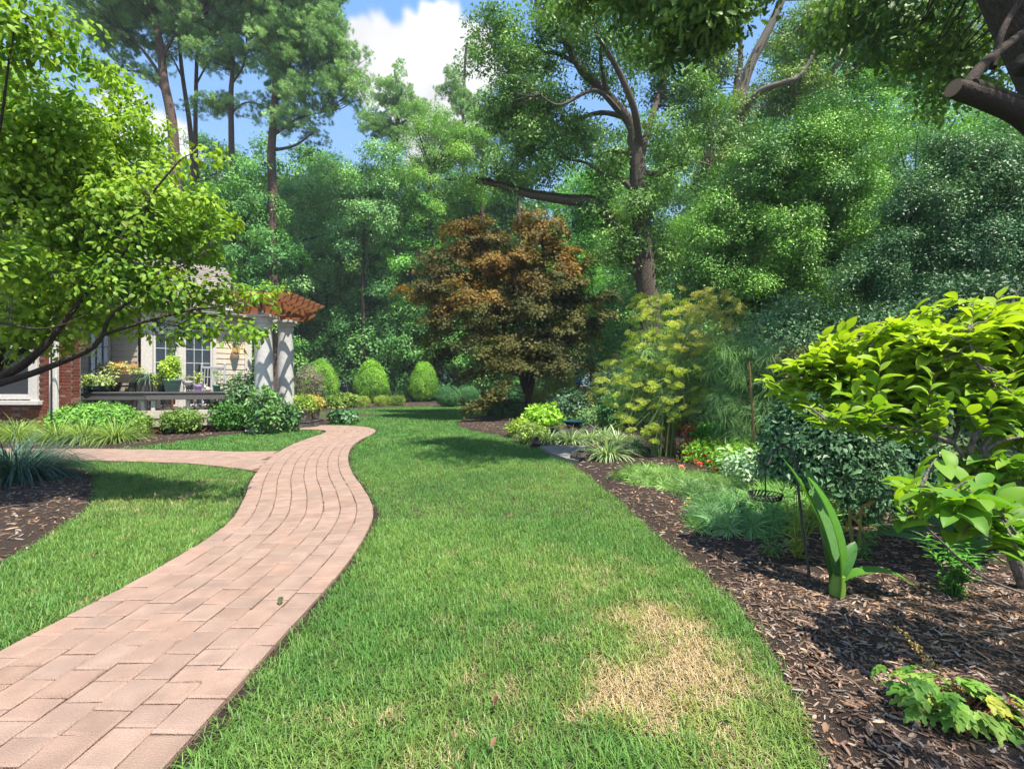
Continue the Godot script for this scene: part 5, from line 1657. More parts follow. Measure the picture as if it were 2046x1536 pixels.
func maple() -> void:
	var z := 18.6
	var base := Vector3((1055.0 - 1023.0) / F * z, -0.02, -z)
	var t := thing("maple_tree", "Japanese maple with layered bronze and orange foliage in the middle of the garden", "tree", base)
	var b := MB.new()
	var lines := []
	for l in [
		[[1055, 836, 0.0, 0.2], [1056, 800, 0.0], [1052, 775, 0.0]],
		[[1052, 785, 0.0, 0.13], [1040, 745, -0.2], [1020, 700, -0.4], [1000, 640, -0.3], [975, 560, 0.0], [950, 480, 0.0], [935, 430, 0.0]],
		[[1056, 790, 0.0, 0.14], [1066, 745, 0.3], [1072, 690, 0.4], [1080, 610, 0.4], [1085, 520, 0.3], [1085, 450, 0.2]],
		[[1050, 770, 0.1, 0.09], [1060, 700, -0.6], [1040, 640, -1.0], [1030, 560, -1.0]],
		[[1020, 700, -0.4, 0.07], [960, 660, -0.6], [900, 610, -0.4], [840, 580, 0.0]],
		[[1072, 690, 0.4, 0.07], [1120, 650, 0.5], [1160, 610, 0.6], [1230, 590, 0.6]],
		[[1042, 750, -0.2, 0.06], [980, 740, -0.8], [930, 750, -1.0], [900, 770, -1.0]],
		[[1066, 745, 0.3, 0.06], [1110, 730, 0.2], [1150, 735, 0.0]],
	]:
		var pts := []
		for q in l:
			pts.append(px(q[0], q[1], z + q[2]) - base)
		var s := spline(pts, 5)
		b.tube(s, taper(l[0][3], l[0][3] * 0.4, s.size()), 8)
		lines.append(s)
	part(t, "trunk", b.mesh(), M.bark_dark)
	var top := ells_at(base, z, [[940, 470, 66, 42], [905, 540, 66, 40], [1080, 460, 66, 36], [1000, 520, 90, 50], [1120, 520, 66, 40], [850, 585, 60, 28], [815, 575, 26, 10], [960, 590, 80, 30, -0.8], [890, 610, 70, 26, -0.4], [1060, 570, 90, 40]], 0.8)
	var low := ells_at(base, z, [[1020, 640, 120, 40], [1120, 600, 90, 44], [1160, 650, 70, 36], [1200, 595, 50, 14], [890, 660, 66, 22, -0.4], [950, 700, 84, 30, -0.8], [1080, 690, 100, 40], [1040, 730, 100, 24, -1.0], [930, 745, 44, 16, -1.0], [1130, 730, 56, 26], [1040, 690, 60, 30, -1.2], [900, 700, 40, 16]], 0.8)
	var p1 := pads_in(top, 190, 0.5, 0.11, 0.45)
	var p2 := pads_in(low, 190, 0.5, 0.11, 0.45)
	# a low bough hanging over the lawn's edge
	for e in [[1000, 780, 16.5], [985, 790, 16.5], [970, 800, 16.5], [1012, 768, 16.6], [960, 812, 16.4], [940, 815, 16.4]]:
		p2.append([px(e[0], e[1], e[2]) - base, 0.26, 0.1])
	var tw := MB.new()
	twigs(tw, lines, p1 + p2, 0.03, 0.8, 0.05)
	part(t, "branches", tw.mesh(), M.bark_dark).set_meta("kind", "stuff")
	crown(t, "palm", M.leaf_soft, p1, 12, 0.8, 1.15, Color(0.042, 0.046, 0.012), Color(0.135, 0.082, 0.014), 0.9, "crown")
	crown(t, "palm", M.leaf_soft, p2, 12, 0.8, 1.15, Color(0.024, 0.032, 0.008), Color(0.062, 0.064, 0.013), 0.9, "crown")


# ---------------------------------------------------------------- shrubs and flowers

# a leafy shrub: leaf clusters on and in an ellipsoid, a few stems below
func shrub(called: String, label: String, group: String, at: Vector3, size: Vector3, kind: String, material: String, count: int, s: float, dark: Color, light: Color, o := {}) -> Node3D:
	var t := thing(called, label, "shrub", at, 0.0, group)
	var lift: float = o.get("lift", 0.0)
	var pads := []
	var mid := Vector3(0, size.y + lift, 0)
	var cone: float = o.get("cone", 0.0)
	for k in count:
		var d := rdir()
		var p: Vector3 = d * size * pow(rng.randf(), o.get("shell", 0.22))
		if cone > 0.0:
			var f := 1.0 - cone * (p.y / size.y + 0.3)
			p.x *= f
			p.z *= f
		if o.get("box", false):
			p = Vector3(clampf(p.x * 1.25, -size.x, size.x), clampf(p.y * 1.35, -size.y, size.y), clampf(p.z * 1.25, -size.z, size.z))
		p += mid
		if p.y < 0.03:
			p.y = r(0.03, 0.1)
		pads.append([p, 0.03, 0.03, (d + Vector3.UP * 0.5).normalized()])
	if o.get("stems", 4) > 0:
		var b := MB.new()
		b.col = Color(0.13, 0.10, 0.07)
		for k in o.get("stems", 4):
			var a := r(0, TAU)
			var e: Vector3 = mid + Vector3(cos(a), r(-0.3, 0.5), sin(a)) * size * r(0.3, 0.75)
			var w: float = o.get("stem_w", size.y * 0.035)
			b.tube(spline([Vector3(cos(a) * w * 2.0, -0.05, sin(a) * w * 2.0), e * Vector3(0.35, 0.45, 0.35), e], 3), taper(w, w * 0.35, 7), 6)
		part(t, "stems", b.mesh(), M.stem)
	crown(t, kind, M[material], pads, 1, s * 0.8, s * 1.2, dark, light, 1.0)
	return t

# a clump of arching strap leaves
func strap_clump(called: String, label: String, category: String, group: String, at: Vector3, count: int, ln: float, wd: float, bend: float, col: Color, edge: Color, spread := 0.12, mt := "leaf") -> Node3D:
	var t := thing(called, label, category, at, r(0, TAU), group)
	var b := MB.new()
	for k in count:
		var a := r(0, TAU)
		var out := Vector3(cos(a), 0, sin(a))
		var lean := r(0.05, 0.9)
		b.col = col.lerp(edge, pow(rng.randf(), 1.2)) * r(0.8, 1.2) * 1.5
		b.blade(out * r(0, spread), (Vector3.UP + out * lean).normalized(), out, ln * r(0.65, 1.15), wd * r(0.8, 1.2), bend * r(0.5, 1.2), 6)
	part(t, "leaves", b.mesh(), M[mt]).set_meta("kind", "stuff")
	return t

const GREEN_D := Color(0.030, 0.085, 0.020)
const GREEN_L := Color(0.100, 0.200, 0.035)

func back_shrubs() -> void:
	# clipped hollies on the far side of the lawn
	var g := "clipped egg shaped hollies along the back bed"
	for q in [[742, 806, 33, 41, "bright green egg shaped clipped holly, left of the pair across the lawn"], [846, 803, 29, 38, "bright green egg shaped clipped holly, right of the pair across the lawn"]]:
		var p := gp(q[0], q[1])
		var m := -p.z / F
		shrub("clipped_holly", q[4], g, Vector3(p.x, 0.0, p.z), Vector3(q[2] * m, q[3] * m, q[2] * m), "box", "leaf_glossy", 1100, 1.0, Color(0.040, 0.120, 0.014), Color(0.150, 0.300, 0.030), {"cone": 0.3, "lift": 0.12, "shell": 0.16, "stems": 5})
	var p0 := gp(640, 806)
	shrub("clipped_holly", "bright green bushy holly behind the stone planters right of the pergola", g, p0, Vector3(1.25, 1.5, 1.2), "box", "leaf_glossy", 1000, 1.0, Color(0.040, 0.120, 0.014), Color(0.140, 0.280, 0.030), {"cone": 0.3, "shell": 0.2})
	shrub("butterfly_bush", "dusky purple tinged bush leaning before the holly right of the pergola", "", gp(618, 812), Vector3(0.75, 0.9, 0.7), "far_fine", "leaf_soft", 60, 0.7, Color(0.075, 0.085, 0.060), Color(0.150, 0.130, 0.110), {"lift": 0.5})
	# low clipped shrubs in front of them
	g = "low clipped shrubs edging the back lawn"
	for q in [[724, 813, 11, "small clipped shrub left of the left egg shaped holly"], [765, 812, 12, "small clipped shrub under the right side of the left egg shaped holly"], [793, 811, 11, "small clipped shrub midway between the two egg shaped hollies"]]:
		var p := gp(q[0], q[1])
		var m := -p.z / F
		shrub("low_shrub", q[3], g, p, Vector3(q[2] * 1.05, q[2] * 0.8, q[2]) * m, "box", "leaf", 260, 0.7, Color(0.055, 0.100, 0.018), Color(0.180, 0.240, 0.040), {"box": true, "shell": 0.15})
	for q in [[690, 815, 20, 13, "spreading mixed perennial left of the small clipped shrubs"], [662, 817, 14, 11, "low yellow green perennial behind the right stone planter"]]:
		var p := gp(q[0], q[1])
		var m := -p.z / F
		shrub("perennial", q[4], "", p, Vector3(q[2], q[3], q[2]) * m, "broad", "leaf", 120, 1.2, Color(0.050, 0.110, 0.022), Color(0.150, 0.220, 0.050), {"shell": 0.3, "stems": 0})
	strap_clump("ornamental_grass", "dark blue green grass clump between the two egg shaped hollies", "ornamental grass", "", gp(788, 804), 240, 1.9, 0.035, 1.5, Color(0.020, 0.060, 0.030), Color(0.045, 0.11, 0.05), 0.25)
	# round boxwoods under the maple
	g = "round boxwoods beyond the maple"
	for q in [[896, 812, 23, "round clipped boxwood, leftmost of those beyond the maple"], [930, 806, 20, "round boxwood peeping up behind the left two"], [938, 810, 20, "round boxwood second from the left, beyond the maple's low bough"], [1012, 812, 24, "round boxwood close left of the maple's trunk"], [1035, 806, 18, "lighter round boxwood touching the maple's trunk behind"], [1150, 815, 18, "bluish round boxwood right of the maple, before the dark gap"]]:
		var p := gp(q[0], q[1])
		var m := -p.z / F
		var pale: bool = q[3].begins_with("lighter")
		shrub("boxwood", q[3], g, p, Vector3(q[2], q[2] * 0.86, q[2]) * m, "box", "leaf", 700, 0.75, Color(0.020, 0.075, 0.030) * (1.5 if pale else 1.0), Color(0.060, 0.150, 0.060) * (1.4 if pale else 1.0), {"shell": 0.1, "stems": 2})
	shrub("rounded_camellia", "large domed evergreen with sunlit yellow green top right of the maple's trunk", "", gp(1100, 822), Vector3(1.25, 1.3, 1.1), "box", "leaf_glossy", 900, 0.8, Color(0.022, 0.055, 0.018), Color(0.120, 0.180, 0.035), {"shell": 0.18})
	var blue := thing("garden_ornament", "small blue glazed ball glinting in the dark gap right of the maple", "ornament", px(1156, 763, 24.0))
	var ball := SphereMesh.new()
	ball.radius = 0.16
	ball.height = 0.32
	var bm := mat("blue_ball", lin(0.02, 0.16, 0.5), 0.15)
	bm.vertex_color_use_as_albedo = false
	part(blue, "glass_ball", ball, bm)
	var st := MB.new()
	st.lathe([Vector2(0.16, -1.15), Vector2(0.1, -1.0), Vector2(0.06, -0.6), Vector2(0.09, -0.16), Vector2(0.0, -0.13)], Vector3.ZERO, 14)
	part(blue, "pedestal", st.mesh(), M.rust_iron)
	strap_clump("ornamental_grass", "pale variegated grass clump right of the bluish round boxwood", "ornamental grass", "", gp(1178, 822), 200, 1.35, 0.03, 1.6, Color(0.09, 0.16, 0.08), Color(0.28, 0.32, 0.20), 0.2)
	strap_clump("ornamental_grass", "light green grass tuft against the maple trunk's left side", "ornamental grass", "", gp(1040, 816), 140, 1.1, 0.03, 1.4, Color(0.06, 0.15, 0.05), Color(0.14, 0.26, 0.09), 0.2)
	shrub("rhododendron", "dark leaved low shrub at the left foot of the maple, by the lawn's point", "", gp(1010, 834), Vector3(0.85, 0.36, 0.6), "broad", "leaf_glossy", 210, 0.9, Color(0.016, 0.050, 0.020), Color(0.050, 0.110, 0.040), {"shell": 0.4})
	shrub("rhododendron", "dark leaved rounded shrub right of the maple, behind the lime green perennial", "", gp(1135, 842), Vector3(0.75, 0.55, 0.6), "broad", "leaf_glossy", 210, 0.85, Color(0.016, 0.050, 0.026), Color(0.055, 0.110, 0.055), {"shell": 0.35})
	shrub("low_shrub", "small yellow green clipped mound above the dark rounded shrub", "", gp(1125, 828), Vector3(0.5, 0.42, 0.45), "tiny", "leaf", 420, 1.6, Color(0.07, 0.12, 0.018), Color(0.19, 0.24, 0.03), {"lift": 0.45})
	shrub("low_shrub", "small golden clipped mound left of the fennel, behind the birdbath", "", gp(1165, 832), Vector3(0.45, 0.32, 0.4), "tiny", "leaf", 380, 1.5, Color(0.09, 0.12, 0.018), Color(0.22, 0.22, 0.03), {"lift": 0.35})
	shrub("low_shrub", "mounded shrub with small dull leaves climbing the rusty obelisk", "", gp(1232, 838), Vector3(0.52, 0.75, 0.5), "small", "leaf", 800, 2.0, Color(0.05, 0.085, 0.025), Color(0.15, 0.17, 0.05), {"lift": 0.5})

	var o := thing("obelisk_trellis", "rusty iron obelisk topped by a ring, left of the yellow fennel", "trellis", gp(1231, 838))
	var z := -o.position.z
	var top := px(1231, 724, z) - o.position
	var ob := MB.new()
	for k in 4:
		var a := TAU * k / 4 + 0.5
		var foot := Vector3(cos(a) * 0.36, 0, sin(a) * 0.36)
		ob.tube(spline([foot, foot * 0.9 + Vector3(0, top.y * 0.5, 0), foot * 0.45 + Vector3(0, top.y * 0.82, 0), top], 4), taper(0.011, 0.011, 13), 6)
	part(o, "legs", ob.mesh(), M.rust_iron)
	var rg := MB.new()
	var ring := []
	for k in 25:
		var a := TAU * k / 24
		ring.append(top + Vector3(cos(a) * 0.14, 0.15 + sin(a) * 0.14, 0))
	rg.tube(ring, taper(0.011, 0.011, 25), 6)
	rg.tube([top + Vector3(0, -0.1, 0), top + Vector3(0, 0.3, 0)], [0.009, 0.009], 6)
	part(o, "ring_finial", rg.mesh(), M.rust_iron)
	# evergreens standing behind the fennel and the right bed
	var big := [
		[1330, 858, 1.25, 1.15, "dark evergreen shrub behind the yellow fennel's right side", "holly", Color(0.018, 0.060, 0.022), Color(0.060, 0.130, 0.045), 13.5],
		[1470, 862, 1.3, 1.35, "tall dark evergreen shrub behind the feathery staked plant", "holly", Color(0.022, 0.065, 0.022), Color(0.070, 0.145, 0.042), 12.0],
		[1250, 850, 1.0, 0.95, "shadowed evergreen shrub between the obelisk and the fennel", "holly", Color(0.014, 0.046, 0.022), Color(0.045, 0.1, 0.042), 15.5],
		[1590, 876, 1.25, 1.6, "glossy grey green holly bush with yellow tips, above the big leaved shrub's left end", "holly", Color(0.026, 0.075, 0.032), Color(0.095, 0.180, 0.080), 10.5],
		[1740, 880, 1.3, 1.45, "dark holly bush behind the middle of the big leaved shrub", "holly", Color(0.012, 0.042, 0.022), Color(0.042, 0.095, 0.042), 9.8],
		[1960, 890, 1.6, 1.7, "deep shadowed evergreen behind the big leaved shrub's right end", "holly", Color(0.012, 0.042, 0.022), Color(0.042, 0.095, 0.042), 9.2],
	]
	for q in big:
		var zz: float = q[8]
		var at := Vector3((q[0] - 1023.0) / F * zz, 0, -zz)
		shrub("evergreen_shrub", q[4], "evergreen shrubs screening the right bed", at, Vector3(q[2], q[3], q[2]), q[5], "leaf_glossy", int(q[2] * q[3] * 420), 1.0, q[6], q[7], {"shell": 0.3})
	shrub("brown_tinged_viburnum", "viburnum with browned clusters and bronze tips along the right edge above the big leaved shrub", "", Vector3(5.6, 0, -6.6), Vector3(1.7, 0.98, 0.9), "medium", "leaf", 1000, 1.2, Color(0.045, 0.075, 0.025), Color(0.135, 0.130, 0.040), {"lift": 0.15, "shell": 0.3})
	shrub("camellia", "dull brownish green camellia behind the bamboo stake", "", Vector3(5.15, 0, -8.7), Vector3(0.8, 0.95, 0.7), "medium", "leaf_glossy", 620, 1.1, Color(0.030, 0.050, 0.020), Color(0.095, 0.105, 0.035), {"lift": 0.05, "shell": 0.3})
	shrub("camellia", "broad leaved dark camellia low behind the big shrub's stems", "", Vector3(4.9, 0, -5.2), Vector3(0.9, 0.62, 0.6), "medium", "leaf_glossy", 600, 1.2, Color(0.022, 0.052, 0.022), Color(0.070, 0.110, 0.045), {"shell": 0.3})


func deck_shrubs() -> void:
	var g := "shrubs planted along the deck's foot"
	var list := [
		[60, 872, 62, 18, 0.0, "dark low azalea under the big screened window", "small", Color(0.03, 0.07, 0.02), Color(0.09, 0.13, 0.03), 700],
		[165, 874, 58, 30, 0.1, "fresh green gardenia with pale tips before the brick corner", "small", Color(0.035, 0.11, 0.022), Color(0.11, 0.24, 0.045), 1100],
		[215, 876, 52, 32, 0.05, "bushy green gardenia with a yellowed leaf, before the bench's left half", "small", Color(0.035, 0.11, 0.022), Color(0.11, 0.24, 0.045), 1000],
		[268, 874, 30, 20, 0.35, "open azalea with bare lower stems below the bench's middle joint", "small", Color(0.045, 0.10, 0.02), Color(0.15, 0.23, 0.04), 230],
		[362, 868, 38, 22, 0.3, "vase shaped azalea showing tan branching stems before the lattice", "small", Color(0.045, 0.10, 0.02), Color(0.14, 0.22, 0.04), 240],
		[458, 862, 40, 32, 0.05, "rounded dense green shrub right of the vase shaped azalea", "small", Color(0.03, 0.10, 0.018), Color(0.10, 0.24, 0.03), 820],
	]
	for q in list:
		var p := gp(q[0], q[1])
		var m := -p.z / F
		shrub("azalea" if q[5].contains("azalea") else "gardenia" if q[5].contains("gardenia") else "rounded_shrub", q[5], g, p, Vector3(q[2], q[3] * (1.0 - q[4] * 0.5), q[2] * 0.75) * m, q[6], "leaf", q[9], 1.25, q[7], q[8], {"lift": q[3] * m * q[4] * 1.6, "stems": 9, "stem_w": 0.014, "shell": 0.35})
	shrub("low_perennial", "pale broad leaved low plant at the foot of the rounded dense shrub", g, gp(512, 858), Vector3(0.55, 0.22, 0.4), "broad", "leaf", 60, 0.8, Color(0.06, 0.13, 0.04), Color(0.17, 0.28, 0.10), {"shell": 0.4, "stems": 0})
	shrub("hydrangea", "tall leafy shrub growing round the nearer pergola column", g, Vector3(-6.62, 0, -12.75), Vector3(0.44, 0.6, 0.38), "broad", "leaf", 130, 0.85, Color(0.03, 0.09, 0.03), Color(0.10, 0.2, 0.06), {"shell": 0.4, "stems": 7, "stem_w": 0.012})
	shrub("hydrangea", "grey green leafy perennial with dusky red heads left of the nearer column", g, px(486, 868, 13.4) * Vector3(1, 0, 1), Vector3(0.6, 0.75, 0.45), "medium", "leaf_soft", 230, 1.2, Color(0.05, 0.11, 0.05), Color(0.17, 0.24, 0.13), {"shell": 0.45, "lift": 0.15, "stems": 7, "stem_w": 0.01})
	shrub("hydrangea", "dark leaved shrub filling the foot between the two columns", g, Vector3(-6.25, 0, -13.3), Vector3(0.26, 0.36, 0.28), "broad", "leaf", 80, 0.8, Color(0.025, 0.08, 0.03), Color(0.08, 0.17, 0.06), {"shell": 0.4, "stems": 5, "stem_w": 0.01})
	shrub("hosta", "dark drooping leafed plant right of the wooden step", "", gp(682, 846), Vector3(0.55, 0.2, 0.35), "broad", "leaf_glossy", 50, 0.9, Color(0.02, 0.06, 0.03), Color(0.05, 0.12, 0.05), {"shell": 0.45, "stems": 0})
	# grass clumps
	var pale_a := Color(0.10, 0.19, 0.035)
	var pale_b := Color(0.27, 0.36, 0.12)
	var gg := "arching golden green grasses between the side path and the gardenias"
	for q in [[35, 888, "golden green grass clump at the left picture edge, beside the path to the left"], [112, 890, "golden green grass clump second from left, its blades reaching the side path"], [168, 891, "golden green grass clump in the middle of the row by the side path"], [232, 891, "golden green grass clump at the right end of the row, next to the island lawn"]]:
		strap_clump("grass_clump", q[2], "ornamental grass", gg, gp(q[0], q[1] - 6), 620, 0.85, 0.010, 1.9, pale_a, pale_b, 0.14)
	strap_clump("mondo_grass", "dark blue green weeping grass mound on the shaded left bed", "ornamental grass", "", Vector3(-6.75, 0, -6.5), 900, 0.95, 0.012, 2.3, Color(0.018, 0.055, 0.035), Color(0.07, 0.13, 0.10), 0.42)
	strap_clump("mondo_grass", "second dark weeping grass mound behind, against the left picture edge", "ornamental grass", "", Vector3(-7.6, 0, -7.2), 700, 0.9, 0.012, 2.3, Color(0.018, 0.055, 0.035), Color(0.07, 0.13, 0.10), 0.4)


func leafy_top(parent: Node3D, kind: String, at: Vector3, size: Vector3, count: int, s: float, dark: Color, light: Color) -> void:
	var pads := []
	for k in count:
		var d := rdir()
		pads.append([at + d * size * pow(rng.randf(), 0.35), 0.02, 0.02, (d + Vector3.UP).normalized()])
	crown(parent, kind, M.leaf, pads, 1, s * 0.8, s * 1.2, dark, light, 0.9)

func pot_mesh(r_low: float, r_top: float, h: float, rim: float, col: Color, sides := 24) -> ArrayMesh:
	var b := MB.new()
	b.col = col
	b.lathe([Vector2(0, 0), Vector2(r_low, 0), Vector2(lerpf(r_low, r_top, 0.8), h - rim), Vector2(r_top + 0.012, h - rim + 0.004), Vector2(r_top + 0.012, h), Vector2(r_top - 0.012, h), Vector2(r_top - 0.02, h - 0.04), Vector2(0, h - 0.04)], Vector3.ZERO, sides)
	return b.mesh()

func deck_things() -> void:
	var yb := 1.105
	var lime := [Color(0.11, 0.19, 0.02), Color(0.26, 0.36, 0.05)]
	# stone planters on the step
	for q in [[-6.43, -14.72, "weathered stone planter with yellow green plants on the step's front corner"], [-6.45, -15.35, "weathered stone planter with bronze foliage farther back on the step"]]:
		var t := thing("stone_planter", q[2], "planter", Vector3(q[0], 0.175, q[1]), 0.0, "pair of stone planters on the wooden step")
		var b := MB.new()
		b.lathe([Vector2(0, 0), Vector2(0.19, 0), Vector2(0.2, 0.03), Vector2(0.215, 0.2), Vector2(0.24, 0.3), Vector2(0.275, 0.32), Vector2(0.275, 0.38), Vector2(0.24, 0.38), Vector2(0.23, 0.34), Vector2(0, 0.34)], Vector3.ZERO, 28)
		part(t, "bowl", b.mesh(), M.stone_planter)
		leafy_top(t, "medium", Vector3(0, 0.52, 0), Vector3(0.33, 0.2, 0.3), 90, 0.9, Color(0.07, 0.14, 0.025), Color(0.22, 0.3, 0.05) if q[1] > -15.0 else Color(0.26, 0.2, 0.06))
	# pots on the bench rail
	var p := thing("flower_pot", "dark green bowl with a variegated pale plant, leftmost on the bench rail", "pot", Vector3(px(190, 783, 12.35).x, yb, -12.38))
	part(p, "bowl", pot_mesh(0.17, 0.26, 0.17, 0.03, Color(0.012, 0.05, 0.04)), M.ceramic)
	leafy_top(p, "broad", Vector3(0, 0.3, 0), Vector3(0.42, 0.16, 0.25), 40, 0.6, Color(0.12, 0.18, 0.06), Color(0.34, 0.38, 0.16))
	p = thing("saucer", "pale grey tray lying at the left end of the bench rail", "tray", Vector3(px(160, 781, 12.4).x, yb, -12.38))
	box_part(p, "tray", M.white_column, Vector3(0, 0.015, 0), Vector3(0.4, 0.03, 0.16), 0.008)
	p = thing("flower_pot", "large blue green tub with a lime coloured bush on the bench rail", "pot", Vector3(px(346, 783, 12.6).x, yb, -12.56))
	part(p, "tub", pot_mesh(0.16, 0.21, 0.34, 0.06, Color(0.10, 0.17, 0.16)), M.ceramic)
	leafy_top(p, "medium", Vector3(-0.03, 0.62, 0), Vector3(0.2, 0.32, 0.2), 130, 0.75, lime[0], lime[1])
	p = thing("flower_pot", "dark green pot half hidden left of the large blue green tub", "pot", Vector3(px(322, 783, 12.6).x, yb, -12.6))
	part(p, "pot", pot_mesh(0.08, 0.12, 0.18, 0.03, Color(0.012, 0.05, 0.04)), M.ceramic)
	leafy_top(p, "medium", Vector3(0, 0.3, 0), Vector3(0.16, 0.14, 0.14), 30, 0.7, Color(0.08, 0.14, 0.03), Color(0.2, 0.24, 0.06))
	p = thing("post_block", "short pale square block between the blue green tub and the white bowl", "block", Vector3(px(364, 783, 12.7).x, yb, -12.66))
	box_part(p, "block", M.white_column, Vector3(0, 0.09, 0), Vector3(0.08, 0.18, 0.08), 0.006)
	p = thing("planter_bowl", "white footed bowl on a dark stand on the bench rail", "bowl", Vector3(px(374, 783, 12.75).x, yb, -12.75))
	var wb := MB.new()
	wb.lathe([Vector2(0, 0.13), Vector2(0.05, 0.13), Vector2(0.04, 0.155), Vector2(0.09, 0.19), Vector2(0.118, 0.24), Vector2(0.122, 0.29), Vector2(0.105, 0.29), Vector2(0, 0.27)], Vector3.ZERO, 24)
	part(p, "bowl", wb.mesh(), M.white_paint)
	var sd := MB.new()
	for k in 4:
		var a := TAU * k / 4 + 0.7
		sd.bar(Vector3(cos(a) * 0.09, 0, sin(a) * 0.09), Vector3(cos(a) * 0.07, 0.12, sin(a) * 0.07), 0.014, 0.014)
	sd.bx(Vector3(0, 0.122, 0), Vector3(0.16, 0.014, 0.16))
	part(p, "stand", sd.mesh(), M.black_iron)
	leafy_top(p, "small", Vector3(0, 0.36, 0), Vector3(0.09, 0.08, 0.09), 10, 0.6, Color(0.08, 0.1, 0.08), Color(0.2, 0.22, 0.18))
	p = thing("flower_pot", "lilac purple pot with lime leaves and a matching saucer on the bench rail", "pot", Vector3(px(395, 783, 12.85).x, yb, -12.86))
	part(p, "pot", pot_mesh(0.07, 0.095, 0.19, 0.06, Color(0.30, 0.22, 0.40)), M.ceramic)
	var sc := MB.new()
	sc.col = Color(0.30, 0.22, 0.40)
	sc.lathe([Vector2(0, 0), Vector2(0.12, 0), Vector2(0.13, 0.02), Vector2(0.12, 0.02), Vector2(0.11, 0.008), Vector2(0, 0.008)], Vector3.ZERO, 22)
	part(p, "saucer", sc.mesh(), M.ceramic)
	leafy_top(p, "broad", Vector3(0, 0.36, 0), Vector3(0.08, 0.14, 0.08), 9, 0.5, lime[0], Color(0.36, 0.36, 0.08))
	p = thing("figurine", "small white rabbit figurine on a terracotta saucer on the bench rail", "figurine", Vector3(px(412, 783, 12.9).x, yb, -12.92), 0.4)
	var fg := MB.new()
	fg.lathe([Vector2(0, 0.015), Vector2(0.045, 0.02), Vector2(0.06, 0.06), Vector2(0.05, 0.1), Vector2(0.025, 0.125), Vector2(0, 0.13)], Vector3(0.02, 0, 0), 14)
	fg.lathe([Vector2(0, 0.09), Vector2(0.03, 0.1), Vector2(0.036, 0.13), Vector2(0.02, 0.16), Vector2(0, 0.165)], Vector3(-0.045, 0, 0.01), 12)
	for s in [-0.012, 0.014]:
		fg.tube([Vector3(-0.045 + s, 0.15, 0.01), Vector3(-0.04 + s * 1.5, 0.19, 0.0), Vector3(-0.03 + s * 1.8, 0.225, -0.005)], [0.009, 0.012, 0.003], 6)
	part(p, "body", fg.mesh(), M.white_paint)
	var ts := MB.new()
	ts.lathe([Vector2(0, 0), Vector2(0.08, 0), Vector2(0.09, 0.018), Vector2(0, 0.014)], Vector3.ZERO, 18)
	part(p, "saucer", ts.mesh(), M.terracotta)
	p = thing("flower_pot", "small green pot with a thin wispy plant near the right end of the rail", "pot", Vector3(px(430, 783, 12.95).x, yb, -13.0))
	part(p, "pot", pot_mesh(0.07, 0.095, 0.18, 0.04, Color(0.02, 0.13, 0.08)), M.ceramic)
	var wp := MB.new()
	wp.col = Color(0.1, 0.2, 0.08)
	for k in 5:
		wp.tube(spline([Vector3(0, 0.15, 0), Vector3(r(-0.05, 0.05), 0.4, 0), Vector3(r(-0.12, 0.12), r(0.5, 0.66), r(-0.05, 0.05))], 3), taper(0.005, 0.002, 7), 4)
	part(p, "stems", wp.mesh(), M.stem)
	leafy_top(p, "small", Vector3(0.02, 0.5, 0), Vector3(0.12, 0.18, 0.08), 12, 0.7, Color(0.1, 0.18, 0.07), Color(0.2, 0.3, 0.12))
	# planter table and seats on the deck
	var tz := -13.0
	p = thing("planter_table", "dark wooden trough table planted with variegated foliage behind the bench rail", "planter table", Vector3(px(247, 0, 13.0).x, 0.63, tz))
	var tb := MB.new()
	tb.bx(Vector3(0, 0.83, 0), Vector3(1.15, 0.24, 0.5), 0.01)
	part(p, "trough", tb.mesh(), M.dark_wood)
	for s in [[-0.42, 0.18], [0.38, 0.18], [-0.42, -0.18], [0.38, -0.18]]:
		box_part(p, "leg", M.dark_wood, Vector3(s[0], 0.355, s[1]), Vector3(0.15, 0.71, 0.06), 0.006)
	leafy_top(p, "broad", Vector3(-0.15, 1.06, 0), Vector3(0.62, 0.16, 0.25), 60, 0.55, Color(0.10, 0.15, 0.05), Color(0.30, 0.32, 0.12))
	leafy_top(p, "small", Vector3(-0.1, 1.15, 0), Vector3(0.5, 0.14, 0.2), 30, 0.8, Color(0.25, 0.09, 0.03), Color(0.32, 0.14, 0.05))
	p = thing("spider_plant", "blue green spider plant spilling from a tall square stand on the deck", "potted plant", Vector3(px(297, 0, 12.95).x, 0.63, -12.95))
	box_part(p, "stand", M.grey_wood, Vector3(0, 0.42, 0), Vector3(0.4, 0.84, 0.34), 0.01)
	var sb := MB.new()
	for k in 130:
		var a := r(0, TAU)
		var out := Vector3(cos(a), 0, sin(a))
		sb.col = Color(0.06, 0.15, 0.09).lerp(Color(0.16, 0.27, 0.17), rng.randf())
		sb.blade(Vector3(0, 0.84, 0) + out * r(0, 0.12), (Vector3.UP + out * r(0.3, 1.4)).normalized(), out, r(0.35, 0.62), 0.02, r(1.2, 2.6), 6)
	part(p, "leaves", sb.mesh(), M.leaf).set_meta("kind", "stuff")
	# teak chairs
	var ch := thing("teak_chair", "orange teak armchair left of the planter table", "chair", Vector3(px(182, 0, 13.3).x, 0.63, -13.3), 0.3, "teak chairs on the deck")
	for s in [-0.26, 0.26]:
		box_part(ch, "leg", M.teak, Vector3(s, 0.21, 0.24), Vector3(0.055, 0.42, 0.055))
		box_part(ch, "leg", M.teak, Vector3(s, 0.47, -0.24), Vector3(0.055, 0.94, 0.055))
		box_part(ch, "armrest", M.teak, Vector3(s, 0.65, 0.02), Vector3(0.07, 0.035, 0.56))
		box_part(ch, "arm_post", M.teak, Vector3(s, 0.535, 0.24), Vector3(0.05, 0.2, 0.05))
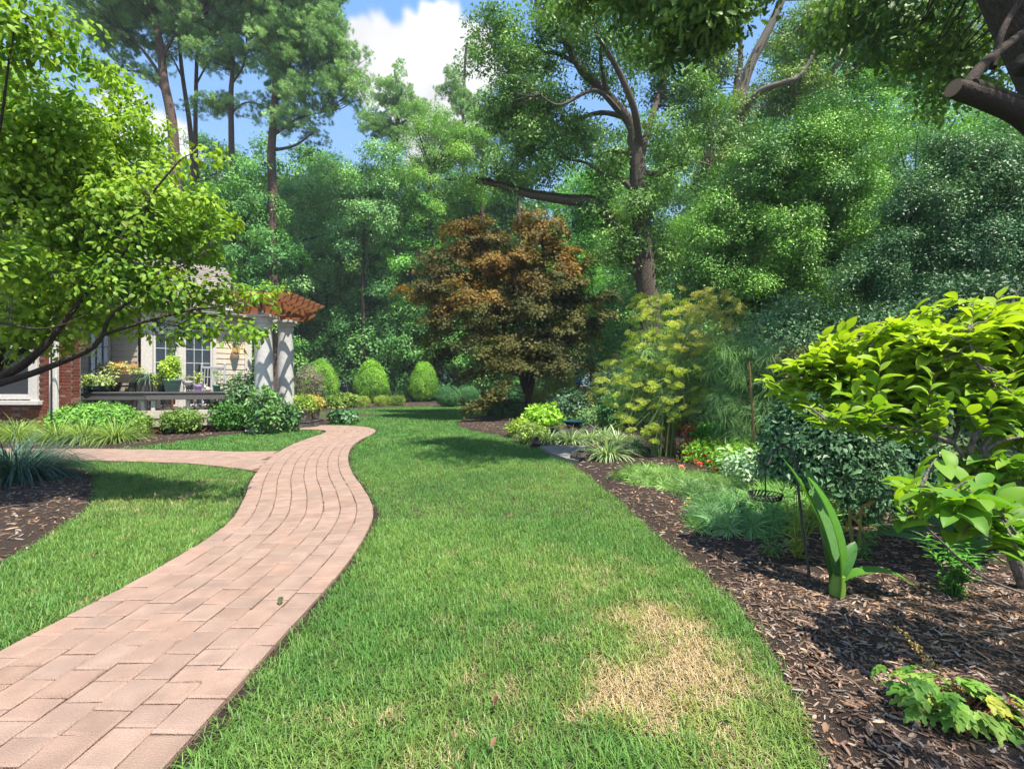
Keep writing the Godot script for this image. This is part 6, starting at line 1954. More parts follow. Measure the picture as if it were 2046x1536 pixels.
	for k in 6:
		box_part(ch, "seat_slat", M.teak, Vector3(0, 0.43, 0.22 - k * 0.085), Vector3(0.5, 0.025, 0.075), 0.004)
		box_part(ch, "back_slat", M.teak, Vector3(-0.2 + k * 0.08, 0.68, -0.24), Vector3(0.05, 0.42, 0.02), 0.004)
	box_part(ch, "top_rail", M.teak, Vector3(0, 0.93, -0.24), Vector3(0.58, 0.1, 0.04))
	copy_of(ch, "orange teak armchair seen between the legs of the planter table", Vector3(px(240, 0, 13.75).x, 0.63, -13.7), 2.8)
	copy_of(ch, "orange teak armchair half hidden right of the spider plant", Vector3(px(322, 0, 13.5).x, 0.63, -13.35), -0.5)
	# rocking chair
	var rk := thing("rocking_chair", "pale blue white slatted rocking chair by the glazed door", "rocking chair", Vector3(px(418, 0, 13.55).x, 0.63, -13.55), 0.35)
	var tilt := 0.2
	for s in [-0.29, 0.29]:
		var rb := MB.new()
		rb.tube(spline([Vector3(s, 0.1, 0.5), Vector3(s, 0.02, 0.15), Vector3(s, 0.03, -0.25), Vector3(s, 0.16, -0.62)], 4), taper(0.022, 0.022, 13), 6)
		part(rk, "rocker", rb.mesh(), M.rocker_paint)
		var pb := MB.new()
		pb.bar(Vector3(s, 0.04, -0.22), Vector3(s, 1.24, -0.22 - 1.2 * tilt), 0.05, 0.045)
		pb.lathe([Vector2(0.02, 0), Vector2(0.032, 0.02), Vector2(0.028, 0.05), Vector2(0, 0.06)], Vector3(s, 1.23, -0.22 - 1.2 * tilt), 10)
		part(rk, "back_post", pb.mesh(), M.rocker_paint)
		box_part(rk, "leg", M.rocker_paint, Vector3(s, 0.35, 0.24), Vector3(0.045, 0.66, 0.045))
		box_part(rk, "armrest", M.rocker_paint, Vector3(s, 0.69, 0.0), Vector3(0.1, 0.03, 0.66), 0.01)
	for k in 6:
		var sl := MB.new()
		var x := -0.2 + k * 0.08
		sl.bar(Vector3(x, 0.5, -0.27), Vector3(x, 1.12, -0.39), 0.045, 0.016)
		part(rk, "back_slat", sl.mesh(), M.rocker_paint)
		box_part(rk, "seat_slat", M.rocker_paint, Vector3(0, 0.43, 0.22 - k * 0.085), Vector3(0.56, 0.022, 0.07), 0.004)
	for e in [[1.16, -0.4], [0.5, -0.275]]:
		box_part(rk, "rail", M.rocker_paint, Vector3(0, e[0], e[1]), Vector3(0.56, 0.07, 0.03), 0.008)
	# thin black hook standing before the brick corner
	var hk := thing("plant_hook", "slender black pole standing before the brick strip left of the white downspout", "pole", Vector3(px(102, 0, 11.0).x, 0, -11.0))
	var hb := MB.new()
	hb.tube(spline([Vector3(0, 0, 0), Vector3(0, 1.4, 0), Vector3(0, 2.45, 0), Vector3(0.1, 2.62, 0), Vector3(0.22, 2.5, 0)], 4), taper(0.02, 0.012, 17), 6)
	part(hk, "shaft", hb.mesh(), M.black_iron)


# ---------------------------------------------------------------- planting in the middle and right of the garden

func rock_mesh(size: Vector3, seed_: int) -> ArrayMesh:
	var b := MB.new()
	var rings := 7
	var sides := 12
	var pts := []
	for k in rings + 1:
		var el := PI * (k / float(rings) - 0.5)
		for s in sides:
			var a := TAU * s / sides
			var d := Vector3(cos(el) * cos(a), sin(el), cos(el) * sin(a))
			var n := 1.0 + noise.get_noise_3dv(d * 1.6 + Vector3(seed_ * 7.0, 0, 0)) * 0.9
			pts.append(Vector3(d.x * size.x, d.y * size.y, d.z * size.z) * n)
	for k in rings:
		for s in sides:
			var e := (s + 1) % sides
			b.face_out([pts[k * sides + s], pts[(k + 1) * sides + s], pts[(k + 1) * sides + e], pts[k * sides + e]], Vector3.ZERO)
	return b.mesh()

# an umbel: rays from one point to many small yellow knobs in a shallow dome
func umbel_mesh(rays: int, reach: float) -> ArrayMesh:
	var b := MB.new()
	for k in rays:
		var a := k * 2.39996
		var q := sqrt((k + 0.5) / rays)
		var tip := Vector3(cos(a) * q * reach, reach * (0.75 - 0.35 * q * q), sin(a) * q * reach)
		b.col = Color(0.8, 1.1, 0.7)
		b.kite(Vector3.ZERO, tip.normalized(), Vector3(tip.z, 0.2, -tip.x).normalized(), tip.length(), 0.004, 0.0, 0.5)
		for j in 6:
			b.col = Color(1, 1, 1) * r(0.7, 1.3)
			var o := tip + rdir() * reach * 0.16
			b.kite(o, rdir(), rdir(), reach * 0.14, reach * 0.11, 0.1, 0.5)
	return b.mesh()

# thread leaves: a spray of hair thin arching filaments
func thread_mesh(count: int, ln: float, wd: float, droop: float) -> ArrayMesh:
	var b := MB.new()
	for k in count:
		var d := rdir()
		d.y = absf(d.y) * 0.7
		b.col = Color(1, 1, 1) * r(0.7, 1.3)
		b.blade(d * ln * 0.15, (d + Vector3.UP * 0.4).normalized(), Vector3(d.x, 0, d.z).normalized(), ln * r(0.6, 1.1), wd, droop * r(0.4, 1.2), 3)
	return b.mesh()

func middle_bed() -> void:
	# flagstones let into the bed's edge
	var fs := thing("flagstone_slab", "pale grey flagstones laid at the bed's edge between two rocks", "flagstone")
	var a := gp(1078, 896)
	var stones := [[gp(1078, 895), gp(1128, 894), gp(1124, 903), gp(1102, 909)], [gp(1128, 894), gp(1172, 895), gp(1168, 903), gp(1124, 903)], [gp(1102, 909), gp(1124, 903), gp(1168, 903), gp(1156, 925), gp(1132, 921)]]
	for s in stones:
		var b := MB.new()
		b.col = Color(1, 1, 1) * r(0.88, 1.05)
		var mid := Vector3.ZERO
		for p in s:
			mid += p / s.size()
		var n: int = s.size()
		for k in n:
			var p0: Vector3 = s[k].lerp(mid, 0.012)
			var p1: Vector3 = s[(k + 1) % n].lerp(mid, 0.012)
			b.face_out([mid + Vector3(0, 0.045, 0), p0 + Vector3(0, 0.045, 0), p1 + Vector3(0, 0.045, 0)], mid - Vector3(0, 0.3, 0))
			b.face_out([p0 + Vector3(0, 0.045, 0), p1 + Vector3(0, 0.045, 0), p1 - Vector3(0, 0.06, 0), p0 - Vector3(0, 0.06, 0)], mid)
		part(fs, "flagstone", b.mesh(), M.flagstone)
	for q in [[1072, 892, 0.13, 0.13, 0.12, "brownish rock at the left end of the flagstones"], [1161, 922, 0.12, 0.19, 0.14, "pointed grey rock at the right front corner of the flagstones"], [1180, 880, 0.3, 0.12, 0.2, "flat grey rock under the right side of the birdbath"], [1108, 876, 0.26, 0.14, 0.22, "mossy flat rock under the left side of the birdbath"]]:
		var o := thing("garden_rock", q[5], "rock", gp(q[0], q[1]) + Vector3(0, 0.04, 0), r(0, TAU), "rocks round the birdbath")
		part(o, "stone", rock_mesh(Vector3(q[2], q[3], q[4]), int(q[0])), M.rock)
	var bb := thing("birdbath", "dark blue green glazed birdbath basin on low stones", "birdbath", px(1146, 852, 11.6) * Vector3(1, 0, 1))
	var bm := MB.new()
	bm.lathe([Vector2(0, 0.3), Vector2(0.1, 0.3), Vector2(0.22, 0.34), Vector2(0.3, 0.4), Vector2(0.31, 0.415), Vector2(0.29, 0.415), Vector2(0.22, 0.375), Vector2(0.0, 0.345)], Vector3.ZERO, 36)
	part(bb, "basin", bm.mesh(), M.blue_glaze)
	var bs := MB.new()
	bs.lathe([Vector2(0.26, -0.03), Vector2(0.2, 0.1), Vector2(0.17, 0.3), Vector2(0, 0.3)], Vector3.ZERO, 16)
	part(bb, "base", bs.mesh(), M.rock)
	for q in [[0.43, 0.0, 0.05, "low stone against the right side of the birdbath's base"], [-0.43, 0.05, 0.1, "low stone against the left side of the birdbath's base"], [-0.1, 0.05, 0.42, "low stone before the birdbath, left of its middle"], [0.25, 0.0, 0.4, "low stone before the birdbath, right of its middle"]]:
		var o := thing("garden_rock", q[3], "rock", bb.position + Vector3(q[0], 0.14, q[2]), r(0, TAU), "ring of low stones hidden under the birdbath rim")
		part(o, "stone", rock_mesh(Vector3(0.24, 0.15, 0.18), int(q[0] * 90)), M.rock)
	var water := MB.new()
	water.lathe([Vector2(0.26, 0.396), Vector2(0, 0.396)], Vector3.ZERO, 30)
	var wm := mat("water", lin(0.02, 0.07, 0.09), 0.03)
	wm.vertex_color_use_as_albedo = false
	part(bb, "water", water.mesh(), wm)
	# variegated liriope
	var ld := Color(0.07, 0.16, 0.045)
	var ll := Color(0.36, 0.44, 0.26)
	var lg := "variegated liriope clumps about the flagstones"
	for q in [[1098, 886, 0.5, "striped liriope clump behind the left end of the flagstones"], [1140, 888, 0.5, "striped liriope clump behind the middle of the flagstones"], [1180, 884, 0.5, "striped liriope clump right behind the birdbath's flat rock"], [1215, 918, 0.56, "largest striped liriope clump, in front at the flagstones' right"], [1235, 890, 0.52, "striped liriope clump behind the largest one"], [1265, 900, 0.5, "striped liriope clump at the fennel's left foot"], [1205, 878, 0.5, "striped liriope clump furthest back, under the yellow fennel's left edge"]]:
		strap_clump("liriope_clump", q[3], "liriope", lg, gp(q[0], q[1]), 230, q[2] * 1.15, 0.018, 2.0, ld, ll, 0.11)
	shrub("lime_perennial", "bright lime green lobed perennial left of the birdbath", "", gp(1085, 868), Vector3(0.5, 0.38, 0.42), "broad", "leaf", 130, 0.9, Color(0.07, 0.17, 0.02), Color(0.20, 0.34, 0.04), {"shell": 0.4, "stems": 4})
	shrub("lime_perennial", "small yellow green mound on the mulch before the lime perennial", "", gp(1040, 872), Vector3(0.32, 0.2, 0.3), "medium", "leaf", 120, 0.8, Color(0.10, 0.17, 0.02), Color(0.25, 0.33, 0.04), {"shell": 0.4, "stems": 0})
	shrub("lime_perennial", "pale cream and green mound left of the first liriope clump", "", gp(1064, 884), Vector3(0.3, 0.2, 0.28), "medium", "leaf", 110, 0.8, Color(0.13, 0.2, 0.05), Color(0.32, 0.38, 0.13), {"shell": 0.4, "stems": 0})
	shrub("fern", "soft green fern like plant right of the birdbath", "", gp(1178, 862), Vector3(0.5, 0.3, 0.4), "medium", "leaf_soft", 120, 1.0, Color(0.04, 0.10, 0.04), Color(0.13, 0.22, 0.09), {"shell": 0.4, "stems": 0})
	shrub("young_evergreen", "narrow upright dark shrub at the yellow fennel's left foot", "", gp(1218, 872), Vector3(0.25, 0.52, 0.25), "medium", "leaf_glossy", 150, 0.9, Color(0.02, 0.07, 0.02), Color(0.06, 0.15, 0.035), {"shell": 0.4})

	# fennel: cane stems, thread leaves and yellow umbels
	var fz := 8.5
	var fb := Vector3((1322.0 - 1023.0) / F * fz, 0, -fz)
	var fe := thing("fennel", "tall fennel covered in yellow umbels, leaning out over the liriope", "fennel", fb)
	var umb := [umbel_mesh(30, 0.085), umbel_mesh(26, 0.07)]
	var heads := []
	var st := MB.new()
	var spots := []
	for e in [[1230, 765, 44, 40], [1260, 800, 55, 45], [1240, 740, 40, 25], [1320, 700, 66, 40], [1300, 760, 66, 50], [1350, 790, 60, 45], [1290, 840, 60, 30], [1370, 730, 50, 40], [1330, 640, 60, 45], [1290, 670, 40, 40], [1400, 660, 60, 50], [1370, 610, 60, 35], [1430, 620, 50, 40], [1300, 620, 40, 30], [1280, 855, 40, 18], [1300, 878, 40, 16], [1380, 690, 50, 30], [1400, 780, 30, 30]]:
		for k in int(e[2] * e[3] / 85.0) + 4:
			var d := rdir()
			spots.append([px(e[0] + d.x * e[2], e[1] + d.y * e[3], fz + d.z * 0.5) - fb, e[1] < 700 and e[0] > 1340])
	for k in 15:
		var aa := r(0, TAU)
		var top := Vector3(r(-0.75, 0.7), r(1.5, 2.6), r(-0.35, 0.35))
		var root := Vector3(cos(aa) * 0.16, -0.03, sin(aa) * 0.12)
		st.col = Color(0.10, 0.17, 0.05) * r(0.8, 1.3)
		var line := spline([root, root + Vector3(top.x * 0.12, 0.7, top.z * 0.1), Vector3(top.x * 0.55, top.y * 0.7, top.z * 0.6), top], 4)
		st.tube(line, taper(0.019, 0.006, line.size()), 6)
		heads.append(line)
	var xs := [[], []]
	var cs := [PackedColorArray(), PackedColorArray()]
	var thin := MB.new()
	for s in spots:
		var w := rng.randi() % 2
		var c := Color(0.50, 0.62, 0.10).lerp(Color(0.74, 0.78, 0.20), rng.randf())
		if s[1]:
			c = Color(0.42, 0.42, 0.12).lerp(Color(0.56, 0.54, 0.17), rng.randf())
		xs[w].append(Transform3D(basis_y((Vector3.UP + rdir() * 0.6).normalized(), r(0, TAU), r(0.8, 1.5)), s[0]))
		cs[w].append(c * r(0.85, 1.15))
		var line: Array = heads[0]
		var least := 1e9
		for h in heads:
			var q: float = (h[h.size() - 3] as Vector3).distance_to(s[0])
			if q < least:
				least = q
				line = h
		var from: Vector3 = line[clampi(line.size() - 4 - rng.randi() % 4, 2, line.size() - 1)]
		thin.col = Color(0.16, 0.25, 0.09) * r(0.8, 1.4)
		thin.tube(spline([from, from.lerp(s[0], 0.55) + Vector3(0, 0.08, 0), s[0]], 3), taper(0.005, 0.0022, 7), 4, false)
	part(fe, "canes", st.mesh(), M.stem)
	part(fe, "flower_stalks", thin.mesh(), M.stem)
	for w in 2:
		scatter(fe, "umbels", umb[w], M.leaf_soft, xs[w], cs[w])
	var th := [thread_mesh(46, 0.34, 0.004, 1.2), thread_mesh(40, 0.3, 0.004, 1.5)]
	C["thread"] = th
	var fp := []
	for k in 70:
		fp.append([Vector3(r(-0.7, 0.9), r(0.6, 2.2), r(-0.4, 0.4)), 0.15, 0.15])
	crown(fe, "thread", M.leaf_soft, fp, 1, 0.8, 1.3, Color(0.065, 0.14, 0.05), Color(0.14, 0.25, 0.09), 0.8, "thread_leaves")

	# a second one, all thread leaves, tied to a bamboo stake
	var sz := 7.9
	var sb := Vector3((1500.0 - 1023.0) / F * sz, 0, -sz)
	var sf := thing("dill_plant", "feathery blue green herb with drooping thread leaves beside the bamboo stake", "herb", sb)
	var cane := MB.new()
	for q in [[1490, 915, 1482, 660], [1478, 910, 1462, 640], [1470, 905, 1452, 700], [1494, 905, 1500, 690]]:
		cane.col = Color(0.12, 0.2, 0.08)
		var p0 := Vector3((q[0] - 1023.0) / F * sz, -0.03, -sz) - sb
		var p1 := px(q[2], q[3], sz) - sb
		cane.tube(spline([p0, p0.lerp(p1, 0.5) + rdir() * 0.04, p1], 5), taper(0.012, 0.005, 11), 6)
	part(sf, "canes", cane.mesh(), M.stem)
	var sp := []
	for k in 190:
		var t := rng.randf()
		var q := px(1475 + r(-45, 60), 690 + t * 215, sz) - sb
		q.z += r(-0.3, 0.3)
		sp.append([q, 0.08, 0.08])
	C["hanging"] = [thread_mesh(54, 0.4, 0.0035, 2.4), thread_mesh(50, 0.36, 0.0035, 2.8)]
	crown(sf, "hanging", M.leaf_soft, sp, 1, 0.8, 1.2, Color(0.045, 0.115, 0.045), Color(0.110, 0.210, 0.075), 0.8, "thread_leaves")
	var sk := thing("bamboo_stake", "thin tan bamboo stake leaning beside the feathery herb", "stake", Vector3((1511.0 - 1023.0) / F * 7.3, 0, -7.3))
	var skm := MB.new()
	var tip := px(1497, 722, 7.3) - sk.position
	skm.tube([Vector3(0, -0.05, 0), tip * 0.33, tip * 0.66, tip], taper(0.019, 0.015, 4), 8)
	for k in 5:
		skm.tube([tip * (0.16 + k * 0.19), tip * (0.166 + k * 0.19)], [0.021, 0.021], 8)
	part(sk, "cane", skm.mesh(), M.bamboo)
	# coleus: orange edged leaves with dark and pink hearts
	var cb := gp(1378, 905)
	var co := thing("coleus", "coleus with orange edged crimson and pink leaves right of the fennel's canes", "coleus", cb)
	var cst := MB.new()
	cst.col = Color(0.2, 0.08, 0.06)
	var prof := [0.1, 0.85, 1.0, 0.7, 0.3, 0.0]
	var rim := MB.new()
	rim.leaf(Vector3.ZERO, Vector3(0, 0, -1), Vector3.UP, 0.115, 0.085, prof, 0.12, 0.8, 0.04)
	var heart := MB.new()
	heart.leaf(Vector3(0, 0.0025, -0.012), Vector3(0, 0, -1), Vector3.UP, 0.085, 0.055, prof, 0.12, 0.65, 0.04)
	var rm := rim.mesh()
	var hm := heart.mesh()
	var looks := []
	for q in [[Color(0.85, 0.26, 0.035), Color(0.34, 0.04, 0.03)], [Color(0.88, 0.34, 0.05), Color(0.62, 0.06, 0.03)], [Color(0.80, 0.40, 0.18), Color(0.70, 0.05, 0.20)], [Color(0.75, 0.46, 0.22), Color(0.26, 0.02, 0.08)]]:
		var pair := []
		for c in q:
			var m: StandardMaterial3D = M.leaf_soft.duplicate()
			m.albedo_color = (c as Color).linear_to_srgb()
			pair.append(m)
		looks.append(pair)
	for k in 64:
		var p := Vector3(r(-0.16, 0.16), r(0.1, 0.62), r(-0.14, 0.14))
		var look: Array = looks[0 if p.y > 0.5 else rng.randi() % 4]
		var out := Vector3(p.x, 0, p.z).normalized()
		var bs2 := basis_y((Vector3.UP + out * 0.5 + rdir() * 0.3).normalized(), r(0, TAU), r(0.8, 1.2))
		var lf := part(co, "leaf", rm, look[0], Transform3D(bs2, p))
		part(lf, "leaf_heart", hm, look[1])
		if k % 8 == 0:
			cst.tube([Vector3(p.x * 0.2, -0.03, p.z * 0.2), Vector3(p.x * 0.6, p.y * 0.5, p.z * 0.6), p], [0.009, 0.008, 0.004], 5)
	part(co, "stems", cst.mesh(), M.stem)
	# dried brown stems beside the canes
	var dr := thing("dried_foliage", "orange brown withered foliage hanging at the fennel's foot", "withered leaves", gp(1340, 912))
	var dm := MB.new()
	for k in 70:
		var out := rdir()
		out.y = 0
		dm.col = Color(0.25, 0.13, 0.04).lerp(Color(0.32, 0.22, 0.08), rng.randf()) * r(0.6, 1.2)
		dm.blade(Vector3(r(-0.1, 0.1), r(0.15, 0.62), r(-0.08, 0.08)), (Vector3.DOWN + out * 0.25).normalized(), out.normalized(), r(0.2, 0.45), 0.014, r(-0.6, 0.2), 4)
	part(dr, "leaves", dm.mesh(), M.leaf_soft).set_meta("kind", "stuff")
	# zinnias: red flower heads above low foliage
	shrub("zinnia_foliage", "low lime green foliage carrying the red flowers before the feathery herb", "", gp(1440, 928), Vector3(0.62, 0.16, 0.42), "medium", "leaf", 210, 0.8, Color(0.07, 0.17, 0.02), Color(0.22, 0.34, 0.04), {"shell": 0.4, "stems": 0})
	shrub("astilbe", "bright green ferny plant left of the feathery herb's canes", "", gp(1430, 905), Vector3(0.52, 0.26, 0.4), "medium", "leaf", 210, 0.9, Color(0.04, 0.17, 0.02), Color(0.12, 0.34, 0.04), {"shell": 0.4, "stems": 3, "stem_w": 0.008})
	strap_clump("iris_clump", "upright green blades behind the bright ferny plant", "iris", "", gp(1450, 893), 90, 0.7, 0.022, 0.6, Color(0.05, 0.16, 0.035), Color(0.10, 0.26, 0.05), 0.25)
	strap_clump("iris_clump", "upright green blades at the foot of the bamboo stake", "iris", "", gp(1497, 900), 80, 0.65, 0.022, 0.8, Color(0.06, 0.17, 0.03), Color(0.12, 0.27, 0.05), 0.22)
	var petals := MB.new()
	for k in 26:
		var aa := k * 2.39996
		var q := 0.35 + 0.65 * k / 26.0
		petals.col = Color(1, 1, 1) * r(0.8, 1.15)
		petals.kite(Vector3(0, 0.004 * (26 - k) * 0.1, 0), (Vector3(cos(aa), 0.55 - 0.55 * q, sin(aa))).normalized(), Vector3.UP, 0.034 * q, 0.017, 0.1, 0.6)
	var pm := petals.mesh()
	var eye := MB.new()
	eye.lathe([Vector2(0.009, 0.0), Vector2(0.008, 0.012), Vector2(0, 0.015)], Vector3.ZERO, 10)
	var em := eye.mesh()
	for q in [[1408, 911, "red", "scarlet flower highest in the lime foliage"], [1417, 922, "red", "largest scarlet flower in the middle of the lime foliage"], [1432, 937, "red", "scarlet flower low at the lime foliage's right"], [1444, 940, "red", "scarlet flower at the far right of the low pair"], [1368, 910, "pink", "crimson pink flower left of the scarlet ones, right of the fennel canes"], [1381, 908, "pink", "second crimson pink flower, nearest the coleus"], [1390, 921, "orange", "small coral flower left of the largest scarlet flower"], [1352, 920, "orange", "pale coral flower at the left end, by the feathery ground cover"], [1362, 933, "orange", "faded peach flower low on the left"], [1398, 926, "red", "small dark red flower before the coleus"], [1318, 882, "red", "dark red flower left of the fennel canes"]]:
		var z := 6.95 if q[1] < 930 else 6.7
		if q[0] < 1330:
			z = 8.9
		var at := px(q[0], q[1], z)
		var fl := thing("zinnia_flower", q[3], "flower", Vector3(at.x, 0, at.z), r(0, TAU), "red and coral flowers in the right bed")
		var stem := MB.new()
		stem.col = Color(0.07, 0.15, 0.03)
		stem.tube([Vector3(0, -0.03, 0), Vector3(0.01, at.y * 0.5, 0), Vector3(0, at.y, 0)], [0.004, 0.004, 0.003], 5)
		part(fl, "stem", stem.mesh(), M.stem)
		var fm: StandardMaterial3D = M.flower.duplicate()
		fm.albedo_color = lin(0.62, 0.02, 0.012) if q[2] == "red" else lin(0.50, 0.015, 0.05) if q[2] == "pink" else lin(0.58, 0.16, 0.07)
		part(fl, "petals", pm, fm, Transform3D(basis_y(Vector3(r(-0.2, 0.2), 1, 0.55).normalized(), r(0, TAU), 1.6), Vector3(0, at.y, 0)))
		part(fl, "flower_eye", em, M.bamboo, Transform3D(basis_y(Vector3(0, 1, 0.5).normalized(), 0, 1.2), Vector3(0, at.y + 0.004, 0)))


func right_bed_threads(label: String, at: Vector3, size: Vector3, count: int, dark: Color, light: Color, s: float) -> void:
	var t := thing("feathery_ground_cover", label, "ground cover", at, 0.0, "feathery plants spilling over the right bed")
	var pads := []
	for k in count:
		var d := rdir()
		d.y = absf(d.y)
		var p: Vector3 = d * size * pow(rng.randf(), 0.4)
		pads.append([p + Vector3(0, 0.02, 0), 0.03, 0.02, (d * Vector3(1.2, 0.8, 1.2) + Vector3.UP * 0.4).normalized()])
	crown(t, "fluff", M.leaf_soft, pads, 1, s * 0.8, s * 1.2, dark, light, 1.0, "thread_leaves")

func right_planting() -> void:
	C["fluff"] = [thread_mesh(54, 0.2, 0.006, 1.6), thread_mesh(50, 0.22, 0.006, 2.0)]
	var fd := Color(0.055, 0.125, 0.035)
	var fl := Color(0.15, 0.25, 0.07)
	right_bed_threads("feathery green mound at the lawn side below the fennel canes", gp(1300, 962), Vector3(0.5, 0.15, 0.45), 120, fd, fl, 0.8)
	right_bed_threads("feathery green mound in the middle, before the red flowers", gp(1375, 975), Vector3(0.55, 0.12, 0.5), 130, Color(0.06, 0.13, 0.04), Color(0.17, 0.28, 0.08), 0.75)
	right_bed_threads("pale feathery mound behind the hanging tray", gp(1440, 1000), Vector3(0.5, 0.16, 0.5), 140, Color(0.065, 0.14, 0.055), Color(0.18, 0.28, 0.11), 0.85)
	right_bed_threads("blue green feathery mound nearest the mulch, left of the hook's foot", gp(1470, 1055), Vector3(0.45, 0.24, 0.38), 130, Color(0.06, 0.15, 0.06), Color(0.17, 0.28, 0.12), 0.9)
	right_bed_threads("feathery green fringe behind the strap leaved lily", gp(1560, 1050), Vector3(0.5, 0.3, 0.4), 110, Color(0.05, 0.13, 0.035), Color(0.14, 0.26, 0.07), 0.95)
	shrub("lime_perennial", "loose lime green leaves below the bamboo stake", "", gp(1500, 952), Vector3(0.5, 0.22, 0.45), "medium", "leaf", 150, 0.85, Color(0.06, 0.15, 0.025), Color(0.18, 0.32, 0.05), {"shell": 0.4, "stems": 0})
	shrub("dusty_perennial", "grey green small leaved plant between the red flowers and the hook", "", gp(1490, 968), Vector3(0.26, 0.2, 0.22), "small", "leaf_soft", 60, 1.3, Color(0.10, 0.18, 0.11), Color(0.24, 0.34, 0.22), {"shell": 0.4, "stems": 0})
	# two little yellow flowers at the edge
	for q in [[1371, 1010, "tiny yellow flower at the mulch edge of the feathery mounds"], [1376, 996, "second tiny yellow flower just above the first"]]:
		var at := px(q[0], q[1], 5.0)
		var t := thing("yellow_flower", q[2], "flower", Vector3(at.x, 0, at.z), 0.0, "tiny yellow flowers at the bed's edge")
		var b := MB.new()
		b.col = Color(0.07, 0.15, 0.03)
		b.tube([Vector3(0, -0.02, 0), Vector3(0, at.y, 0)], [0.003, 0.002], 5)
		part(t, "stem", b.mesh(), M.stem)
		b = MB.new()
		b.col = Color(0.7, 0.48, 0.02)
		for k in 9:
			var a := k * 2.39996
			b.kite(Vector3(0, at.y, 0), Vector3(cos(a), 0.3, sin(a)).normalized(), Vector3.UP, 0.026, 0.014, 0.1, 0.6)
		part(t, "petals", b.mesh(), M.flower)
	# dark holly mound behind the hook
	shrub("dark_holly", "dark glossy rounded holly directly behind the strap leaved lily", "", Vector3(3.12, 0, -4.75), Vector3(0.57, 0.72, 0.55), "small", "leaf_glossy", 1800, 1.0, Color(0.012, 0.046, 0.022), Color(0.046, 0.105, 0.050), {"shell": 0.25, "lift": -0.2})
	shrub("dark_holly", "dark glossy holly's wider shoulder under the big shrub's lowest boughs", "", Vector3(4.15, 0, -5.1), Vector3(0.5, 0.42, 0.5), "medium", "leaf_glossy", 420, 0.9, Color(0.010, 0.040, 0.022), Color(0.040, 0.095, 0.050), {"shell": 0.3})
	# shepherd's hook with a hanging tray
	var hp := gp(1622, 1168)
	var z := -hp.z
	var hk := thing("shepherd_hook", "black iron shepherd's crook leaning in the mulch of the right bed", "garden hook", hp)
	var pts := [Vector3(0, -0.08, 0)]
	for q in [[1614, 1120], [1605, 1060], [1598, 1000], [1593, 950], [1588, 915], [1578, 897], [1565, 891], [1552, 895], [1543, 908], [1538, 922], [1532, 930], [1525, 926], [1520, 917]]:
		pts.append(px(q[0], q[1], z + (1168 - q[1]) * 0.0012) - hp)
	var sl := spline(pts, 4)
	var hb := MB.new()
	hb.tube(sl, taper(0.0095, 0.0065, sl.size()), 8)
	part(hk, "rod", hb.mesh(), M.black_iron)
	var ft := MB.new()
	ft.tube([Vector3(0.0, 0.025, 0.0), px(1600, 1166, z) - hp + Vector3(0, 0.02, 0), px(1580, 1170, z - 0.05) - hp + Vector3(0, 0.012, 0)], [0.007, 0.007, 0.007], 7)
	part(hk, "foot_bar", ft.mesh(), M.black_iron)
	var tray_at := px(1530, 990, z + 0.28)
	var tr := thing("hanging_tray", "round black wire tray hanging from the shepherd's crook", "feeder tray", tray_at)
	var tb := MB.new()
	var up := px(1530, 928, z + 0.28) - tray_at
	tb.tube([Vector3.ZERO, up * 0.5, up], [0.005, 0.005, 0.005], 7)
	part(tr, "hanger", tb.mesh(), M.black_iron)
	tb = MB.new()
	var rr := 0.11
	for k in 24:
		var a := TAU * k / 24.0
		var e := TAU * (k + 1.0) / 24.0
		tb.bar(Vector3(cos(a) * rr, 0.012, sin(a) * rr), Vector3(cos(e) * rr, 0.012, sin(e) * rr), 0.006, 0.006, 0.002)
		tb.bar(Vector3(cos(a) * rr * 0.86, -0.02, sin(a) * rr * 0.86), Vector3(cos(e) * rr * 0.86, -0.02, sin(e) * rr * 0.86), 0.006, 0.006, 0.002)
	part(tr, "rim", tb.mesh(), M.black_iron)
	for k in 26:
		var a := TAU * k / 26.0
		var e := a + 0.28
		tb = MB.new()
		tb.bar(Vector3(cos(a) * rr * 0.86, -0.02, sin(a) * rr * 0.86), Vector3(cos(e) * rr, 0.018, sin(e) * rr), 0.012, 0.003, 0.001)
		part(tr, "rim_leaf", tb.mesh(), M.black_iron)
	tb = MB.new()
	for k in 7:
		var x := (k - 3) * 0.027
		var w := sqrt(maxf(0.0, 0.0088 - x * x))
		tb.bar(Vector3(x, -0.019, -w), Vector3(x, -0.019, w), 0.006, 0.004, 0.001)
	part(tr, "wire_floor", tb.mesh(), M.black_iron)
	# the strap leaved lily
	var lp := gp(1672, 1195)
	z = -lp.z
	var li := thing("crinum_lily", "bold green strap leaved lily standing alone in the mulch", "lily", lp)
	var strap := [0.75, 0.8, 0.95, 1.0, 1.0, 0.97, 0.9, 0.75, 0.5, 0.05]
	var lmat: StandardMaterial3D = M.leaf.duplicate()
	lmat.roughness = 0.4
	lmat.albedo_texture = ntex(FastNoiseLite.TYPE_SIMPLEX, 0.05, 0.75, 1.0, 256, 3, 12)
	lmat.uv1_triplanar = true
	lmat.uv1_scale = Vector3(9, 1.5, 9)
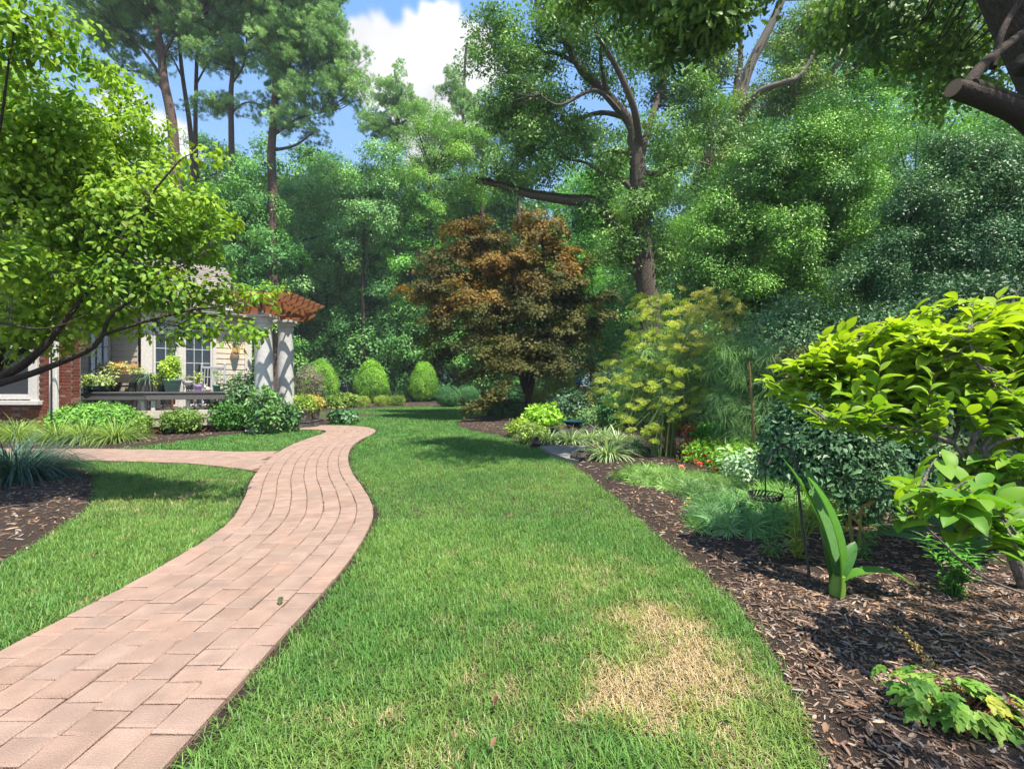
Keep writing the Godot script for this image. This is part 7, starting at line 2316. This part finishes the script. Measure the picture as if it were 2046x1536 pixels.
	for q in [
		[Vector3(0, 0.0, 0.02), Vector3(0.20, 1, 0.05), Vector3(0.75, 0.0, 0.8), 0.78, 0.16, 0.8, Color(0.115, 0.34, 0.04)],
		[Vector3(0, 0.02, -0.02), Vector3(0.0, 1, -0.05), Vector3(0.75, 0.0, 0.5), 0.86, 0.12, 0.55, Color(0.10, 0.29, 0.045)],
		[Vector3(0.01, 0.03, -0.03), Vector3(0.12, 1, -0.3), Vector3(0.3, 0.2, 0.9), 0.80, 0.15, 0.35, Color(0.13, 0.31, 0.09)],
		[Vector3(0.02, 0.10, 0.0), Vector3(0.75, 0.75, 0.15), Vector3(-0.5, 0.85, 0), 0.46, 0.09, 1.45, Color(0.13, 0.35, 0.05)],
		[Vector3(0.02, 0.12, 0.0), Vector3(0.45, 1, -0.1), Vector3(-0.7, 0.2, 0.7), 0.26, 0.08, 0.5, Color(0.09, 0.25, 0.06)],
	]:
		var m := MB.new()
		m.col = q[6]
		var d: Vector3 = (q[1] as Vector3).normalized()
		var nn: Vector3 = (q[2] as Vector3)
		nn = (nn - d * nn.dot(d)).normalized()
		m.leaf(q[0], d, nn, q[3], q[4], strap, 0.16, q[5], 0.0)
		part(li, "strap_leaf", m.mesh(), lmat)
	var neck := MB.new()
	neck.col = Color(0.20, 0.36, 0.07)
	neck.tube([Vector3(0, -0.04, 0), Vector3(0.005, 0.06, 0.0), Vector3(0.015, 0.14, 0.0)], [0.036, 0.045, 0.035], 12)
	part(li, "stem_neck", neck.mesh(), M.leaf)
	# more straps farther back
	for q in [
		[gp(1905, 1128), [[0.5, 0.05, 0.9, 0.1], [-0.75, 0.06, 1.3, 0.09], [0.9, 0.1, 1.2, 0.085], [0.2, -0.3, 0.7, 0.08]], 0.62, "dark strap leaved lily with one blade flopping left, behind the willow leaved plant"],
		[gp(2000, 1105), [[-1.0, 0.1, 1.1, 0.085], [-0.8, 0.25, 1.3, 0.085], [-0.6, -0.1, 1.5, 0.08], [0.5, 0.2, 1.0, 0.08], [-1.3, 0.35, 1.0, 0.08]], 0.8, "strap leaved lily with long blades arching left under the big shrub"],
		[gp(1805, 1075), [[0.05, 0.1, 0.3, 0.06], [0.5, 0.1, 1.6, 0.04], [-0.5, 0.1, 1.8, 0.04]], 0.34, "small upright strap leaved lily behind the bold one"],
	]:
		var t := thing("crinum_lily", q[3], "lily", q[0], 0.0, "")
		for l in q[1]:
			var m := MB.new()
			m.col = Color(0.065, 0.19, 0.034) * r(0.85, 1.3)
			var d := Vector3(l[0], 1.0, l[1]).normalized()
			var side := Vector3(-l[0], 0.4, 0.5)
			side = (side - d * side.dot(d)).normalized()
			m.leaf(Vector3(r(-0.02, 0.02), 0, 0), d, side, q[2] * r(0.85, 1.1), l[3], strap, 0.15, l[2], 0.0)
			part(t, "strap_leaf", m.mesh(), lmat)
	# willowy yellow flowered stems by the hook, withered lily leaves, a dark willow leaved plant
	stalk_plant("goldenrod", "yellow green narrow leaved stems round the hook's foot", gp(1590, 1120), 9, 0.5, 0.11, 0.014, Color(0.14, 0.21, 0.03), 0.24, true)
	stalk_plant("willow_leaved_perennial", "mid green narrow leaved stems leaning left of the hook's foot", gp(1545, 1118), 4, 0.22, 0.1, 0.014, Color(0.06, 0.16, 0.04), 0.18, false)
	stalk_plant("willow_leaved_perennial", "bushy dark green narrow leaved plant right of the bold lily", gp(1905, 1195), 11, 0.34, 0.1, 0.017, Color(0.045, 0.15, 0.022), 0.17, false)
	stalk_plant("willow_leaved_perennial", "thin green stems between the bold lily and the withered leaves", gp(1722, 1120), 4, 0.3, 0.09, 0.016, Color(0.06, 0.17, 0.03), 0.14, false)
	var wt := thing("withered_lily_leaves", "yellow and orange withered lily leaves hanging behind the bold lily", "withered leaves", gp(1712, 1098))
	for k in 6:
		var m := MB.new()
		m.col = Color(0.36, 0.30, 0.05).lerp(Color(0.28, 0.13, 0.04), rng.randf())
		var x := r(-0.07, 0.09)
		m.leaf(Vector3(x, r(0.26, 0.34), r(-0.04, 0.04)), Vector3(r(-0.35, 0.35), r(-0.9, 0.3), 0.3).normalized(), Vector3(0, 0.5, 1).normalized(), r(0.12, 0.22), 0.024, [0.6, 1.0, 0.9, 0.6, 0.1], 0.2, r(1.2, 2.2), 0.1)
		part(wt, "withered_leaf", m.mesh(), M.leaf_soft)
	var ws := MB.new()
	ws.col = Color(0.2, 0.22, 0.05)
	for x in [-0.05, 0.03]:
		ws.tube([Vector3(x * 0.5, -0.03, 0), Vector3(x, 0.2, 0), Vector3(x * 1.2, 0.34, 0)], [0.012, 0.01, 0.006], 6)
	part(wt, "stems", ws.mesh(), M.stem)
	var dl := thing("dead_stalk", "rust brown dead stalk standing between hook and bold lily", "dead stalk", gp(1645, 1110))
	var db := MB.new()
	for k in 6:
		db.col = Color(0.24, 0.09, 0.03) * r(0.7, 1.3)
		db.blade(Vector3(r(-0.03, 0.03), r(0.0, 0.2), 0), Vector3(r(-0.15, 0.15), 1, r(-0.1, 0.1)).normalized(), Vector3(1, 0, 0.3).normalized(), r(0.3, 0.42), 0.024, r(-0.4, 0.5), 4)
	part(dl, "stalk", db.mesh(), M.leaf_soft)
	lobed_perennial()
	button_shrub()

func stalk_plant(called: String, label: String, at: Vector3, stalks: int, high: float, ln: float, wd: float, col: Color, lean: float, blooms: bool) -> void:
	var t := thing(called, label, "perennial", at)
	var st := MB.new()
	var rest := MB.new()
	var made := 0
	for k in stalks:
		var out := rdir()
		out.y = 0.0
		col = col * 1.0
		var top := Vector3(out.x * lean, high * r(0.7, 1.1), out.z * lean)
		st.col = col * 0.9
		var line := spline([out * 0.02, top * Vector3(0.4, 0.55, 0.4), top], 5)
		st.tube(line, taper(0.005, 0.002, line.size()), 5)
		for j in range(1, 22):
			var p: Vector3 = line[clampi(int(j * line.size() / 22.0), 0, line.size() - 1)]
			var a := j * 2.39996
			var d := Vector3(cos(a), r(0.1, 0.7), sin(a)).normalized()
			var c := (col.lerp(col * Color(1.6, 1.35, 1.2), rng.randf())) * 1.7
			if blooms and rng.randf() < 0.12:
				c = Color(0.4, 0.3, 0.04)
			if made < 200:
				var b := MB.new()
				b.col = c
				b.leaf(Vector3.ZERO, d, Vector3.UP, ln * r(0.6, 1.1), wd, [0.3, 1.0, 0.9, 0.5, 0.0], 0.15, r(0.2, 1.0))
				part(t, "leaf", b.mesh(), M.leaf, Transform3D(Basis(), p))
				made += 1
			else:
				rest.col = c
				rest.leaf(p, d, Vector3.UP, ln * r(0.6, 1.1), wd, [0.3, 1.0, 0.9, 0.5, 0.0], 0.15, r(0.2, 1.0))
	if rest.v.size():
		part(t, "leaf", rest.mesh(), M.leaf).set_meta("kind", "stuff")
	part(t, "stems", st.mesh(), M.stem)

# a low plant with jagged divided leaves and a spent flower spike
func lobed_perennial() -> void:
	var at := gp(1905, 1440)
	var t := thing("astilbe", "low jagged leaved perennial with a spent flower spike, alone in the front mulch", "perennial", at + Vector3(0, 0.01, 0))
	var shapes := []
	for k in 4:
		var b := MB.new()
		var nn := Vector3.UP
		var ln := 0.072 + 0.006 * k
		b.leaf(Vector3.ZERO, Vector3(0, 0, -1), nn, ln, ln * 0.5, [0.1, 0.75, 0.55, 0.95, 0.6, 0.8, 0.35, 0.4, 0.0], 0.16, 0.5, 0.03)
		for s in [-1.0, 1.0]:
			b.leaf(Vector3(0, 0, -0.006), Vector3(s * 0.85, 0.05, -0.5).normalized(), nn, ln * 0.62, ln * 0.36, [0.1, 0.8, 0.55, 0.9, 0.45, 0.5, 0.0], 0.16, 0.5, 0.03)
			b.leaf(Vector3(0, 0, -ln * 0.25), Vector3(s * 0.65, 0.05, -0.8).normalized(), nn, ln * 0.5, ln * 0.3, [0.2, 0.9, 0.6, 0.8, 0.3, 0.0], 0.16, 0.5, 0.03)
		shapes.append(b.mesh())
	var tones := []
	for c in [Color(0.11, 0.27, 0.04), Color(0.16, 0.33, 0.055), Color(0.24, 0.40, 0.07), Color(0.38, 0.42, 0.05)]:
		var m: StandardMaterial3D = M.leaf.duplicate()
		m.albedo_color = (c as Color).linear_to_srgb()
		tones.append(m)
	var st := MB.new()
	for k in 62:
		var u := rng.randf()
		var p := Vector3(lerpf(-0.17, 0.19, u) + r(-0.05, 0.05), r(0.06, 0.2) * (1.0 - 0.45 * u), r(-0.1, 0.13))
		var y := (Vector3.UP + Vector3(p.x * 2.0, 0, p.z * 2.0) + rdir() * 0.25).normalized()
		var away := atan2(-p.x, -p.z)
		part(t, "leaf", shapes[k % 4], tones[3 if u > 0.72 and k % 3 == 0 else rng.randi() % 3], Transform3D(Basis(Vector3.UP.cross(y).normalized(), Vector3.UP.angle_to(y)) * Basis(Vector3.UP, away + r(-0.6, 0.6)).scaled(Vector3.ONE * r(0.75, 1.25)), p))
		st.col = Color(0.22, 0.07, 0.04)
		st.tube([Vector3(p.x * 0.3, -0.02, p.z * 0.3), p * Vector3(0.7, 0.6, 0.7), p], [0.0028, 0.0022, 0.0015], 5)
	part(t, "stems", st.mesh(), M.stem)
	var sp := MB.new()
	for s in [Vector3(-0.03, 0.0, -0.05), Vector3(-0.01, -0.02, -0.03)]:
		var root := Vector3(0.0, 0.12, 0.0)
		var tip: Vector3 = Vector3(-0.10, 0.30, -0.06) + s
		for k in 90:
			var u := rng.randf()
			sp.col = Color(0.26, 0.17, 0.04).lerp(Color(0.35, 0.28, 0.08), rng.randf()) * r(0.6, 1.2)
			var w := 0.026 * (1.0 - u) + 0.005
			sp.kite(root.lerp(tip, u) + rdir() * w, rdir(), rdir(), 0.012, 0.007, 0.1)
	part(t, "spent_flower_spike", sp.mesh(), M.stem)

# the big shrub with broad yellow green leaves at the right edge
func button_shrub() -> void:
	var base := Vector3(3.02, -0.03, -2.95)
	var t := thing("buttonbush", "big spreading shrub with broad bright yellow green leaves at the right edge", "shrub", base)
	var b := MB.new()
	var lines := []
	for l in [
		[[2052, 1180, 2.95, 0.036], [2010, 1070, 2.98], [1985, 1010, 3.02], [1962, 955, 3.05], [1930, 915, 3.05], [1905, 885, 3.05]],
		[[1905, 885, 3.05, 0.02], [1850, 850, 3.25], [1800, 815, 3.30], [1765, 800, 3.35], [1700, 770, 3.45], [1640, 740, 3.50], [1590, 710, 3.55]],
		[[1905, 885, 3.05, 0.016], [1850, 865, 3.00], [1790, 855, 3.10], [1720, 842, 3.10], [1650, 838, 3.15]],
		[[1935, 920, 3.05, 0.018], [1950, 870, 3.00], [1985, 830, 3.10], [2000, 790, 3.05], [1950, 720, 3.05], [1935, 660, 3.05]],
		[[1905, 885, 3.05, 0.014], [1915, 840, 3.30], [1890, 780, 3.40], [1830, 720, 3.50], [1790, 670, 3.55], [1740, 640, 3.55]],
		[[1945, 925, 3.05, 0.016], [1990, 885, 3.10], [2060, 865, 3.20], [2130, 820, 3.45], [2200, 760, 3.45]],
		[[1960, 900, 3.05, 0.014], [2020, 800, 3.35], [2030, 700, 3.45], [2020, 620, 3.45], [2040, 570, 3.45]],
		[[2200, 1180, 2.5, 0.02], [2150, 1090, 2.3], [2046, 1060, 2.1], [1960, 1010, 2.05], [1900, 985, 2.05], [1840, 975, 2.1]],
		[[2060, 1190, 2.9, 0.008], [1960, 1150, 2.75], [1880, 1080, 2.7], [1820, 1020, 2.75], [1780, 985, 2.8]],
	]:
		var pts := []
		for q in l:
			pts.append(px(q[0], q[1], q[2]) - base)
		var s := spline(pts, 5)
		b.tube(s, taper(l[0][3], l[0][3] * 0.3, s.size()), 8)
		lines.append(s)
	part(t, "stems", b.mesh(), M.bark_grey)
	var ells := ells_at(base, 3.25, [[1700, 720, 120, 60, 0.15], [1640, 760, 80, 40, 0.2], [1800, 700, 130, 60, 0.15], [1900, 660, 120, 55, 0.1], [1980, 620, 90, 50, 0.1], [2030, 720, 90, 90, 0.1], [1850, 780, 130, 50, 0.0], [1960, 790, 100, 50, -0.1], [2120, 700, 100, 130, 0.1], [1720, 800, 100, 34, 0.0], [1650, 815, 60, 22, 0.0], [1600, 720, 50, 30, 0.1], [1780, 840, 90, 24, 0.0], [1800, 650, 60, 20, 0.2], [2030, 860, 60, 60, 0.1], [1760, 770, 110, 34, 0.2], [1980, 850, 70, 30, 0.3], [1590, 770, 50, 26, 0.2]], 0.9)
	var low := ells_at(base, 2.15, [[1960, 1010, 90, 34], [2030, 1050, 70, 50], [1880, 990, 70, 26], [1990, 930, 60, 40, 0.9], [1850, 980, 40, 16, 0.7]], 0.8)
	var tips := pads_in(ells, 460, 0.05, 0.05, 0.5) + pads_in(low, 60, 0.05, 0.05, 0.5)
	var tw := MB.new()
	var prof := [0.06, 0.6, 0.95, 1.0, 0.85, 0.5, 0.0]
	var shapes := []
	for k in 4:
		var m := MB.new()
		m.leaf(Vector3.ZERO, Vector3(0, 0, -1), Vector3.UP, 0.118 + k * 0.008, 0.06 + k * 0.002, prof, 0.12 + k * 0.05, 0.25 + k * 0.3, 0.015)
		shapes.append(m.mesh())
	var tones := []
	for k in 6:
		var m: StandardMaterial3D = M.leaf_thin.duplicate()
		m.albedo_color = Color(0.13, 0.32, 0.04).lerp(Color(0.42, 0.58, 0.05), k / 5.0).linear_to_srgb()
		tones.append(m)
	var leaves := []
	var fruit := []
	for pad in tips:
		var p: Vector3 = pad[0]
		var best: Vector3 = lines[0][-1]
		var least := 1e9
		for l in lines:
			for q in l:
				var dd: float = (q as Vector3).distance_to(p) + maxf(0.0, (q as Vector3).y - p.y) * 1.5
				if dd < least:
					least = dd
					best = q
		var dir := (p - best).normalized()
		dir = (dir + Vector3(-0.15, 0.25, 0.1)).normalized()
		var from := p - dir * 0.2
		tw.tube(spline([best, best.lerp(from, 0.5) + Vector3(0, 0.02, 0), from, p], 3), taper(0.006, 0.0025, 10), 5, false)
		var side := dir.cross(Vector3.UP).normalized()
		for j in 9:
			var q := p - dir * (0.26 - 0.032 * j)
			var s := 1.0 if j % 2 else -1.0
			var od := (dir * 0.75 + side * s * r(0.6, 1.0) + Vector3(0, r(0.0, 0.5), 0) + rdir() * 0.2).normalized()
			if j == 8:
				od = (dir + Vector3(0, 0.4, 0) + rdir() * 0.3).normalized()
			leaves.append([q, od, (Vector3.UP + rdir() * 0.45).normalized(), r(0.65, 1.2)])
		if rng.randf() < 0.12:
			fruit.append(p + dir * 0.02 + Vector3(0, 0.02, 0))
	part(t, "twigs", tw.mesh(), M.bark_grey)
	var eye := Vector3(0, EYE, 0) - base
	leaves.sort_custom(func(a, c): return (a[0] as Vector3).distance_to(eye) < (c[0] as Vector3).distance_to(eye))
	var rest := [[], [], [], []]
	var tint := [PackedColorArray(), PackedColorArray(), PackedColorArray(), PackedColorArray()]
	for k in leaves.size():
		var l: Array = leaves[k]
		var d: Vector3 = l[1]
		var nn: Vector3 = (l[2] - d * d.dot(l[2])).normalized()
		var xf := Transform3D(Basis(d.cross(nn), nn, -d).scaled_local(Vector3.ONE * l[3]), l[0])
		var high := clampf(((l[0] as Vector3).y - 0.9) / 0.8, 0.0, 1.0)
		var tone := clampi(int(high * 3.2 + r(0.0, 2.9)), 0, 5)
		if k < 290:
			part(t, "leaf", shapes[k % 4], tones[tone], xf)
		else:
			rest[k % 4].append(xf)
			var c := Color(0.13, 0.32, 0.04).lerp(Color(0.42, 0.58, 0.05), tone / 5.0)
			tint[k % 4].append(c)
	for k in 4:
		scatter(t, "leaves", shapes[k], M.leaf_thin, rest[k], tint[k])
	var fb := MB.new()
	for p in fruit:
		for k in 40:
			fb.col = Color(0.32, 0.30, 0.06).lerp(Color(0.22, 0.18, 0.06), rng.randf())
			var d := rdir()
			fb.kite(p + d * 0.004, d, rdir(), 0.011, 0.006, 0.1)
	part(t, "seed_heads", fb.mesh(), M.stem)
